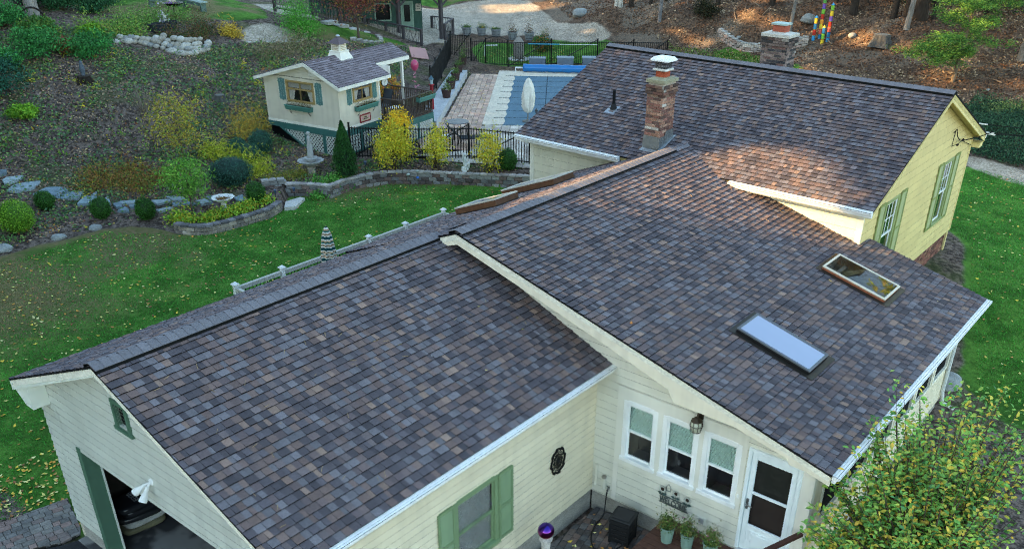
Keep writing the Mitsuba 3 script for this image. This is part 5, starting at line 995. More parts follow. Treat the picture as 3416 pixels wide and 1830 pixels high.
def shed_window(fr, u0, z0, u1, z1):
    m = MB(fr); t = .075
    for a, b, c, d in ((u0, u0 + t, z0, z1), (u1 - t, u1, z0, z1), (u0 + t, u1 - t, z1 - t, z1), (u0 + t, u1 - t, z0, z0 + t)): m.bev(a, b, -.06, .03, c, d, .006, OCH)
    mz = z0 + (z1 - z0) * .58; m.box(u0 + t, u1 - t, -.045, .02, mz, mz + .05, OCH); mu = (u0 + u1) / 2; m.box(mu - .02, mu + .02, -.035, .02, z0 + t, mz, OCH * .6); m.box(mu - .02, mu + .02, -.035, .02, mz + .05, z1 - t, OCH)
    k = m.put(SH + '__window', 'paint')
    scene[fresh(k + '__pane')] = mikit.ply(trimesh.Trimesh(fr[0] + np.array([[u0 + t, -.01, z0 + t], [u1 - t, -.01, z0 + t], [u1 - t, -.01, z1 - t], [u0 + t, -.01, z1 - t]]) @ np.array(fr[1:]), [[0, 1, 2], [0, 2, 3]], process=False), 'window_glass')
    m = MB(fr); LACE = s('#b9b4aa'); m.box(u0 + t, u1 - t, .035, .04, mz + .06, z1 - t, LACE * .7)
    for sg, a in ((1, u0 + t), (-1, u1 - t)):
        n = 8
        for i in range(n): m.add([[a + sg * i * .045, .04 + .015 * (i % 2), mz], [a + sg * (i + 1) * .045, .04 + .015 * ((i + 1) % 2), mz], [a + sg * (i + 1) * .045 * .62, .045, z0 + t], [a + sg * i * .045 * .62, .045, z0 + t]], [[0, 1, 2, 3]], LACE)
    tag(m.put(k + '__curtain', 'matte'), None, kind='stuff'); MB(fr).box(u0 - .1, u1 + .1, .4, .42, z0 - .1, z1 + .1, s('#16161a')).put(k + '__interior', 'matte')
shed_window(fA, *W1); shed_window(fC, *W2)
for fr, us in ((fA, ((-3.14, -2.78), (-1.17, -.82))), (fC, ((.48, .80), (2.12, 2.42)))):
    for u0, u1 in us:
        k = MB(fr).box(u0, u1, -.045, -.03, 3.05, 3.10, TEAL).box(u0, u1, -.045, -.03, 3.64, 3.69, TEAL).put(SH + '__shutter', 'paint')
        for i in range(3): w = (u1 - u0) / 3; MB(fr).bev(u0 + i * w + .008, u0 + (i + 1) * w - .008, -.036, -.021, 2.93 + .03 * (i != 1), 3.82 - .02 * (i != 1), .004, TEAL).put(k + '__board', 'wood')
def window_box(fr, u0, u1, z0, key, label, seed, out=.22, y0=-.02):
    k = thing('planter_box', label, 'planter box'); m = MB(fr)
    m.add([[u0 + .03, y0, z0], [u1 - .03, y0, z0], [u1 - .03, y0 - out * .8, z0], [u0 + .03, y0 - out * .8, z0], [u0, y0, z0 + .19], [u1, y0, z0 + .19], [u1, y0 - out, z0 + .19], [u0, y0 - out, z0 + .19]], [[0, 1, 2, 3], [0, 4, 5, 1], [1, 5, 6, 2], [2, 6, 7, 3], [3, 7, 4, 0]], s('#4f7f76')); m.bev(u0 - .01, u1 + .01, y0 - out - .012, y0 - out + .01, z0 + .15, z0 + .20, .004, s('#568a80')); m.put(k + '__box', 'paint')
    MB(fr).box(u0 + .02, u1 - .02, y0 - out + .015, y0 - .01, z0 + .14, z0 + .17, s('#2b2119')).put(k + '__soil', 'matte'); g = rng(seed); n = 240
    P = np.column_stack([g.uniform(u0 + .05, u1 - .05, n), y0 - out / 2 + g.normal(size=n) * .05, z0 + .18 + np.abs(g.normal(size=n)) * .09]); P = fr[0] + P @ np.array(fr[1:])
    tag(MB().leaves(P, .05, np.array([s('#5d6b3a'), s('#6b5a45'), s('#4a5a33'), s('#857a5a')])[g.integers(4, size=n)], g).put(k + '__foliage', 'leaf'), None, kind='stuff')
    for u in (u0 + .18, u1 - .18): MB(fr).tube([(u, y0, z0 - .02), (u, y0 - out * .6, z0 - .04), (u, y0 - out * .35, z0 - .12), (u, y0, z0 - .2)], .012, 5, FB).put(k + '__bracket', 'metal')
window_box(fA, -2.75, -1.38, 2.62, None, 'teal planter box under the gable window of the shed', 64); window_box(fC, .9, 2.25, 2.64, None, 'teal planter box under the side window of the shed', 65)
# sign under the side window
k = thing('shed_sign', 'red bordered plaque with two pink tulips under the shed side window', 'sign'); fr = fC
MB(fr).prism(sbox(1.2, 2.14, 1.84, 2.40).buffer(.04), -.045, -.03, s('#8f2f35')).put(k + '__border', 'paint'); MB(fr).prism(sbox(1.24, 2.18, 1.80, 2.36).buffer(.02), -.05, -.0455, s('#c9b49a')).put(k + '__panel', 'paint')
m = MB(fr)
for u in (1.30, 1.74): m.blob((u, -.055, 2.29), (.04, .01, .05), s('#d9819a'), sub=1)
m.put(k + '__tulip', 'paint'); m = MB(fr)
for z, w in ((2.31, .22), (2.24, .26)): m.box(1.52 - w / 2, 1.52 + w / 2, -.053, -.0505, z - .018, z + .018, s('#5c3a34'))
m.put(k + '__panel_band', 'paint')
# base: skirt boards and crossed lattice
SK = s('#3f6b66')
m = MB(fA); m.box(-SW, .02, -.03, .05, SZ - .20, SZ - .005, SK); m.put(SH + '__skirt', 'paint'); m = MB(fC); m.box(.05, 4.98, -.031, .03, SZ - .20, SZ - .006, SK); m.put(SH + '__skirt', 'paint')
def lattice(fr, poly, y=-.02):
    """lattice panel: frame and crossed slats clipped to the outline"""
    key = MB(fr).prism(poly.difference(poly.buffer(-.07)), y - .02, y + .02, SK).put(SH + '__lattice_panel', 'paint'); inner = poly.buffer(-.06); a0, b0, a1, b1 = poly.bounds
    for sg in (1, -1):
        c = a0 - (b1 - b0) - 1
        while c < a1 + (b1 - b0) + 1:
            L = LineString([(c, b0 - .2), (c + sg * (b1 - b0 + .4), b1 + .2)]).buffer(.022, cap_style=2).intersection(inner); c += .155
            if L.is_empty or L.area < .003: continue
            MB(fr).prism(L, y - .008 * (sg > 0), y + .008 - .008 * (sg > 0), s('#c9cdc4')).put(key + '__slat', 'paint')
lattice(fA, Polygon([(-3.4, SZ - .2), (-1.95, SZ - .2), (-1.95, 1.02), (-2.3, 1.2)])); lattice(fA, Polygon([(-1.93, SZ - .2), (-.95, SZ - .2), (-.95, .86), (-1.93, 1.0)])); lattice(fA, Polygon([(-.93, SZ - .2), (0, SZ - .2), (0, .85), (-.93, .86)]))
for a, b in ((.05, 1.2), (1.22, 2.45), (2.47, 3.7), (3.72, 4.95)): lattice(fC, sbox(a, .98, b, SZ - .2))
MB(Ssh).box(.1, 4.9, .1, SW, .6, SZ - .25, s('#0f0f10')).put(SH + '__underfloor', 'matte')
# porch
for i in range(17): a = 2.63 + i * .14; MB(Ssh).bev(a, a + .132, -1.04, SW, SZ - .04, SZ, .004, s('#5a4a42') * rng(640 + i).uniform(.85, 1.15)).put(SH + '__porch_board', 'wood')
m = MB(Ssh); m.box(2.62, 5.0, -1.07, -1.03, SZ - .22, SZ - .042, SK); m.box(4.99, 5.02, -1.03, SW, SZ - .22, SZ - .042, SK); m.box(2.60, 2.63, -1.03, -.04, SZ - .22, SZ - .042, SK); m.put(SH + '__skirt', 'paint')
lattice((Ssh[0] + Ssh[2] * -1.05, Ssh[1], Ssh[2], Ssh[3]), sbox(2.65, 1.0, 3.8, SZ - .22)); lattice((Ssh[0] + Ssh[2] * -1.05, Ssh[1], Ssh[2], Ssh[3]), sbox(3.82, 1.0, 4.98, SZ - .22))
RAILC = s('#4b4039')
def railing(p, q, z0, z1, step=.105, posts=True):
    MB(Ssh).bar((*p, z1), (*q, z1), .09, .04, RAILC).put(SH + '__rail', 'wood'); MB(Ssh).bar((*p, z0 + .08), (*q, z0 + .08), .04, .05, RAILC).put(SH + '__rail', 'wood'); L = math.dist(p, q)
    for i in range(int(L / step) + 1):
        t = i * step / L; MB(Ssh).bar((p[0] + (q[0] - p[0]) * t, p[1] + (q[1] - p[1]) * t, z0 - .02), (p[0] + (q[0] - p[0]) * t, p[1] + (q[1] - p[1]) * t, z1 - .02), .03, .03, RAILC).put(SH + '__baluster', 'wood')
railing((2.64, -.05), (2.64, -1.02), SZ, SZ + .86); railing((2.64, -1.02), (4.97, -1.02), SZ, SZ + .86); railing((4.97, -1.02), (4.97, 1.2), SZ, SZ + .86)
for a, b in ((5.0, .55), (5.0, 3.6)): MB(Ssh).box(a - .05, a + .05, b - .05, b + .05, SZ - .3, sro(b) - .1, STRIM).put(SH + '__porch_post', 'paint')
window_box((Ssh[0] + Ssh[2] * -1.05, Ssh[1], Ssh[2], Ssh[3]), 3.75, 4.95, 2.60, None, 'teal planter box hung on the porch railing of the shed', 66, y0=-.01)
k = thing('porch_clock', 'round white clock hanging on the shed porch wall', 'clock'); fr = frame((*(SN + se1 * 2.80 + se2 * .02), 3.52), tuple(-se2) + (0,)); fr = (fr[0], fr[1], fr[3], -fr[2])
fr = (np.array([*(SN + se1 * 2.86 + se2 * -.12), 3.50]), np.array([*-se2, 0.]) * .3 + np.array([*se1, 0]) * .95, np.array([0, 0, 1.]), np.array([*-se2, 0]) * .95 - np.array([*se1, 0]) * .3)
MB(fr).lathe([(0, -.03), (.17, -.03), (.19, .0), (.19, .03), (.16, .035), (.155, .02), (0, .02)], 32, s('#2b2b2c')).put(k + '__case', 'paint'); MB(fr).lathe([(.155, .021), (0, .022)], 32, s('#dcdedb')).put(k + '__face', 'paint'); m = MB(fr); m.bar((0, 0, .028), (.05, .08, .028), .012, .006, FB); m.bar((0, 0, .028), (-.02, -.12, .028), .01, .006, FB)
for i in range(12): t = i * math.pi / 6; m.bar((.125 * math.cos(t), .125 * math.sin(t), .026), (.145 * math.cos(t), .145 * math.sin(t), .026), .01, .004, FB)
m.put(k + '__hands', 'paint')
k = thing('chalkboard', 'black framed letter board on the shed porch wall', 'board'); fr = frame((*(SN + se1 * 2.66 + se2 * 1.5), 3.2), tuple(-se2) + (0,)); fr = (fr[0], fr[1], -fr[2], fr[3])
MB(fr).box(-.3, .3, 0, .03, 0, .8, s('#2d231c')).put(k + '__frame', 'wood'); m = MB(fr).box(-.26, .26, .031, .04, .05, .75, s('#18181a')); m.put(k + '__panel', 'paint')
k = thing('porch_chair', 'grey mesh folding chair on the shed porch', 'chair'); fr = (np.array([*(SN + se1 * 3.35 + se2 * .25), SZ]), np.array([*se1, 0]), np.array([*se2, 0]), np.array([0, 0, 1.])); m = MB(fr)
for y in (-.24, .24): m.tube([(.25, y, 1.05), (-.0, y, .44), (-.45, y, .44), (-.45, y, 0)], .015, 6, B2); m.tube([(0, y, .44), (.2, y, 0)], .015, 6, B2)
m.put(k + '__frame', 'metal'); MB(fr).add([[.25, -.23, 1.05], [.25, .23, 1.05], [0, .23, .45], [0, -.23, .45]], [[0, 1, 2, 3]], s('#4d5258')).put(k + '__backrest', 'matte'); MB(fr).box(-.44, 0, -.23, .23, .435, .445, s('#5b6066')).put(k + '__seat', 'matte')
k = thing('porch_table', 'small white table on the shed porch behind the balusters', 'table'); fr = (np.array([*(SN + se1 * 3.05 + se2 * -.45), SZ]), np.array([*se1, 0]), np.array([*se2, 0]), np.array([0, 0, 1.])); MB(fr).bev(-.26, .26, -.2, .2, .44, .47, .01, WHITE).put(k + '__top', 'paint')
for a in (-.22, .22):
    for b in (-.16, .16): MB(fr).box(a - .02, a + .02, b - .02, b + .02, 0, .44, s('#d3d3cf')).put(k + '__leg', 'paint')
k = thing('pink_lantern', 'round pink mosaic lantern hanging at the porch corner', 'lantern'); p = np.array([*(SN + se1 * 5.55 + se2 * .25), 3.75]); MB().lathe([(0, -.26), (.08, -.24), (.17, -.1), (.18, .05), (.12, .18), (.05, .22), (0, .22)], 20, s('#b03f66'), tuple(p)).put(k + '__globe', 'gloss', smooth=True); MB().tube([p + [0, 0, .2], p + [0, 0, .45]], .008, 5, FB).put(k + '__hook', 'metal')
m = MB()
for i in range(5): m.leaves(p + [0, 0, -.35 - .18 * i] + rng(i).normal(size=(6, 3)) * .04, .10, s('#d58aa6'), rng(i))
tag(m.put(k + '__streamer', 'leaf'), None, kind='stuff')

# ---------------------------------------------------------------- statues and garden ornaments
def chain(bones, col, refine=.03, it=8, amp=0.0, scale=1.0, o=(0, 0, 0), rz=0.0, squash=None):
    """one continuous smooth body from (p, r, q, r) bones"""
    tot = None
    for p, r0, q, r1 in bones:
        a = m3.Manifold.sphere(r0, 16).translate(list(map(float, p))); b = m3.Manifold.sphere(r1, 16).translate(list(map(float, q))); h = m3.Manifold.batch_hull([a, b]); tot = h if tot is None else tot + h
    mm = tot.refine_to_length(refine).to_mesh(); t = trimesh.Trimesh(mm.vert_properties[:, :3], mm.tri_verts, process=True); trimesh.smoothing.filter_taubin(t, iterations=it); v = t.vertices.copy()
    if amp: v += (meshkit.fbm(v * 30, 2) - .5)[:, None] * amp * t.vertex_normals
    c, s_ = math.cos(rz), math.sin(rz); v = v * scale; v = np.column_stack([v[:, 0] * c - v[:, 1] * s_, v[:, 0] * s_ + v[:, 1] * c, v[:, 2]]) + np.asarray(o)
    return v, t.faces
STN = s('#a9a9a6')
k = thing('fountain_statue', 'grey stone figure of a draped woman standing over a scalloped fountain basin', 'statue'); ox, oy = 9.5, 20.5; oz = gz(ox, oy); rz = -2.3
MB().lathe([(0, -.05), (.19, -.05), (.19, .22), (.16, .26), (.2, .30), (0, .30)], 4, s('#a59c90'), (ox, oy, oz), rfun=lambda a, z: np.ones_like(a) * 1.1).put(k + '__pedestal', 'stone')
MB().lathe([(0, .30), (.2, .31), (.40, .42), (.50, .50), (.51, .52), (.47, .515), (.35, .45), (.1, .42), (0, .42)], 64, STN, (ox, oy, oz), rfun=lambda a, z: 1 + .05 * np.cos(a * 12) * (z > .38)).put(k + '__basin', 'stone', smooth=True)
MB().lathe([(.1, .42), (.16, .46), (.27, .58), (.27, .60), (.18, .58), (0, .60)], 48, STN, (ox + .06, oy + .04, oz), rfun=lambda a, z: 1 + .06 * np.cos(a * 9) * (z > .5)).put(k + '__upper_shell', 'stone', smooth=True)
body = [((0, 0, .0), .13, (0, 0, .35), .11), ((0, 0, .35), .11, (0, .01, .52), .105), ((0, .01, .52), .10, (0, 0, .68), .075), ((0, 0, .68), .075, (0, 0, .82), .085), ((-.11, 0, .86), .045, (.11, 0, .86), .045), ((0, 0, .80), .085, (0, 0, .86), .07), ((0, 0, .88), .035, (0, .01, .95), .032), ((0, .015, 1.0), .062, (0, .02, 1.03), .062), ((0, -.03, 1.03), .05, (0, -.06, .98), .035),
        ((-.13, 0, .85), .034, (-.16, .04, .68), .028), ((-.16, .04, .68), .028, (-.02, .13, .66), .022), ((.13, 0, .85), .034, (.16, .02, .70), .028), ((.16, .02, .70), .028, (.03, .13, .73), .022), ((-.09, .07, .05), .05, (-.05, .08, .5), .03), ((.08, .08, .02), .05, (.05, .09, .48), .03), ((.0, .10, .02), .04, (0, .10, .45), .025), ((0, .11, .63), .05, (.03, .12, .74), .04)]
v, f = chain(body, STN, .02, 6, .006, .95, (ox + .05, oy + .05, oz + .58), rz); MB().add(v, f, STN).put(k + '__figure', 'stone', smooth=True)
k = thing('angel_statue', 'small white winged angel statue on a block in front of the fence', 'statue'); ox, oy = 13.5, 15.9; oz = gz(ox, oy); MB().bev(ox - .11, ox + .11, oy - .11, oy + .11, oz - .05, oz + .14, .012, WHITE).put(k + '__block', 'stone')
body = [((-.05, .04, .04), .055, (.05, .04, .04), .055), ((0, 0, .03), .07, (0, -.01, .2), .06), ((0, -.01, .2), .06, (0, 0, .3), .055), ((-.07, 0, .31), .028, (.07, 0, .31), .028), ((0, 0, .32), .025, (0, .01, .36), .022), ((0, .02, .40), .05, (0, .02, .425), .05), ((-.08, 0, .3), .024, (-.09, .08, .2), .02), ((-.09, .08, .2), .02, (-.02, .11, .33), .016), ((.08, 0, .3), .024, (.09, .08, .2), .02), ((.09, .08, .2), .02, (.02, .11, .33), .016), ((-.05, .04, .06), .045, (-.06, .15, .12), .035), ((-.06, .15, .12), .035, (-.05, .14, -.02), .028), ((.05, .04, .06), .045, (.06, .15, .12), .035), ((.06, .15, .12), .035, (.05, .14, -.02), .028)]
v, f = chain(body, WHITE, .014, 5, 0, 1.1, (ox, oy, oz + .16), -2.3 - .2); MB().add(v, f, s('#e0e1de')).put(k + '__figure', 'paint', smooth=True)
for sg in (-1, 1):
    m = trimesh.creation.icosphere(2); w_ = m.vertices * [.09, .018, .16]; w_[:, 0] += sg * .10 + sg * w_[:, 2] * .35; w_[:, 2] += .36; w_[:, 1] -= .07; c, s_ = math.cos(-2.5), math.sin(-2.5); MB().add(np.column_stack([w_[:, 0] * c - w_[:, 1] * s_ + ox, w_[:, 0] * s_ + w_[:, 1] * c + oy, w_[:, 2] + oz + .16]), m.faces, s('#e0e1de')).put(k + '__wing', 'paint', smooth=True)
k = thing('birdbath', 'white scalloped pedestal birdbath full of leaves in the lime ground cover', 'birdbath'); ox, oy = 5.07, 19.99; oz = gz(ox, oy); wv = lambda a, z: 1 + .045 * np.cos(a * 10) * (z > .46)
MB().lathe([(0, -.04), (.16, -.04), (.16, .03), (.10, .08), (.075, .14), (.10, .2), (.08, .26), (.09, .34), (.07, .40), (.12, .43)], 24, s('#d5d5d0'), (ox, oy, oz)).put(k + '__pedestal', 'stone', smooth=True); MB().lathe([(.10, .42), (.25, .47), (.39, .57), (.41, .59), (.37, .585), (.24, .52), (0, .50)], 60, s('#d9d9d4'), (ox, oy, oz), rfun=wv).put(k + '__basin', 'stone', smooth=True)
g = rng(67); P = np.column_stack([ox + g.normal(size=160) * .13, oy + g.normal(size=160) * .13, np.full(160, oz + .545)]); tag(MB().leaves(P, .07, np.array([s('#7d5a35'), s('#a08045'), s('#5a4530')])[g.integers(3, size=160)], g, tilt=.2).put(k + '__leaf_litter', 'leaf'), None, kind='stuff')
k = thing('butterfly_stake', 'thin rusty wire ornament beside the birdbath', 'garden ornament'); m = MB(); x, y = 4.62, 20.35; z = gz(x, y)
for sg in (-1, 1): m.tube([(x + sg * (.03 + .10 * math.sin(t)) * .9, y - sg * .05 * math.sin(t), z + .28 + .13 * math.cos(t)) for t in np.linspace(0, 2 * math.pi, 18)], .007, 5, s('#57352c')); m.tube([(x + sg * (.12 + .07 * math.cos(t)), y - sg * .06, z + .22 + .07 * math.sin(t)) for t in np.linspace(0, 2 * math.pi, 14)], .006, 5, s('#57352c'))
m.tube([(x, y, z - .05), (x, y, z + .4)], .008, 5, s('#57352c')); m.put(k + '__wire', 'metal')
k = thing('wire_fan_ornament', 'blue flower stake ornament between the first two yellow shrubs', 'garden ornament'); 
for i, (x, y, hh, c) in enumerate(((11.85, 17.45, .5, '#b9c4c0'), (12.1, 17.2, .35, '#3d6fc0'), (12.0, 17.65, .4, '#9fb0aa'), (12.25, 17.35, .55, '#b7beb8'))):
    z = gz(x, y); m = MB(); m.tube([(x, y, z), (x, y, z + hh)], .007, 5, s('#5a605d')); m.blob((x, y, z + hh), (.07, .07, .05), s(c), sub=1); m.put(k + '__flower_stake', 'paint')
# tree-stump bird statue and stumps on the slope
def stump(name, label, x, y, r, h, seed, col='#5d5b58', cat='tree stump', top='#77736c'):
    k = thing(name, label, cat); z = gz(x, y); g = rng(seed); ph = g.uniform(0, 6, 3)
    f = lambda a, zz: 1 + (.10 * np.sin(a * 5 + ph[0]) + .07 * np.sin(a * 9 + ph[1])) * (1.3 - zz / h) + .02 * np.sin(a * 23 + ph[2])
    MB().lathe([(r * 1.5, -.1), (r * 1.28, h * .15), (r * 1.06, h * .5), (r * .98, h * .96), (r * .93, h)], 56, s(col), (x, y, z), rfun=f).put(k + '__trunk', 'bark', smooth=True); MB().lathe([(r * .93, h), (r * .6, h + .008), (r * .3, h + .004), (0, h + .008)], 56, s(top), (x, y, z), rfun=f).put(k + '__cut_face', 'wood')
stump('stump', 'large grey stump in the clearing left of the pine sapling', 39.33, 9.01, .45, .52, 71); stump('stump', 'small grey stump on the bank above the shed roof', 11.07, 28.61, .22, .28, 72, '#5d5b56', top='#6d6a64'); stump('stump', 'low dark stump on the slope under the bird figure', 6.62, 31.62, .26, .22, 73, '#2e2823', top='#3a322b')
k = thing('bird_figure', 'slate-blue bird figure perched on the dark stump on the slope', 'garden ornament'); v, f = chain([((0, 0, .05), .06, (0, 0, .22), .09), ((0, 0, .22), .09, (.01, 0, .38), .06), ((.01, 0, .40), .055, (.03, 0, .45), .05), ((.06, 0, .45), .02, (.1, 0, .43), .012), ((-.04, 0, .12), .05, (-.08, 0, -.02), .025)], STN, .025, 5, 0, 1.25, (6.62, 31.62, gz(6.62, 31.62) + .22), -2.0); MB().add(v, f, s('#5b6570')).put(k + '__body', 'stone', smooth=True)
# painted totem poles
COLS = [s(c) for c in ('#3f9fd6', '#7fc241', '#c0392b', '#e7a13b', '#7a5bb5', '#d8578f', '#2f7fb0', '#f0d03c', '#5aa04a', '#e36a5c')]
def totem(x, y, hgt, seed, label, tilt=(0, 0)):
    k = thing('totem_pole', label, 'totem pole', 'painted poles in the clearing'); z = gz(x, y) - .05; g = rng(seed); n = max(3, int(hgt / .26)); q = g.permutation(10)
    for i in range(n):
        a, b = hgt * i / n, hgt * (i + 1) / n; MB().bev(x - .075, x + .075, y - .075, y + .075, z + a + .004, z + b - .004, .012, COLS[q[i % 10]]).put(k + '__block', 'paint'); MB().box(x - .08, x + .08, y - .08, y + .08, z + b - .02, z + b - .0045, COLS[q[(i + 3) % 10]] * .6).put(k + '__band', 'paint')
    MB().add([[x + a * .085, y + b * .085, z + hgt] for a, b in ((-1, -1), (1, -1), (1, 1), (-1, 1))] + [[x, y, z + hgt + .14]], [[0, 1, 4], [1, 2, 4], [2, 3, 4], [3, 0, 4], [0, 2, 1], [0, 3, 2]], COLS[q[0]]).put(k + '__cap', 'paint')
totem(40.35, 13.25, 1.25, 74, 'shorter painted pole left of the tallest one'); totem(40.6, 13.0, 2.45, 75, 'tallest multicoloured painted pole with a blue top'); totem(40.5, 12.45, 2.0, 76, 'multicoloured painted pole second in height, right of the tallest'); totem(40.15, 12.62, .95, 77, 'shortest painted pole with a red top, at the front right')
block_wall('woodland_wall', 'curved pale block wall in the clearing behind the far chimney', [(39.75, 18.9), (39.2, 17.9), (38.95, 17.0), (38.95, 16.0), (39.2, 15.0), (39.6, 14.1), (40.0, 13.4)], lambda x, y: gz(x, y) - .12, 3, .16, [s('#a3978f'), s('#b0a59b'), s('#958a84'), s('#a89086')], 55, bl=.36, cap=.09, capcol=[s('#b5b2ac'), s('#a6a4a0')], inward=-1)
# ---------------------------------------------------------------- planting
def pal_(*h): return np.array([s(q) for q in h])
def pick(P, n, g, jit=.18): return P[g.integers(len(P), size=n)] * g.uniform(1 - jit, 1 + jit, (n, 1))
def crown_pts(g, n, c, r, clumps=40, spread=.22, hollow=.55, low=-1.0):
    """points in clumps spread through an ellipsoid"""
    d = g.normal(size=(clumps * 3, 3)); d /= np.linalg.norm(d, axis=1, keepdims=True); d = d[d[:, 2] > low][:clumps]; rad = g.uniform(hollow, 1.0, (len(d), 1)) ** .7
    cc = d * rad; w = g.uniform(.4, 1.6, len(cc)); w /= w.sum(); ix = g.choice(len(cc), size=n, p=w)
    return np.asarray(c) + (cc[ix] + g.normal(size=(n, 3)) * spread) * np.asarray(r), ix
def ball_shrub(label, x, y, r, h, cols, seed, n=2600, cat='shrub', group=None, size=.055, name='round_shrub', z=None):
    g = rng(seed); k = thing(name, label, cat, group); z = gz(x, y) if z is None else z
    d = g.normal(size=(n, 3)); d /= np.linalg.norm(d, axis=1, keepdims=True); lump = 1 + .16 * (meshkit.fbm(d * 2.2 + seed, 2) - .5) * 2
    rr = lump * g.uniform(.82, 1.05, n); P = np.column_stack([x + d[:, 0] * r * rr, y + d[:, 1] * r * rr, z + h * .5 + d[:, 2] * h * .52 * rr]); ok = P[:, 2] > z
    tone = .75 + .5 * meshkit.fbm(d * 4 + 3 * seed, 2)[:, None]
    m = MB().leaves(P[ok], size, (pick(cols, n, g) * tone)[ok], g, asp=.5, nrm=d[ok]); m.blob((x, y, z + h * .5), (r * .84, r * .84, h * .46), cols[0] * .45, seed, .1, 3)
    tag(m.put(k + '__crown', 'leaf'), None, kind='stuff'); MB().tube([(x, y, z - .05), (x, y, z + h * .5)], .03, 6, s('#4a3b2e')).put(k + '__stem', 'bark'); return k
ARB = pal_('#2e5a1e', '#35661f', '#264d1a', '#3f6f2a'); LIME = pal_('#5c8f1f', '#78a82a', '#4a7a1e', '#8db53a')
for i, (x, y, w, hh, c, lb) in enumerate(((-.56, 23.66, 1.2, 1.05, LIME, 'largest lime-green globe evergreen at the left end of the mulch bed'), (.88, 24.63, .66, .66, ARB, 'small globe evergreen between the lime globe and the flagstones'), (2.0, 22.94, .71, .73, ARB, 'small globe evergreen in the middle of the row below the flagstones'), (2.97, 21.66, .71, .77, ARB, 'small globe evergreen at the right end of the row below the flagstones'), (6.45, 19.98, .72, .76, ARB, 'small globe evergreen beside the birdbath at the end of the path'), (14.6, 14.6, .76, .84, ARB, 'globe evergreen against the black fence beside the house corner'), (.1, 27.3, .6, .8, ARB, 'globe evergreen at the left edge beside the first flagstones'))):
    ball_shrub(lb, x, y, w / 2, hh, c, 200 + i, n=4200 if i == 0 else 2400, group='globe evergreens')
BLUE = pal_('#2f5a4a', '#3a6a52', '#264b3e', '#45735a')
for i, (x, y, w, hh, lb) in enumerate(((8.6, 24.0, .78, .66, 'blue-green mounded spruce left of two taller ones'), (8.36, 22.83, .9, .85, 'blue-green mounded spruce nearest the path of the trio'), (9.27, 23.37, .95, 1.0, 'blue-green mounded spruce, the tallest of the trio beside the shed'))): ball_shrub(lb, x, y, w / 2, hh, BLUE, 220 + i, group='mounded spruces beside the shed', name='mounded_spruce')
ball_shrub('wide blue-green juniper mound behind the small green maple', 6.75, 21.9, .82, 1.05, pal_('#2a5145', '#35604f', '#41705c', '#234639'), 225, n=4500, name='juniper_mound')
# conical evergreen
k = thing('conical_evergreen', 'dark green pointed evergreen standing before the shed lattice', 'evergreen'); g = rng(230); x, y = 10.17, 19.25; z = gz(x, y); n = 7000; t = g.random(n) ** .7; a = g.uniform(0, 2 * np.pi, n); prof = np.interp(t, [0, .12, .35, .8, 1], [.40, .47, .43, .16, .02]) * (1 + .12 * np.sin(a * 5 + t * 13)) * g.uniform(.82, 1.06, n)
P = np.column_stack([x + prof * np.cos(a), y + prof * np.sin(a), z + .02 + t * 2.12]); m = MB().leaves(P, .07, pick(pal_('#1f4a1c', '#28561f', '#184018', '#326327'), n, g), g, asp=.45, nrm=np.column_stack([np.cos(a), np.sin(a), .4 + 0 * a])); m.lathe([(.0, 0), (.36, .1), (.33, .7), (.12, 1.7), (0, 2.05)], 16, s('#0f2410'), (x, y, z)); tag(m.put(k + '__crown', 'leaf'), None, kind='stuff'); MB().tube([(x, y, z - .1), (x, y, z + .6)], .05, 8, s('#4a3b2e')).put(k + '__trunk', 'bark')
def shrub(name, label, x, y, r, h, cols, seed, n, size, clumps=45, spread=.20, cat='shrub', stems=10, asp=.5, group=None, hollow=.3, up=1.0, z=None, branch='#4d4030', bsdf='leaf'):
    """open shrub: stems from the foot into a loose crown of leaf clumps"""
    g = rng(seed); k = thing(name, label, cat, group); z = gz(x, y) if z is None else z; c = np.array([x, y, z + h * .55])
    P, ix = crown_pts(g, n, c, (r, r, h * .5), clumps, spread, hollow); tone = g.uniform(.72, 1.25, (clumps, 1)); P[:, 2] = np.maximum(P[:, 2], z + .02)
    tag(MB().leaves(P, size, pick(cols, n, g) * tone[ix], g, asp=asp).put(k + '__crown', bsdf), None, kind='stuff'); m = MB()
    for i in range(stems):
        q = P[g.integers(n)]; mid_ = np.array([x, y, z]) * .45 + q * .55 + [0, 0, h * .06]; m.tube([(x + g.normal() * .05, y + g.normal() * .05, z - .05), mid_, q], [.016, .011, .005], 5, s(branch))
    tag(m.put(k + '__stem', 'bark'), None, kind='stuff'); return k
YEL = pal_('#e0c930', '#cfc22e', '#ecd845', '#b0b832', '#c9b02a', '#a3b035')
shrub('yellow_shrub', 'tall golden-yellow shrub against the shed lattice behind the fence', 13.5, 19.75, .62, 1.7, pal_('#f0c62a', '#f5d23a', '#e0b024', '#d0bb30'), 240, 3600, .10, cat='shrub', group='yellow autumn shrubs by the black fence', spread=.17)
shrub('yellow_shrub', 'widest yellow shrub, in front of the black fence left of its corner', 11.9, 18.3, .95, 1.75, YEL, 241, 3200, .09, group='yellow autumn shrubs by the black fence')
shrub('yellow_shrub', 'slim yellow shrub in front of the fence left of the angel', 12.95, 16.95, .58, 1.65, YEL, 242, 2000, .085, group='yellow autumn shrubs by the black fence')
shrub('yellow_shrub', 'yellow-green upright shrub in front of the fence right of the angel', 14.05, 15.05, .6, 1.75, YEL, 243, 2000, .085, group='yellow autumn shrubs by the black fence')
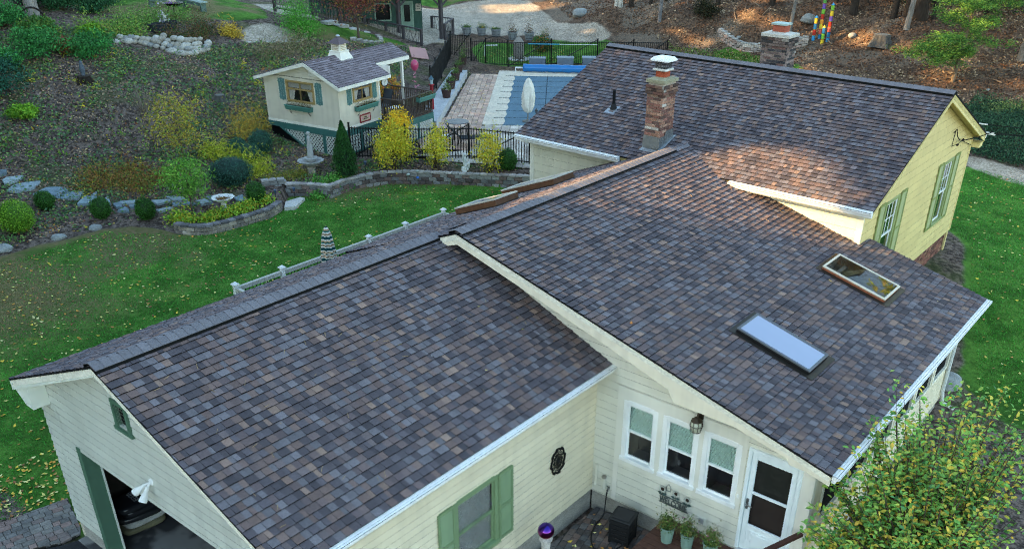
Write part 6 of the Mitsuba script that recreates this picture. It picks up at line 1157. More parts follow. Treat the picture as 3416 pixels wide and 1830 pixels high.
# trees
def tree(name, label, x, y, h, tr, cols, seed, n, size, cr, cz, ch, clumps=60, spread=.16, limbs=9, lean=(0, 0), bark='#5c5048', cat='tree', group=None, asp=.45, hollow=.25, tilt=1.0, fork=.35):
    g = rng(seed); k = thing(name, label, cat, group); z = gz(x, y); t = np.linspace(0, 1, 7); ax = np.column_stack([x + lean[0] * h * t + .03 * h * np.sin(t * 5 + seed) * .3, y + lean[1] * h * t, z - .1 + h * t])
    MB().tube(ax, tr * np.interp(t, [0, .08, 1], [1.25, 1, .25]), 10, s(bark)).put(k + '__trunk', 'bark', smooth=True)
    c = np.array([x + lean[0] * cz, y + lean[1] * cz, z + cz]); P, ix = crown_pts(g, n, c, (cr, cr, ch), clumps, spread, hollow); tone = g.uniform(.7, 1.3, (clumps, 1))
    tag(MB().leaves(P, size, pick(cols, n, g) * tone[ix], g, asp=asp, tilt=tilt).put(k + '__crown', 'leaf'), None, kind='stuff'); m = MB()
    for i in range(limbs):
        q = P[g.integers(n)]; b = ax[min(6, int(2 + 4 * g.random()))]; m.tube([b, b * .5 + q * .5 + [0, 0, .05 * h * g.random()], q], [tr * .4, tr * .25, tr * .08], 6, s(bark))
    tag(m.put(k + '__branch', 'bark'), None, kind='stuff'); return k
tree('ornamental_maple', 'small lacy green maple rising from the lime ground cover', 4.2, 20.69, 1.5, .035, pal_('#5d9433', '#4d822d', '#70a63e', '#86b344'), 250, 2300, .12, .95, 1.5, .85, spread=.2, asp=.35)
tree('ornamental_maple', 'taller lacy maple turning yellow-ochre on the slope behind the green one', 6.3, 24.3, 2.0, .04, pal_('#b3a83a', '#9a9a3a', '#7f9238', '#b59a40', '#8f7d3a'), 251, 2000, .13, 1.15, 1.75, 1.1, spread=.22, asp=.35)
tree('ornamental_maple', 'red and purple leaved maple growing before the dark cabin porch', 23.6, 33.4, 2.2, .07, pal_('#7a3a3a', '#8a4a44', '#6b3540', '#8d6a35', '#9a5a40', '#7d6f3a'), 252, 7000, .15, 2.0, 2.9, 1.55, clumps=70, spread=.2, asp=.4)
# fern, hostas, perennials
def tuft(name, label, pts, r, h, cols, seed, n, size, cat='plant', asp=.3, group=None, z=None):
    g = rng(seed); k = thing(name, label, cat, group); pts = np.array(pts, float); c = pts[g.integers(len(pts), size=n)]; o = g.normal(size=(n, 2)) * r * .5; P = np.column_stack([c + o, gzs(c[:, 0] + o[:, 0], c[:, 1] + o[:, 1]) + np.abs(g.normal(size=n)) * h * .5 + .02])
    tag(MB().leaves(P, size, pick(cols, n, g, .3), g, asp=asp).put(k + '__foliage', 'leaf'), None, kind='stuff'); m = MB()
    for i in range(10): q = P[g.integers(n)]; m.tube([q * [1, 1, 0] + [0, 0, gz(q[0], q[1]) - .02], q], .006, 4, s('#4f5a2c'))
    tag(m.put(k + '__stem', 'leaf'), None, kind='stuff'); return k
tuft('fern_clump', 'tall bright green feathery clump behind the curved sand bed', [(20.4, 34.4), (20.7, 34.9), (20.1, 34.2)], .95, 1.9, pal_('#4d9a2e', '#5fae3a', '#3f8526', '#6fb848'), 260, 4200, .16, asp=.12)
tuft('hosta_bed', 'lime-green ground cover spilling along the low curved wall', [(3.6, 20.7), (3.7, 20.2), (4.3, 19.85), (4.9, 19.75), (5.35, 19.65), (5.9, 19.7), (6.6, 19.75)], .38, .28, pal_('#7fa82e', '#94b83a', '#5f9a30', '#b0b83e', '#a8a030'), 261, 3000, .10, cat='ground cover', asp=.6)
tuft('trailing_plant', 'green trailing plant over the corner of the garden wall', [(8.9, 19.5), (9.5, 19.3), (10.1, 19.2), (8.7, 19.2)], .32, .22, pal_('#4f8f35', '#62a044', '#3c7a2a', '#7db050'), 262, 1500, .09, asp=.6)
tuft('goldenrod', 'straw-yellow feathery stand at the left foot of the shed', [(9.63, 25.43), (10.5, 25.9), (10.3, 25.1), (9.5, 24.9), (10.9, 25.3)], .55, 1.2, pal_('#c9a93a', '#b8953a', '#d6bd5a', '#9a8a35'), 263, 1700, .15, asp=.16)
tuft('yellow_fern', 'bright yellow-green ferns sweeping down beside the juniper mound', [(7.87, 24.09), (7.88, 23.07), (7.76, 22.34), (7.6, 24.57), (7.5, 21.9), (8.2, 21.9)], .45, .75, pal_('#b5bd2a', '#c9c93a', '#9aad2c', '#d6d05a'), 264, 3000, .15, asp=.18)
tuft('low_heath', 'low ochre-green heath mounds left of the fountain statue', [(8.3, 20.9), (8.7, 20.7), (7.9, 21.1), (9.0, 20.5)], .35, .28, pal_('#7d8a2c', '#8f8a35', '#6b7a2a', '#a0903a'), 265, 1800, .07, asp=.3)
tuft('yellow_grass_clump', 'yellow strappy grass clump at the corner of the sand bed', [(15.6, 34.2), (15.9, 34.0)], .4, .55, pal_('#c9a935', '#b8a040', '#d9c050'), 266, 700, .22, asp=.08)
tuft('dry_perennials', 'tan dried perennial stems behind the shed roof', [(16.5, 31.6), (17.6, 31.9), (18.6, 32.5), (19.6, 32.9), (15.6, 31.5)], .8, .8, pal_('#8f8163', '#a39474', '#75694f', '#6f7a45'), 267, 2600, .17, asp=.1)
tuft('white_flower_clump', 'white and lilac daisies on grey stems above the black tubs', [(13.3, 36.0)], .25, 1.1, pal_('#d9d9d2', '#b9b0c9', '#8f9a8c'), 268, 130, .10, asp=.8)
for i, (pts, r, h, c, lb) in enumerate((([(12.5, 36.6), (13.4, 36.9), (11.6, 36.5), (14.6, 36.6)], .8, .75, pal_('#5f8f3a', '#75a04a', '#4a7a30', '#8aa85a'), 'mixed light green perennials behind the round tubs'), ([(13.6, 33.9), (14.4, 34.4), (13.0, 33.9), (14.9, 34.9), (12.5, 34.2)], .7, .75, pal_('#5a4a35', '#6b5a3a', '#4a5a2a', '#7a5a3a', '#3f5a2a'), 'brown and green shrubby perennials above the boulder wall'), ([(10.3, 35.6), (9.6, 36.2), (11.2, 35.3)], .8, .7, pal_('#6b9a40', '#88ad50', '#557f33', '#a3a850'), 'pale green tufted plants behind the left end of the boulder wall'))):
    tuft('perennial_bed', lb, pts, r, h, c, 270 + i, 2600, .13, asp=.3, cat='perennials')
DK = pal_('#347a3a', '#3f8a44', '#2a6631', '#4f9a4e')
for i, (x, y, r, h, c, lb) in enumerate(((3.3, 32.3, 1.15, 1.5, pal_('#1d4a38', '#26584a', '#183f30', '#2f6650'), 'large dark blue-green shrub cut by the left edge'), (6.1, 34.37, .95, 1.2, DK, 'bright green shrub on the slope right of the dark edge shrub'), (8.1, 33.5, 1.0, 1.1, DK, 'deep green leafy shrub left of the boulder wall'), (7.3, 34.2, .6, .6, pal_('#8a4a35', '#6b4a30', '#5a5a30'), 'small rusty brown shrub between two green ones'), (9.2, 35.4, .5, .6, LIME, 'small lime shrub beside the left end of the boulder wall'), (4.6, 34.2, .7, .75, DK, 'green shrub above the dark edge shrub'), (3.39, 30.6, .55, .45, LIME, 'low lime-yellow shrub in the ivy at the left'), (10.2, 39.9, .9, 1.0, pal_('#2a5a35', '#35683f', '#20482a'), 'rhododendron in front of the dark garden chairs'), (11.6, 39.3, .9, .95, pal_('#2a5a35', '#35683f', '#20482a'), 'rhododendron right of the one before the chairs'), (9.2, 40.6, .8, .9, pal_('#264f35', '#306040', '#1d4229'), 'rhododendron nearest the grey tree trunk'), (6.6, 38.0, .9, 1.0, DK, 'dark shrub left of the grey tree trunk'), (7.2, 36.2, .8, .8, pal_('#3a6b2d', '#4a7a35', '#6b8a3a'), 'mid green shrub below the grey tree trunk'))):
    shrub('leafy_shrub', lb, x, y, r, h, c, 280 + i, 2600, .12, group='leafy shrubs on the slope', spread=.2)
tuft('heath_patch', 'rusty olive low ground cover spreading left of the maples', [(3.0, 25.2), (3.8, 24.8), (4.6, 24.4), (5.3, 24.0), (3.6, 25.9), (4.6, 25.4), (4.0, 24.0)], .75, .32, pal_('#7d7d35', '#8f7a35', '#a0703a', '#6b7a35', '#8a5a35'), 269, 5200, .09, asp=.5, cat='ground cover')
shrub('dark_shrub', 'dark brown-green rounded shrub on the bank beyond the near chimney', 40.7, 20.55, .75, 1.1, pal_('#2c3320', '#3a3a26', '#252a1c'), 295, 1800, .12); shrub('gate_bush', 'dense green bush behind the pool gate', 35.4, 29.3, .65, .9, pal_('#33602a', '#3f6f33', '#2a5022', '#b0702a'), 296, 1600, .11); shrub('orange_shrub', 'orange and yellow autumn shrub behind the shed porch', 18.2, 25.6, .8, 1.2, pal_('#d9812f', '#c9a02f', '#b56a2c', '#8f9a35', '#d9b23a'), 297, 1600, .11)
# leafless shrub on the slope
k = thing('bare_shrub', 'leafless grey twiggy shrub in the middle of the slope', 'shrub'); g = rng(298); x, y = 7.26, 28.37; z = gz(x, y); m = MB()
for i in range(46):
    a = g.uniform(0, 6.28); q = np.array([x + math.cos(a) * g.uniform(.1, .6), y + math.sin(a) * g.uniform(.1, .6), z + g.uniform(.7, 1.4)]); mid_ = np.array([x, y, z]) * .5 + q * .5 + g.normal(size=3) * .05; m.tube([(x, y, z - .03), mid_, q], [.014, .009, .004], 4, s('#857a6e'))
tag(m.put(k + '__twig', 'bark'), None, kind='stuff')
# apple tree in the foreground
AP = [(1.43, -4.95, 4.07), (.84, -4.9, 3.63), (1.81, -5.3, 3.66), (.77, -5.08, 3.63), (1.23, -5.83, 3.93), (1.81, -5.92, 4.03), (2.3, -6.09, 3.91), (2.63, -6.3, 3.73), (2.27, -6.7, 3.82), (.0, -4.75, 2.94), (-.49, -4.6, 2.52), (-.81, -4.75, 2.41), (.63, -5.0, 3.01), (.93, -5.49, 3.68), (1.32, -6.35, 3.69), (1.56, -6.89, 3.65), (1.39, -6.22, 3.14), (1.62, -5.58, 3.14), (-.28, -4.95, 3.07), (.17, -5.15, 3.29), (.31, -5.42, 3.52), (.51, -6.0, 3.37), (2.17, -6.59, 2.81), (-.67, -4.95, 2.7)]
k = thing('apple_tree', 'leafy green and yellow fruit tree in the right foreground beside the entrance', 'tree'); g = rng(300); base = np.array([.55, -6.35, gz(.55, -6.35)]); crot = base + [.05, .05, 1.1]
MB().tube([base - [0, 0, .1], base + [.02, .02, .55], crot], [.13, .10, .09], 12, s('#5a4c42')).put(k + '__trunk', 'bark', smooth=True)
m, L, LC = MB(), [], []
APC = pal_('#6a9e48', '#7cab4c', '#598d44', '#93b251', '#c4b848', '#d6b548', '#4d8049', '#a8b950'); APW = np.array([.17, .16, .15, .14, .13, .09, .08, .08])
tips = [np.array(q) for q in AP]
for q in list(tips):
    for j in range(5): tips.append(q + g.normal(size=3) * [.33, .30, .26] - [0, .12, .45 * (j > 0)])
for i in range(60): tips.append(np.array([.7, -6.2, 2.3]) + g.normal(size=3) * [1.0, .75, .55])
for q in tips:
    q = q.copy(); q[2] = max(q[2], 1.3); q[1] = min(q[1], -4.62) if q[0] > -.35 else q[1]
    if q[1] > -4.9 and q[2] > 3.05: q[1] = -4.98
    f_ = crot + (q - crot) * [.55, .55, .35] + g.normal(size=3) * .08; t = np.linspace(0, 1, 9)[:, None]; c = (1 - t) ** 2 * crot + 2 * t * (1 - t) * (f_ + [0, 0, -.1]) + t ** 2 * q; m.tube(c, np.linspace(.026, .003, 9), 6, s('#54463c'))
    n = 74; u = g.uniform(.28, 1.03, n); p = ((1 - u) ** 2)[:, None] * crot + (2 * u * (1 - u))[:, None] * (f_ + [0, 0, -.1]) + (u ** 2)[:, None] * q + g.normal(size=(n, 3)) * .06; L.append(p); LC.append(APC[g.choice(8, size=n, p=APW)] * g.uniform(.8, 1.2, (n, 1)) * g.uniform(.8, 1.15))
tag(m.put(k + '__branch', 'bark', smooth=True), None, kind='stuff'); L = np.vstack(L); ok = ~((L[:, 1] > -4.95) & (L[:, 2] > 3.0) & (L[:, 2] < zm(-4.8) + .05)) & ~((L[:, 1] > -4.42) & (L[:, 0] > -.1))
m = MB(); P = L[ok]; C_ = np.vstack(LC)[ok]; n = len(P)
a = g.normal(size=(n, 3)); a[:, 2] = np.abs(a[:, 2]) * .5; a /= np.linalg.norm(a, axis=1, keepdims=True); w = g.normal(size=(n, 3)) * .6 + [0, 0, 1.2]; b = np.cross(a, w); b /= np.linalg.norm(b, axis=1, keepdims=True); c = np.cross(a, b); c *= np.sign(c[:, 2:]); sz = g.uniform(.07, .12, (n, 1))
v = np.stack([P, P + a * sz * .35 + b * sz * .26 + c * sz * .10, P + a * sz * .75 + b * sz * .2 + c * sz * .04, P + a * sz - c * sz * .10, P + a * sz * .75 - b * sz * .2 + c * sz * .04, P + a * sz * .35 - b * sz * .26 + c * sz * .10, P + a * sz * .5], 1).reshape(-1, 3)
kk = np.arange(n)[:, None] * 7; m.add(v, np.vstack([kk + [6, i, j] for i, j in ((0, 1), (1, 2), (2, 3), (3, 4), (4, 5), (5, 0))]), np.repeat(C_, 7, 0)); tag(m.put(k + '__leaf_canopy', 'leaf'), None, kind='stuff')

# ---------------------------------------------------------------- ground cover, grass, fallen leaves
def scatter(poly, n, g):
    a0, b0, a1, b1 = poly.bounds; N = 40 + int(n * poly.envelope.area / poly.area * 1.15); q = np.column_stack([g.uniform(a0, a1, N), g.uniform(b0, b1, N)]); return q[contains_xy(poly, q[:, 0], q[:, 1])][:n]
g = rng(310)
SHEDP = Polygon([tuple(SN + se1 * a + se2 * b) for a, b in ((-.1, -.1), (5, -1.1), (5, 4.1), (-.1, 4.1))])
HILL = Polygon([(-9, 23.2), (-.2, 22.6), (2.2, 22.2), (3.2, 21.2), (6.6, 21.2), (8.3, 20.6), (9.2, 19.3), (11.8, 18.6), (14.8, 14.1), (15.4, 14.2), (13.2, 18.2), (11.3, 20.5), (12.6, 25), (18.6, 26.5), (28, 32.2), (26, 33.2), (20.5, 33.4), (15.5, 33.0), (13.8, 33.2), (12, 32.6), (9.8, 34.4), (9, 37), (4, 39), (-2, 36), (-9, 30)]).difference(SHEDP)
q = scatter(HILL, 62000, g); cl = meshkit.fbm(np.column_stack([q * .75, q[:, :1] * 0]), 3); n = len(q); leafy = cl + .12 * g.normal(size=n) > .52
bot = (q[:, 1] < 23.0) & (q[:, 0] < 4); keep = ~(bot & (g.random(n) < .75)) & (leafy | (g.random(n) < .5)); q, leafy = q[keep], leafy[keep]; n = len(q)
col = np.where(leafy[:, None], pick(pal_('#4d7344', '#5a824a', '#436845', '#6d8c4a', '#8a9455', '#5d7858'), n, g, .3), pick(pal_('#856f5c', '#96806a', '#70594d', '#a88d72', '#b9a283', '#8a7b77'), n, g, .3)); sp_ = g.random(n); col = np.where((sp_ < .018)[:, None], pick(pal_('#b8a02c', '#c9b23a', '#9a9a30'), n, g), col); col = np.where(((sp_ > .018) & (sp_ < .035))[:, None], pick(pal_('#9a5a3a', '#b0704a', '#c9a880'), n, g), col)
P = np.column_stack([q, gzs(q[:, 0], q[:, 1]) + np.where(leafy, np.abs(g.normal(size=n)) * .09, .02) + .012]); m = MB(); m.leaves(P, np.where(leafy, .12, .10), col, g, tilt=.45, asp=.6); m.put('hillside_ground_cover', 'leaf', number=False); tag('hillside_ground_cover', 'low ivy and leaf litter covering the sloping bank', 'ground cover', kind='stuff')
# sprigs of taller weeds on the slope, yellow and green
q = scatter(HILL, 150, g); m = MB()
for x, y in q:
    n = 26; c = pick([LIME, YEL, pal_('#4a7a35', '#5f8a40'), pal_('#9a5a3a', '#b08a45')][g.choice(4, p=[.3, .25, .35, .1])], n, g); m.leaves(np.column_stack([x + g.normal(size=n) * .16, y + g.normal(size=n) * .16, gz(x, y) + np.abs(g.normal(size=n)) * .2]), .11, c, g, asp=.4)
m.put('bank_weeds', 'leaf', number=False); tag('bank_weeds', 'scattered green and yellow weed sprigs on the bank', 'weeds', kind='stuff')
LAWNP = Polygon([(-9, 22.0), (1.5, 21.8), (3.0, 19.4), (6.2, 18.8), (8.3, 19.7), (9.0, 18.75), (11.5, 18.3), (14.2, 13.9), (15, 12.6), (9, 10.6), (8, 11.9), (-.3, 11.9), (-.4, 7.6), (-7.3, 7.2), (-7.6, 8.4), (-9, 8.7)]); RLAWN = Polygon([(9.6, -5), (9.0, -9), (18, -9), (24.2, -3), (25.2, -.6), (24.5, .3), (18.5, -.6), (17.2, -2.4), (13.2, -3.6)])
m = MB()
for poly, n in ((LAWNP, 105000), (RLAWN, 38000)):
    q = scatter(poly, n, g); n = len(q); wear = meshkit.fbm(np.column_stack([q * .28, 3 + 0 * q[:, :1]]), 3) - .012 * (q[:, 0] + 12) - .045 * np.maximum(21 - q[:, 1], 0) + .10 * g.normal(size=n)
    dry = (wear > .30) & (q[:, 1] > 15.5) & (q[:, 0] < 5); col = np.where(dry[:, None], pick(pal_('#9a8a60', '#a8966a', '#857a4d', '#6d7a42'), n, g, .3), pick(pal_('#3a8a29', '#489832', '#307a27', '#5aa63d', '#448835'), n, g, .3)); tone = .75 + .5 * meshkit.fbm(np.column_stack([q * 1.1, 8 + 0 * q[:, :1]]), 2)[:, None]
    a = g.uniform(0, 6.28, n); hgt = g.uniform(.025, .065, n); w_ = .012; dx = np.column_stack([np.cos(a), np.sin(a), 0 * a]) * w_; B = np.column_stack([q, gzs(q[:, 0], q[:, 1]) - .005]); tp = B + np.column_stack([g.normal(size=n) * .025, g.normal(size=n) * .025, hgt]); v = np.stack([B - dx, B + dx, tp], 1).reshape(-1, 3); m.add(v, np.arange(3 * n).reshape(-1, 3), np.repeat(col * tone, 3, 0))
m.put('lawn_grass', 'leaf', number=False); tag('lawn_grass', 'mown green grass of the lawns', 'grass', kind='stuff')
m = MB(); FL = pal_('#dccf7a', '#e6dc98', '#cbb55a', '#b8804a', '#d99a45', '#9a6a45', '#e6c24a')
dens = lambda q: np.clip(.25 + .5 * (q[:, 1] - 10) / 12 * (q[:, 0] < 5), .12, 1)
for poly, n, den in ((LAWNP, 3800, True), (RLAWN, 420, False), (Polygon([(-8.6, 8.2), (-6.8, 7.9), (-5.5, 8.6), (-6.0, 10.5), (-9, 10.5)]), 420, False), (HILL, 900, False), (Polygon([(30.2, 30), (33, 32.5), (36.5, 29), (35, 25.5)]), 260, False), (Polygon([(-2.2, -.25), (-.1, -.25), (-.1, -1.6), (-1.2, -1.6), (-1.4, -2.6)]), 55, False), (POOLP.difference(ring), 240, False)):
    q = scatter(poly, n, g); q = q[g.random(len(q)) < dens(q)] if den else q; n = len(q); zz = gzs(q[:, 0], q[:, 1]) + .035
    if abs(poly.bounds[0] + 2.2) < .01: zz = np.full(n, .035)
    if 12 < poly.bounds[0] < 25: zz = np.full(n, 1.045)
    m.leaves(np.column_stack([q, zz]), .10, pick(FL, n, g, .2), g, tilt=.18, asp=.62, nrm=np.array([0, 0, 2.5]))
m.put('fallen_leaves', 'leaf', number=False); tag('fallen_leaves', 'yellow and brown fallen leaves lying on lawn and paving', 'leaves', kind='stuff')
# a few leaves and needles caught on the roofs
m = MB()
for x, y, c, sz in ((-1.2, 1.9, '#d6c070', .06), (-2.9, 1.45, '#d8d6c8', .04), (-2.3, .75, '#d9c47a', .07), (-.9, 1.1, '#b5a050', .05), (-.75, 1.35, '#a89a45', .05), (-.6, .6, '#7d5a3a', .05), (.1, -.6, '#c07a35', .10), (5.3, -2.25, '#c9a25a', .12), (3.0, -2.2, '#b08a55', .05), (6.9, -4.1, '#d9c9a0', .07), (-5.9, 1.6, '#b58a55', .05)):
    z = (zg(y) if x < -.5 else zm(y)) + .03; m.leaves(np.array([[x, y, z]]), sz, s(c), rng(int(abs(x * 100))), tilt=.2, nrm=np.array([0, 0, 2.]))
for i in range(90):
    x, y = (g.uniform(-7, -.6), g.uniform(-.1, 3.5)) if i % 2 else (g.uniform(0, 7.5), g.uniform(-4.5, 2.8)); z = (zg(y) if x < -.5 else zm(y)) + .022; a = g.uniform(0, 3.14); d = np.array([math.cos(a), math.sin(a), 0]) * .05; d[2] = d[1] * (G_S if x < -.5 else M_S); m.tube([np.array([x, y, z]) - d, np.array([x, y, z]) + d], .0032, 3, s('#b09468'))
m.put('roof_debris', 'leaf', number=False); tag('roof_debris', 'stray leaves and pine needles lying on the shingles', 'leaves', kind='stuff')
# ---------------------------------------------------------------- the woods
tr = [(42.87, 12.05, .40, 'dark pine trunk third from the totem poles'), (42.31, 9.51, .32, 'dark trunk with a pale lit side left of the slim leaning trunk'), (42.3, 8.84, .34, 'dark trunk directly behind the slim leaning trunk'), (41.4, 7.86, .62, 'thickest dark pine trunk behind the clearing'), (41.9, 7.3, .22, 'thin dark trunk right of the thickest pine trunk'), (43.51, 13.46, .18, 'thin dark trunk above the totem poles'), (44.34, 11.85, .14, 'thinnest dark trunk left of the pale-sided trunk'), (41.3, 26.4, .28, 'grey-brown trunk right of the two birches'), (41.94, 25.34, .2, 'slim grey trunk second right of the birches'), (42.09, 20.59, .27, 'dark trunk above the dark rounded shrub'), (42.1, 16.96, .33, 'brown trunk behind the far chimney'), (42.2, 24.44, .17, 'thin grey trunk third right of the birches'), (42.59, 19.7, .11, 'very thin trunk between two thicker ones over the bank')]
PINE = pal_('#2c4a26', '#38582c', '#21401f', '#466a32')
for i, (x, y, d, lb) in enumerate(tr): tree('woodland_tree', lb, x, y, 15 + 4 * rng(i).random(), d / 2, PINE, 400 + i, 900, .55, 2.2, 13.0, 3.5, limbs=8, bark='#3f3833', group='trunks at the edge of the woods', lean=(rng(i).normal() * .012, rng(i).normal() * .02))
tree('woodland_tree', 'slim pale grey leaning trunk in the clearing right of the stump', 40.5, 8.14, 14, .125, PINE, 420, 900, .55, 2, 12.5, 3, bark='#8a8580', group='trunks at the edge of the woods', lean=(.0, -.055)); tree('woodland_tree', 'slim grey lichened trunk on the bank above the near chimney', 39.7, 23.26, 14, .10, PINE, 421, 900, .55, 2, 12.5, 3, bark='#77777a', group='trunks at the edge of the woods', lean=(0, -.01)); tree('woodland_tree', 'slim grey leaning trunk behind the far chimney', 40.2, 14.75, 14, .10, PINE, 422, 900, .55, 2, 12.5, 3, bark='#807c78', group='trunks at the edge of the woods', lean=(0, -.05))
for i, (x, y, lb) in enumerate(((40.98, 27.44, 'left white birch trunk of the pair on the bank'), (40.97, 27.05, 'right white birch trunk of the pair on the bank'))): tree('birch_tree', lb, x, y, 14, .13, pal_('#a8a030', '#8fa035', '#c0a838'), 430 + i, 900, .3, 2.2, 12, 3, bark='#c9c4ba', group='pair of birches')
tree('tall_tree', 'thick pale grey tree trunk at the upper left corner', 8.32, 38.9, 15, .27, pal_('#5a7a35', '#8f8a35', '#a8903a'), 440, 1500, .4, 3, 12.5, 3, bark='#8f8b86', lean=(-.02, .02))
def needles(m, c, r, n, cols, g, size=.17, down=.0):
    d = g.normal(size=(n, 3)); P = np.asarray(c) + d * np.asarray(r) * .5; m.leaves(P, size, pick(cols, n, g, .25), g, asp=.14, tilt=.6)
def pine(name, label, x, y, h, tr_, lean, whorls, seed, cols, bark, boughs=()):
    """young white pine: whorls of drooping branches with needle tufts"""
    g = rng(seed); k = thing(name, label, 'pine tree'); z = gz(x, y); t = np.linspace(0, 1, 8); ax = np.column_stack([x + lean[0] * h * t, y + lean[1] * h * t, z - .1 + h * t])
    MB().tube(ax, tr_ * np.linspace(1.1, .25, 8), 9, s(bark)).put(k + '__trunk', 'bark', smooth=True); b, m = MB(), MB()
    for zz, R, nb, *side in list(whorls) + list(boughs):
        for j in range(nb):
            a = 6.283 * j / nb + g.uniform(-.4, .4) if not side else side[0] + g.normal() * .35; L = R * g.uniform(.7, 1.1); p0 = np.array([x + lean[0] * zz, y + lean[1] * zz, z + zz]); p1 = p0 + [L * math.cos(a), L * math.sin(a), L * g.uniform(.05, .35)]; b.tube([p0, (p0 + p1) / 2 + [0, 0, .03], p1], [.02, .014, .006], 5, s('#5a4c40'))
            for q in np.linspace(.3, 1.05, 7): 
                c = p0 + (p1 - p0) * q + g.normal(size=3) * [.16, .16, .06] * R; needles(m, c, (.38 * R * .6, .38 * R * .6, .2), 80, cols * g.uniform(.8, 1.2), g)
    tag(b.put(k + '__branch', 'bark'), None, kind='stuff'); tag(m.put(k + '__needles', 'leaf'), None, kind='stuff')
WP = pal_('#56843a', '#4a7838', '#6d9a40', '#3f6d38', '#84a645')
pine('white_pine', 'young white pine with soft lime needles standing behind the house ridge', 36.11, 4.06, 8.5, .09, (.02, -.05), [(1.9, 1.5, 4), (2.6, 1.5, 5), (3.4, 1.35, 6), (4.2, 1.4, 6), (5.0, 1.4, 6), (5.6, 1.4, 6), (6.1, 1.4, 6), (7, 1.1, 6), (7.8, .7, 5)], 450, WP, '#7a6a58', [(1.05, 2.2, 4, 2.23), (1.5, 2.1, 4, 2.2), (1.3, .9, 3)])
pine('white_pine', 'grey leaning pine with lime boughs at the right edge', 39.72, 2.0, 9, .20, (.0, -.09), [(2.6, 2.4, 6), (3.4, 2.5, 6), (4.6, 2.4, 6), (6, 2.2, 6), (7.5, 1.6, 6)], 451, WP, '#8a8178')
for i, (x, y, h, r, lb) in enumerate(((45, 5.4, 7, 2.1, 'dark hemlock behind the young pine'), (46.5, 2.6, 7, 2.3, 'dark hemlock right of the young pine top'), (47.5, 7.8, 6, 1.9, 'dark hemlock left of the young pine top'), (49, 4.2, 8, 2.4, 'dark evergreen mass deep in the woods behind the pine'), (46.0, .4, 7, 2.1, 'dark evergreen behind the right edge pine'), (46.5, 17.5, 5, 1.7, 'dark evergreen between the trunks above the far chimney'), (45.4, 9.6, 6, 1.8, 'dark evergreen behind the thickest pine trunk'), (45.8, 11.6, 6, 1.8, 'dark evergreen behind the pale-sided trunk'), (45.6, 14.6, 6, 1.7, 'dark evergreen above the painted poles'), (45.5, 20.5, 5, 1.6, 'dark evergreen at the top edge above the dark rounded shrub'), (31.5, -2.6, 2.2, 1.3, 'green evergreen bush at the right edge below the woods'))):
    tree('evergreen', lb, x, y, h, .1, pal_('#1f3d22', '#28492a', '#33572e', '#1a331d'), 460 + i, 3600, .26, r, h * .48, h * .5, clumps=80, spread=.15, group='dark evergreens in the woods', asp=.35, tilt=.5, bark='#2f2823')
tree('autumn_tree', 'yellow-green broadleaf tree beyond the right edge of the lawn', 37.5, -5.0, 16, .22, pal_('#e6e65a', '#cfdc58', '#f0e660', '#b8cf50'), 468, 4200, .5, 4.2, 12.5, 5.0, limbs=12)  # unseen tree added where the upper skylight reflects it
# low junipers on the right-hand bank
JUN = Polygon([(26.4, .7), (29.3, 2.6), (33.5, 2.2), (33, -3.5), (27.5, -6.5), (26.0, -2.2)])
g = rng(470); q = scatter(JUN, 26000, g); m = MB(); n = len(q); m.leaves(np.column_stack([q, gzs(q[:, 0], q[:, 1]) + np.abs(g.normal(size=n)) * .16 + .25 * meshkit.fbm(np.column_stack([q * .9, 0 * q[:, :1]]), 3)]), .16, pick(pal_('#2c4f38', '#365d40', '#234230', '#45684a'), n, g, .3), g, asp=.25); m.put('juniper_carpet', 'leaf', number=False); tag('juniper_carpet', 'low dark green juniper carpet on the bank beside the right path', 'ground cover', kind='stuff')
# forest litter: leaves, needles, twigs, stones
WOOD = Polygon([(27, 5), (33.5, 9), (38, 14), (38.7, 25), (40.5, 30.5), (44, 36), (60, 40), (62, -6), (34, -5), (33.6, 2)])
q = scatter(WOOD, 52000, g); n = len(q); cl = meshkit.fbm(np.column_stack([q * .5, 4 + 0 * q[:, :1]]), 3)[:, None]; col = np.where(cl > .5, pick(pal_('#8f7a5f', '#a8927a', '#7a6550', '#b5a085', '#6b5848'), n, g, .3), pick(pal_('#6b4d3a', '#7d5c46', '#5c4334', '#8a6a50', '#544034'), n, g, .3))
m = MB(); m.leaves(np.column_stack([q, gzs(q[:, 0], q[:, 1]) + .03]), .15, col, g, tilt=.25, asp=.55); m.put('woodland_litter', 'leaf', number=False); tag('woodland_litter', 'brown and tan leaf litter on the woodland floor', 'leaves', kind='stuff')
WEED = Polygon([(27, 5), (33, 9), (38, 14), (38.6, 22), (37, 20), (33, 12), (24, 4), (22, 2.5)]); q = scatter(WEED, 7000, g); n = len(q); m = MB(); m.leaves(np.column_stack([q, gzs(q[:, 0], q[:, 1]) + np.abs(g.normal(size=n)) * .08 + .03]), .14, pick(pal_('#5f7a3a', '#4a6a30', '#7d8f4a', '#8a7a50'), n, g, .3), g, asp=.5); m.put('clearing_weeds', 'leaf', number=False); tag('clearing_weeds', 'patchy green weeds at the foot of the clearing', 'weeds', kind='stuff')
m = MB()
for i in range(60):
    x, y = scatter(WOOD.intersection(sbox(33, -4, 44, 30)), 1, g)[0]; a = g.uniform(0, 3.14); L = g.uniform(.3, 1.3); z = gz(x, y) + .04; z2 = gz(x + L * math.cos(a), y + L * math.sin(a)) + .05; m.tube([(x, y, z), (x + L * .5 * math.cos(a + .1), y + L * .5 * math.sin(a + .1), (z + z2) / 2 + .04), (x + L * math.cos(a), y + L * math.sin(a), z2)], [.035, .03, .015], 5, s('#8a7a6a') * g.uniform(.7, 1.2))
m.put('fallen_twigs', 'bark', number=False); tag('fallen_twigs', 'fallen sticks lying on the woodland floor', 'sticks', kind='stuff')
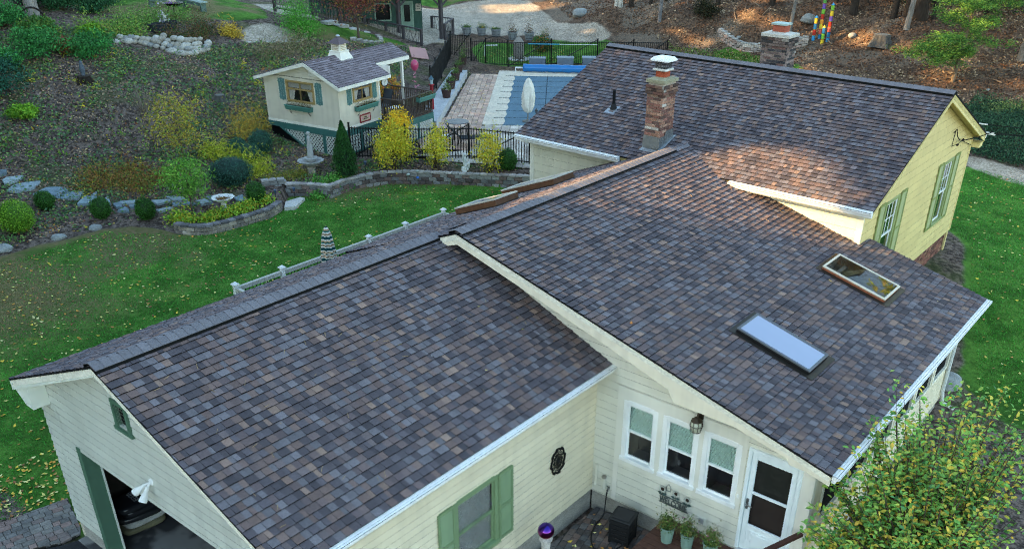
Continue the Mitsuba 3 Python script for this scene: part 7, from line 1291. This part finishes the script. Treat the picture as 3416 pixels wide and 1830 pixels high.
for x, y, r, lb in ((1.42, 22.38, .2, 'pale boulder at the edge of the lawn below the flagstones'), (.11, 22.4, .22, 'pale boulder second from the left at the lawn edge'), (-1.55, 22.75, .28, 'pale boulder cut by the left edge at the lawn'), (41.2, 30.6, .55, 'large grey boulder beside the gravel drive'), (41.6, 14.21, .5, 'grey lichened rock behind the painted poles'), (40.76, 11.15, .26, 'small grey rock between the painted poles and the stump'), (9.3, -4.3, .35, 'grey rock below the corner of the mid roof'), (39.6, 17.6, .14, 'small white stone above the woodland wall'), (35.4, 2.2, .1, 'small pale stone right of the pine foot')):
    k = fresh('boulder'); MB().blob((x, y, gz(x, y) + r * .25), (r * 1.15, r * .9, r * .6), s('#8f9290'), int(x * 10) % 97, .22, 3, 1.3).put(k, 'stone', smooth=True, number=False); tag(k, lb, 'rock')
# boulder wall on the slope: every cobble is a stone of its own
k = thing('boulder_wall', 'dry wall of pale rounded cobbles holding the flower bed on the slope', 'stone wall'); Q = resample([(10.0, 34.7), (10.78, 34.34), (11.25, 33.88), (11.65, 33.25), (11.85, 32.85), (12.3, 32.62), (12.86, 32.68), (13.45, 32.78), (13.96, 33.3)], .26); g = rng(480)
for r in range(4):
    for i, p in enumerate(Q[:-1]):
        big = 6 < i < 16 or r < 2
        if not big or (r == 3 and g.random() < .4): continue
        R = g.uniform(.11, .2) * (1.25 if r == 0 and 9 < i < 16 else 1); c = p + (Q[i + 1] - p) * (.5 * (r % 2)) + np.array([.10, .14]) * r + g.normal(size=2) * .03
        MB().blob((*c, gz(*p) + .06 + r * .17 + g.normal() * .02), (R * 1.1, R * .9, R * .75), s(['#a09c94', '#8f908e', '#aaa498', '#9a948a', '#b3b0a8'][g.integers(5)]), i * 7 + r, .16, 2, 1.2).put(k + '__cobble', 'stone', smooth=True)
# curved bed walls near the cabin
block_wall('sand_bed_wall', 'dark curved wall carrying the pale sand bed above the shed roof', [(16.0, 33.05), (17.5, 33.15), (19.0, 33.45), (19.9, 33.7), (20.5, 34.0), (20.95, 34.5), (21.0, 35.1)], lambda x, y: gz(x, y) - .35, 2, .2, [s('#5a4a45'), s('#6b5850'), s('#4d403c')], 56, bl=.36, cap=.07, capcol=[s('#b0aaa0'), s('#a39e95')], inward=1)
block_wall('tree_ring_wall', 'low grey curved wall round the bed of the red maple', [(22.9, 33.3), (23.5, 32.9), (24.3, 32.75), (25.2, 33.1), (25.7, 33.7), (25.9, 34.3)], lambda x, y: gz(x, y) - .08, 1, .2, [s('#8f8b88'), s('#7d7977')], 57, bl=.36, cap=.07, capcol=[s('#a5a29d')], inward=1)
# low timber bench frame, fire bowl, tubs, dark chairs on the upper lawn
k = thing('timber_bench', 'weathered grey-green L-shaped timber bench on the upper lawn', 'bench'); TB = s('#8a9a92')
for a, b in (((14.9, 39.9), (16.5, 39.35)), ((16.5, 39.35), (16.75, 37.6))):
    d = np.array(b) - a; d /= np.linalg.norm(d); nn = np.array([-d[1], d[0]])
    for i in range(3): o = nn * (i - 1) * .17; MB().bar((*(np.array(a) + o), gz(*a) + .45), (*(np.array(b) + o), gz(*b) + .45), .155, .04, TB * (1 + .06 * i)).put(k + '__plank', 'wood')
    MB().bar((*(np.array(a) - nn * .25), gz(*a) + .36), (*(np.array(b) - nn * .25), gz(*b) + .36), .03, .14, s('#5f736d')).put(k + '__apron', 'wood')
    for t in (.08, .92): p = np.array(a) + (np.array(b) - a) * t; MB().bar((*p, gz(*p) - .05), (*p, gz(*p) + .43), .12, .3, s('#5f736d')).put(k + '__leg', 'wood')
k = thing('fire_bowl', 'black metal fire bowl on legs with a pale log and pink flowers in it', 'fire bowl'); x, y = 14.81, 37.43; z = gz(x, y); MB().lathe([(0, .45), (.3, .5), (.5, .62), (.52, .64), (.45, .62), (.25, .55), (0, .53)], 32, s('#1c1c20'), (x, y, z)).put(k + '__bowl', 'metal', smooth=True)
for i in range(3): a = i * 2.094; MB().tube([(x + .25 * math.cos(a), y + .25 * math.sin(a), z + .5), (x + .4 * math.cos(a), y + .4 * math.sin(a), z)], .02, 6, FB).put(k + '__leg', 'metal')
MB().blob((x, y + .1, z + .66), (.3, .14, .09), s('#b3a392'), 3, .2).put(k + '__log', 'bark'); g = rng(3); tag(MB().leaves(np.array([x - .2, y - .2, z + .66]) + g.normal(size=(40, 3)) * [.09, .09, .04], .09, s('#a05ac0'), g).put(k + '__flowers', 'leaf'), None, kind='stuff')
for i, ((x, y), r, lb) in enumerate((((12.69, 35.56), .46, 'larger round black tub with soil on the flower bank'), ((13.5, 35.75), .34, 'smaller round black tub behind the daisies'))):
    k = thing('black_tub', lb, 'tub', 'black tubs on the flower bank'); z = gz(x, y); MB().lathe([(0, 0), (r * .85, 0), (r, .3), (r * 1.04, .31), (r * 1.04, .34), (r * .94, .34), (r * .92, .26), (0, .25)], 28, s('#33383d'), (x, y, z)).put(k + '__shell', 'matte'); MB().lathe([(r * .92, .27), (0, .28)], 20, s('#3a2f28'), (x, y, z)).put(k + '__soil', 'matte')
for i, (x, y, lb) in enumerate(((12.6, 41.7, 'dark slatted garden chair left of two others at the top edge'), (13.2, 41.5, 'dark slatted garden chair between two others at the top edge'), (13.9, 41.4, 'dark slatted garden chair right of two others at the top edge'))):
    k = thing('garden_chair', lb, 'chair', 'dark garden chairs on the upper lawn'); fr = frame((x, y, gz(x, y)), (.9, -.3, 0))
    for j in range(4): MB(fr).add([[-.25 + j * .13, .0, .3], [-.14 + j * .13, .0, .3], [-.15 + j * .14, -.3, 1.05 - .05 * abs(j - 1.5)], [-.27 + j * .14, -.3, 1.05 - .05 * abs(j - 1.5)]] + [[-.25 + j * .13, .03, .3], [-.14 + j * .13, .03, .3], [-.15 + j * .14, -.27, 1.05 - .05 * abs(j - 1.5)], [-.27 + j * .14, -.27, 1.05 - .05 * abs(j - 1.5)]], [[0, 1, 2, 3], [7, 6, 5, 4], [0, 4, 5, 1], [1, 5, 6, 2], [2, 6, 7, 3], [3, 7, 4, 0]], s('#2c2523')).put(k + '__slat', 'wood')
    MB(fr).box(-.28, .28, 0, .5, .28, .32, s('#2c2523')).put(k + '__seat', 'wood')
    for a in (-.26, .26): MB(fr).box(a - .04, a + .04, .4, .48, 0, .5, s('#2c2523')).put(k + '__leg', 'wood')
# ring arch by the grey trunk, red board by the fence
k = fresh('iron_arch'); m = MB(); x, y = 7.9, 38.0; z = gz(x, y); m.tube([(x + .55 * math.cos(t), y - .2 * math.cos(t), z + .75 * math.sin(t)) for t in np.linspace(-.2, math.pi + .2, 20)], .045, 7, s('#2a2422')); m.put(k, 'metal', number=False); tag(k, 'dark iron hoop at the foot of the grey tree trunk', 'garden ornament')
k = fresh('faded_board'); m = MB(); m.add([[25.3, 30.9, 2.0], [26.1, 30.3, 1.85], [26.3, 30.75, 2.35], [25.55, 31.35, 2.5], [25.3, 30.92, 1.97], [26.1, 30.32, 1.82], [26.3, 30.77, 2.32], [25.55, 31.37, 2.47]], [[0, 1, 2, 3], [7, 6, 5, 4], [0, 4, 5, 1], [1, 5, 6, 2], [2, 6, 7, 3], [3, 7, 4, 0]], s('#c99a94')); m.put(k, 'paint', number=False); tag(k, 'faded pink board lying on the bank beside the black side fence', 'board')
k = thing('stone_urn', 'grey domed garden urn on a ring of white stones behind the pool gate', 'urn'); x, y = 32.9, 29.2; z = gz(x, y); MB().lathe([(0, 0), (.3, 0), (.26, .1), (.33, .35), (.36, .7), (.33, .95), (.38, 1.0), (.3, 1.12), (.12, 1.35), (0, 1.4)], 24, s('#8d8780'), (x, y, z)).put(k + '__body', 'stone', smooth=True)
for i in range(12): a = i * .5236; MB().blob((x + .55 * math.cos(a), y + .55 * math.sin(a), z + .06), (.14, .11, .08), s('#c9c8c2'), i).put(k + '__stone', 'stone')
k = thing('pump_housing', 'white pipe frame standing in the grass behind the pool gate', 'pipe frame'); m = MB(); m.tube([(31.3, 30.6, gz(31.3, 30.6)), (31.3, 30.6, 1.95), (31.9, 30.1, 1.95)], .05, 8, WHITE); m.put(k + '__pipe', 'paint')

# ---------------------------------------------------------------- the cabin and its porch
CB = thing('cabin', 'dark green cabin with a covered porch at the top of the garden', 'cabin'); A0 = np.array([31.03, 35.7]); cw = np.array([-.825, .565]); fK = frame((*A0, 0), tuple(-cw) + (0,)); CG = s('#3d5a50')
fK = (np.array([*A0, 0.]), np.array([*-cw, 0]), np.array([cw[1], -cw[0], 0]) * (1 if np.dot([cw[1], -cw[0]], [1, 1]) > 0 else -1), np.array([0, 0, 1.]))
MB(fK).prism(sbox(-7, 1.9, 0, 4.9).difference(unary_union([sbox(-1.36, 2.0, -.55, 4.12), sbox(-2.95, 3.05, -2.05, 3.95)])), 0, .12, CG).put(CB + '__wall', 'wood'); MB(fK).box(-.12, 0, .12, 5, 1.9, 4.9, CG).put(CB + '__wall', 'wood')
DRG = s('#7f9a8a'); m = MB(fK)
for a, b, c, d in ((-1.36, -1.26, 2.0, 4.12), (-.65, -.55, 2.0, 4.12), (-1.26, -.65, 4.02, 4.12)): m.box(a, b, -.03, .05, c, d, s('#8aa595'))
m.box(-1.26, -1.15, .02, .06, 2.02, 4.02, DRG); m.box(-.76, -.65, .02, .06, 2.02, 4.02, DRG); m.box(-1.15, -.76, .02, .06, 3.9, 4.02, DRG); m.box(-1.15, -.76, .02, .06, 2.02, 2.9, DRG); dk_ = m.put(CB + '__door', 'paint')
MB(fK).box(-1.15, -.76, .06, .07, 2.9, 3.9, s('#0f1413')).put(dk_ + '__pane', 'gloss'); MB(fK).box(-1.3, -.6, .4, .42, 2, 4.1, DARK).put(dk_ + '__interior', 'matte')
m = MB(fK)
for a, b, c, d in ((-3.03, -2.95, 2.97, 4.03), (-2.05, -1.97, 2.97, 4.03), (-2.95, -2.05, 2.97, 3.05), (-2.95, -2.05, 3.95, 4.03)): m.box(a, b, -.03, .05, c, d, s('#8aa595'))
k = m.put(CB + '__window', 'paint'); MB(fK).box(-2.95, -2.05, .06, .07, 3.05, 3.95, s('#15181a')).put(k + '__pane', 'gloss')
k = MB(fK).box(-.40, -.05, -.03, -.001, 3.52, 3.95, s('#b9b3a5')).put(CB + '__notice', 'paint'); m = MB(fK)
for i, w in enumerate((.24, .18, .22)): m.box(-.225 - w / 2, -.225 + w / 2, -.034, -.0301, 3.86 - i * .1, 3.89 - i * .1, s('#5a5650'))
m.put(k + '__print', 'paint')
PWD = s('#4f4a4c'); R1 = np.array([30.9, 33.9])
for u in (0, 2.68, 5.4):
    p = R1 + cw / np.linalg.norm(cw) * u; z = 1.85; MB().box(p[0] - .10, p[0] + .10, p[1] - .10, p[1] + .10, z, 4.9, PWD).put(CB + '__porch_post', 'wood')
    for sg in (-1, 1): q = p + cw * .62 * sg; MB().bar((*p, 3.9), (*q, 4.55), .10, .10, PWD).put(CB + '__brace', 'wood')
p, q = R1 - cw * .5, R1 + cw * 6; MB().bar((*p, 4.75), (*q, 4.75), .16, .22, PWD).put(CB + '__beam', 'wood')
c4_ = [np.array([*(A0 + cw * 7.2), 0]), np.array([*(A0 - cw * .8), 0]), np.array([*(R1 - cw * .9 - np.array([.4, .6])), 0]), np.array([*(R1 + cw * 6.2 - np.array([.4, .6])), 0])]
MB().add([c + [0, 0, z] for z in (4.92, 5.0) for c in c4_], [[0, 1, 2, 3], [7, 6, 5, 4], [0, 4, 5, 1], [1, 5, 6, 2], [2, 6, 7, 3], [3, 7, 4, 0]], s('#4a4443')).put(CB + '__porch_roof', 'wood')
MB().flat(Polygon([(28.15, 32.95), (30.95, 33.75), (31.05, 35.7), (27.9, 38.2), (27.75, 37.2)]), 1.9, 2.05, s('#8f8b84')).put(CB + '__porch_floor', 'stone')
def twig_rail(p, q, zb0, zb1, hh, seed, key, posts=(0, 1)):
    """rustic railing: posts, two rails and crooked branch balusters"""
    g = rng(seed); p, q = np.array(p), np.array(q); L = np.linalg.norm(q - p)
    for t in posts: c = p + (q - p) * t; zz = zb0 + (zb1 - zb0) * t; MB().box(c[0] - .07, c[0] + .07, c[1] - .07, c[1] + .07, zz - .1, zz + hh + .02, PWD).put(key + '__post', 'wood')
    MB().bar((*p, zb0 + hh), (*q, zb1 + hh), .14, .06, PWD).put(key + '__rail', 'wood'); MB().bar((*p, zb0 + .12), (*q, zb1 + .12), .08, .08, PWD).put(key + '__rail', 'wood')
    for i in range(int(L / .16)):
        t0 = (i + .5) * .16 / L; t1 = t0 + g.normal() * .12 / L; a, b = p + (q - p) * t0, p + (q - p) * min(max(t1, 0), 1); za, zb = zb0 + (zb1 - zb0) * t0 + .14, zb0 + (zb1 - zb0) * t1 + hh - .03; mid_ = np.array([*((a + b) / 2 + (q - p) / L * g.normal() * .07), (za + zb) / 2])
        MB().tube([(*a, za), mid_, (*b, zb)], [.022, .018, .014], 5, s('#6f6a68') * g.uniform(.8, 1.2)).put(key + '__branch_baluster', 'bark')
k = thing('porch_railing', 'rustic grey railing of crooked branches along the cabin porch', 'railing'); twig_rail((28.18, 32.96), (27.76, 37.2), 2.05, 2.3, .92, 490, k, (0, .33, .66, 1))
k = thing('stair_railing', 'rustic branch railing climbing left of the red maple', 'railing'); twig_rail((27.5, 37.25), (22.6, 35.95), 2.45, 3.95, .95, 491, k, (0, .5, 1)); twig_rail((22.6, 35.95), (21.2, 37.6), 3.95, 4.3, .95, 492, k, (1,))
k = thing('drive_railing', 'short rustic railing beside the right porch post', 'railing'); twig_rail((31.1, 33.8), (33.0, 34.9), 1.95, 2.0, .95, 493, k); twig_rail((33.0, 34.9), (32.6, 36.4), 2.0, 2.05, .95, 494, k, (1,))
for i in range(5): p = np.array([23.2, 35.6]) + np.array([.75, -.05]) * i; MB().flat(sbox(p[0] - .35, p[1] - .55, p[0] + .4, p[1] + .1), 3.55 - i * .27, 3.72 - i * .27, s('#a9aaa6')).put('stair_step', 'stone'); tag('stair_step' + ('' if i == 0 else f'_{i:03d}'), ['topmost', 'second', 'middle', 'fourth', 'lowest'][i] + ' pale slab of the steps under the rustic railing', 'step', 'slab steps beside the maple')

# ---------------------------------------------------------------- unseen tall trees added off to the left to shade the garden
sh = np.array([SUN[0], SUN[1]]); sh /= np.linalg.norm(sh); se = np.array([sh[1], -sh[0]]); tan_e = SUN[2] / math.hypot(SUN[0], SUN[1]); g = rng(500)
HOLE = Polygon([(3.6, 4.4), (5.4, 4.3), (7.2, 5.3), (7.5, 6.3), (7.2, 7.2), (6.1, 7.5), (4.6, 7.1), (4.2, 6.0)])  # gap shaped in the leaf belt so sun patches reach the roofs
def belt(p0, p1, q0, q1, h0, h1, n, size, gaps):
    p = g.uniform(p0, p1, n); q = g.uniform(q0, q1, n); hp = g.uniform(h0, h1, n); z = hp + tan_e * q
    ok = (z > 1.0) & ~contains_xy(HOLE.buffer(size * .35), p, hp)
    if gaps: ok &= meshkit.fbm(np.column_stack([p * .33, hp * .8, 0 * p + 3]), 3) < gaps
    X = p[:, None] * se + q[:, None] * sh; return np.column_stack([X, z])[ok]
m = MB(); B = [belt(-26, 24, 31, 39, -13, 10.5, 76000, .62, None), belt(24, 78, 38, 46, -6, 19, 56000, .62, .63), belt(20, 54, 38, 46, -8, 6, 26000, .62, None), belt(-9, 3.2, 31, 39, -5, 7, 16000, .62, None)]
for b in B: m.leaves(b, .62, pick(pal_('#5a6a30', '#7a7a35', '#8a7a35', '#4a5f2c', '#a08a3a'), len(b), g), g, asp=.8)
for i in range(26):
    p = -24 + i * 4.0 + g.normal(); q = g.uniform(32, 38) if p < 24 else g.uniform(39, 45); c = p * se + q * sh; m.tube([(*c, gz(*c) - .5), (*(c + g.normal(size=2) * .4), gz(*c) + 16)], [.3, .12], 8, s('#4a4038'))
m.put('shade_woodland', 'leaf', number=False); tag('shade_woodland', 'unseen tall autumn trees left of the garden, shaped to shade it', 'trees', kind='stuff')
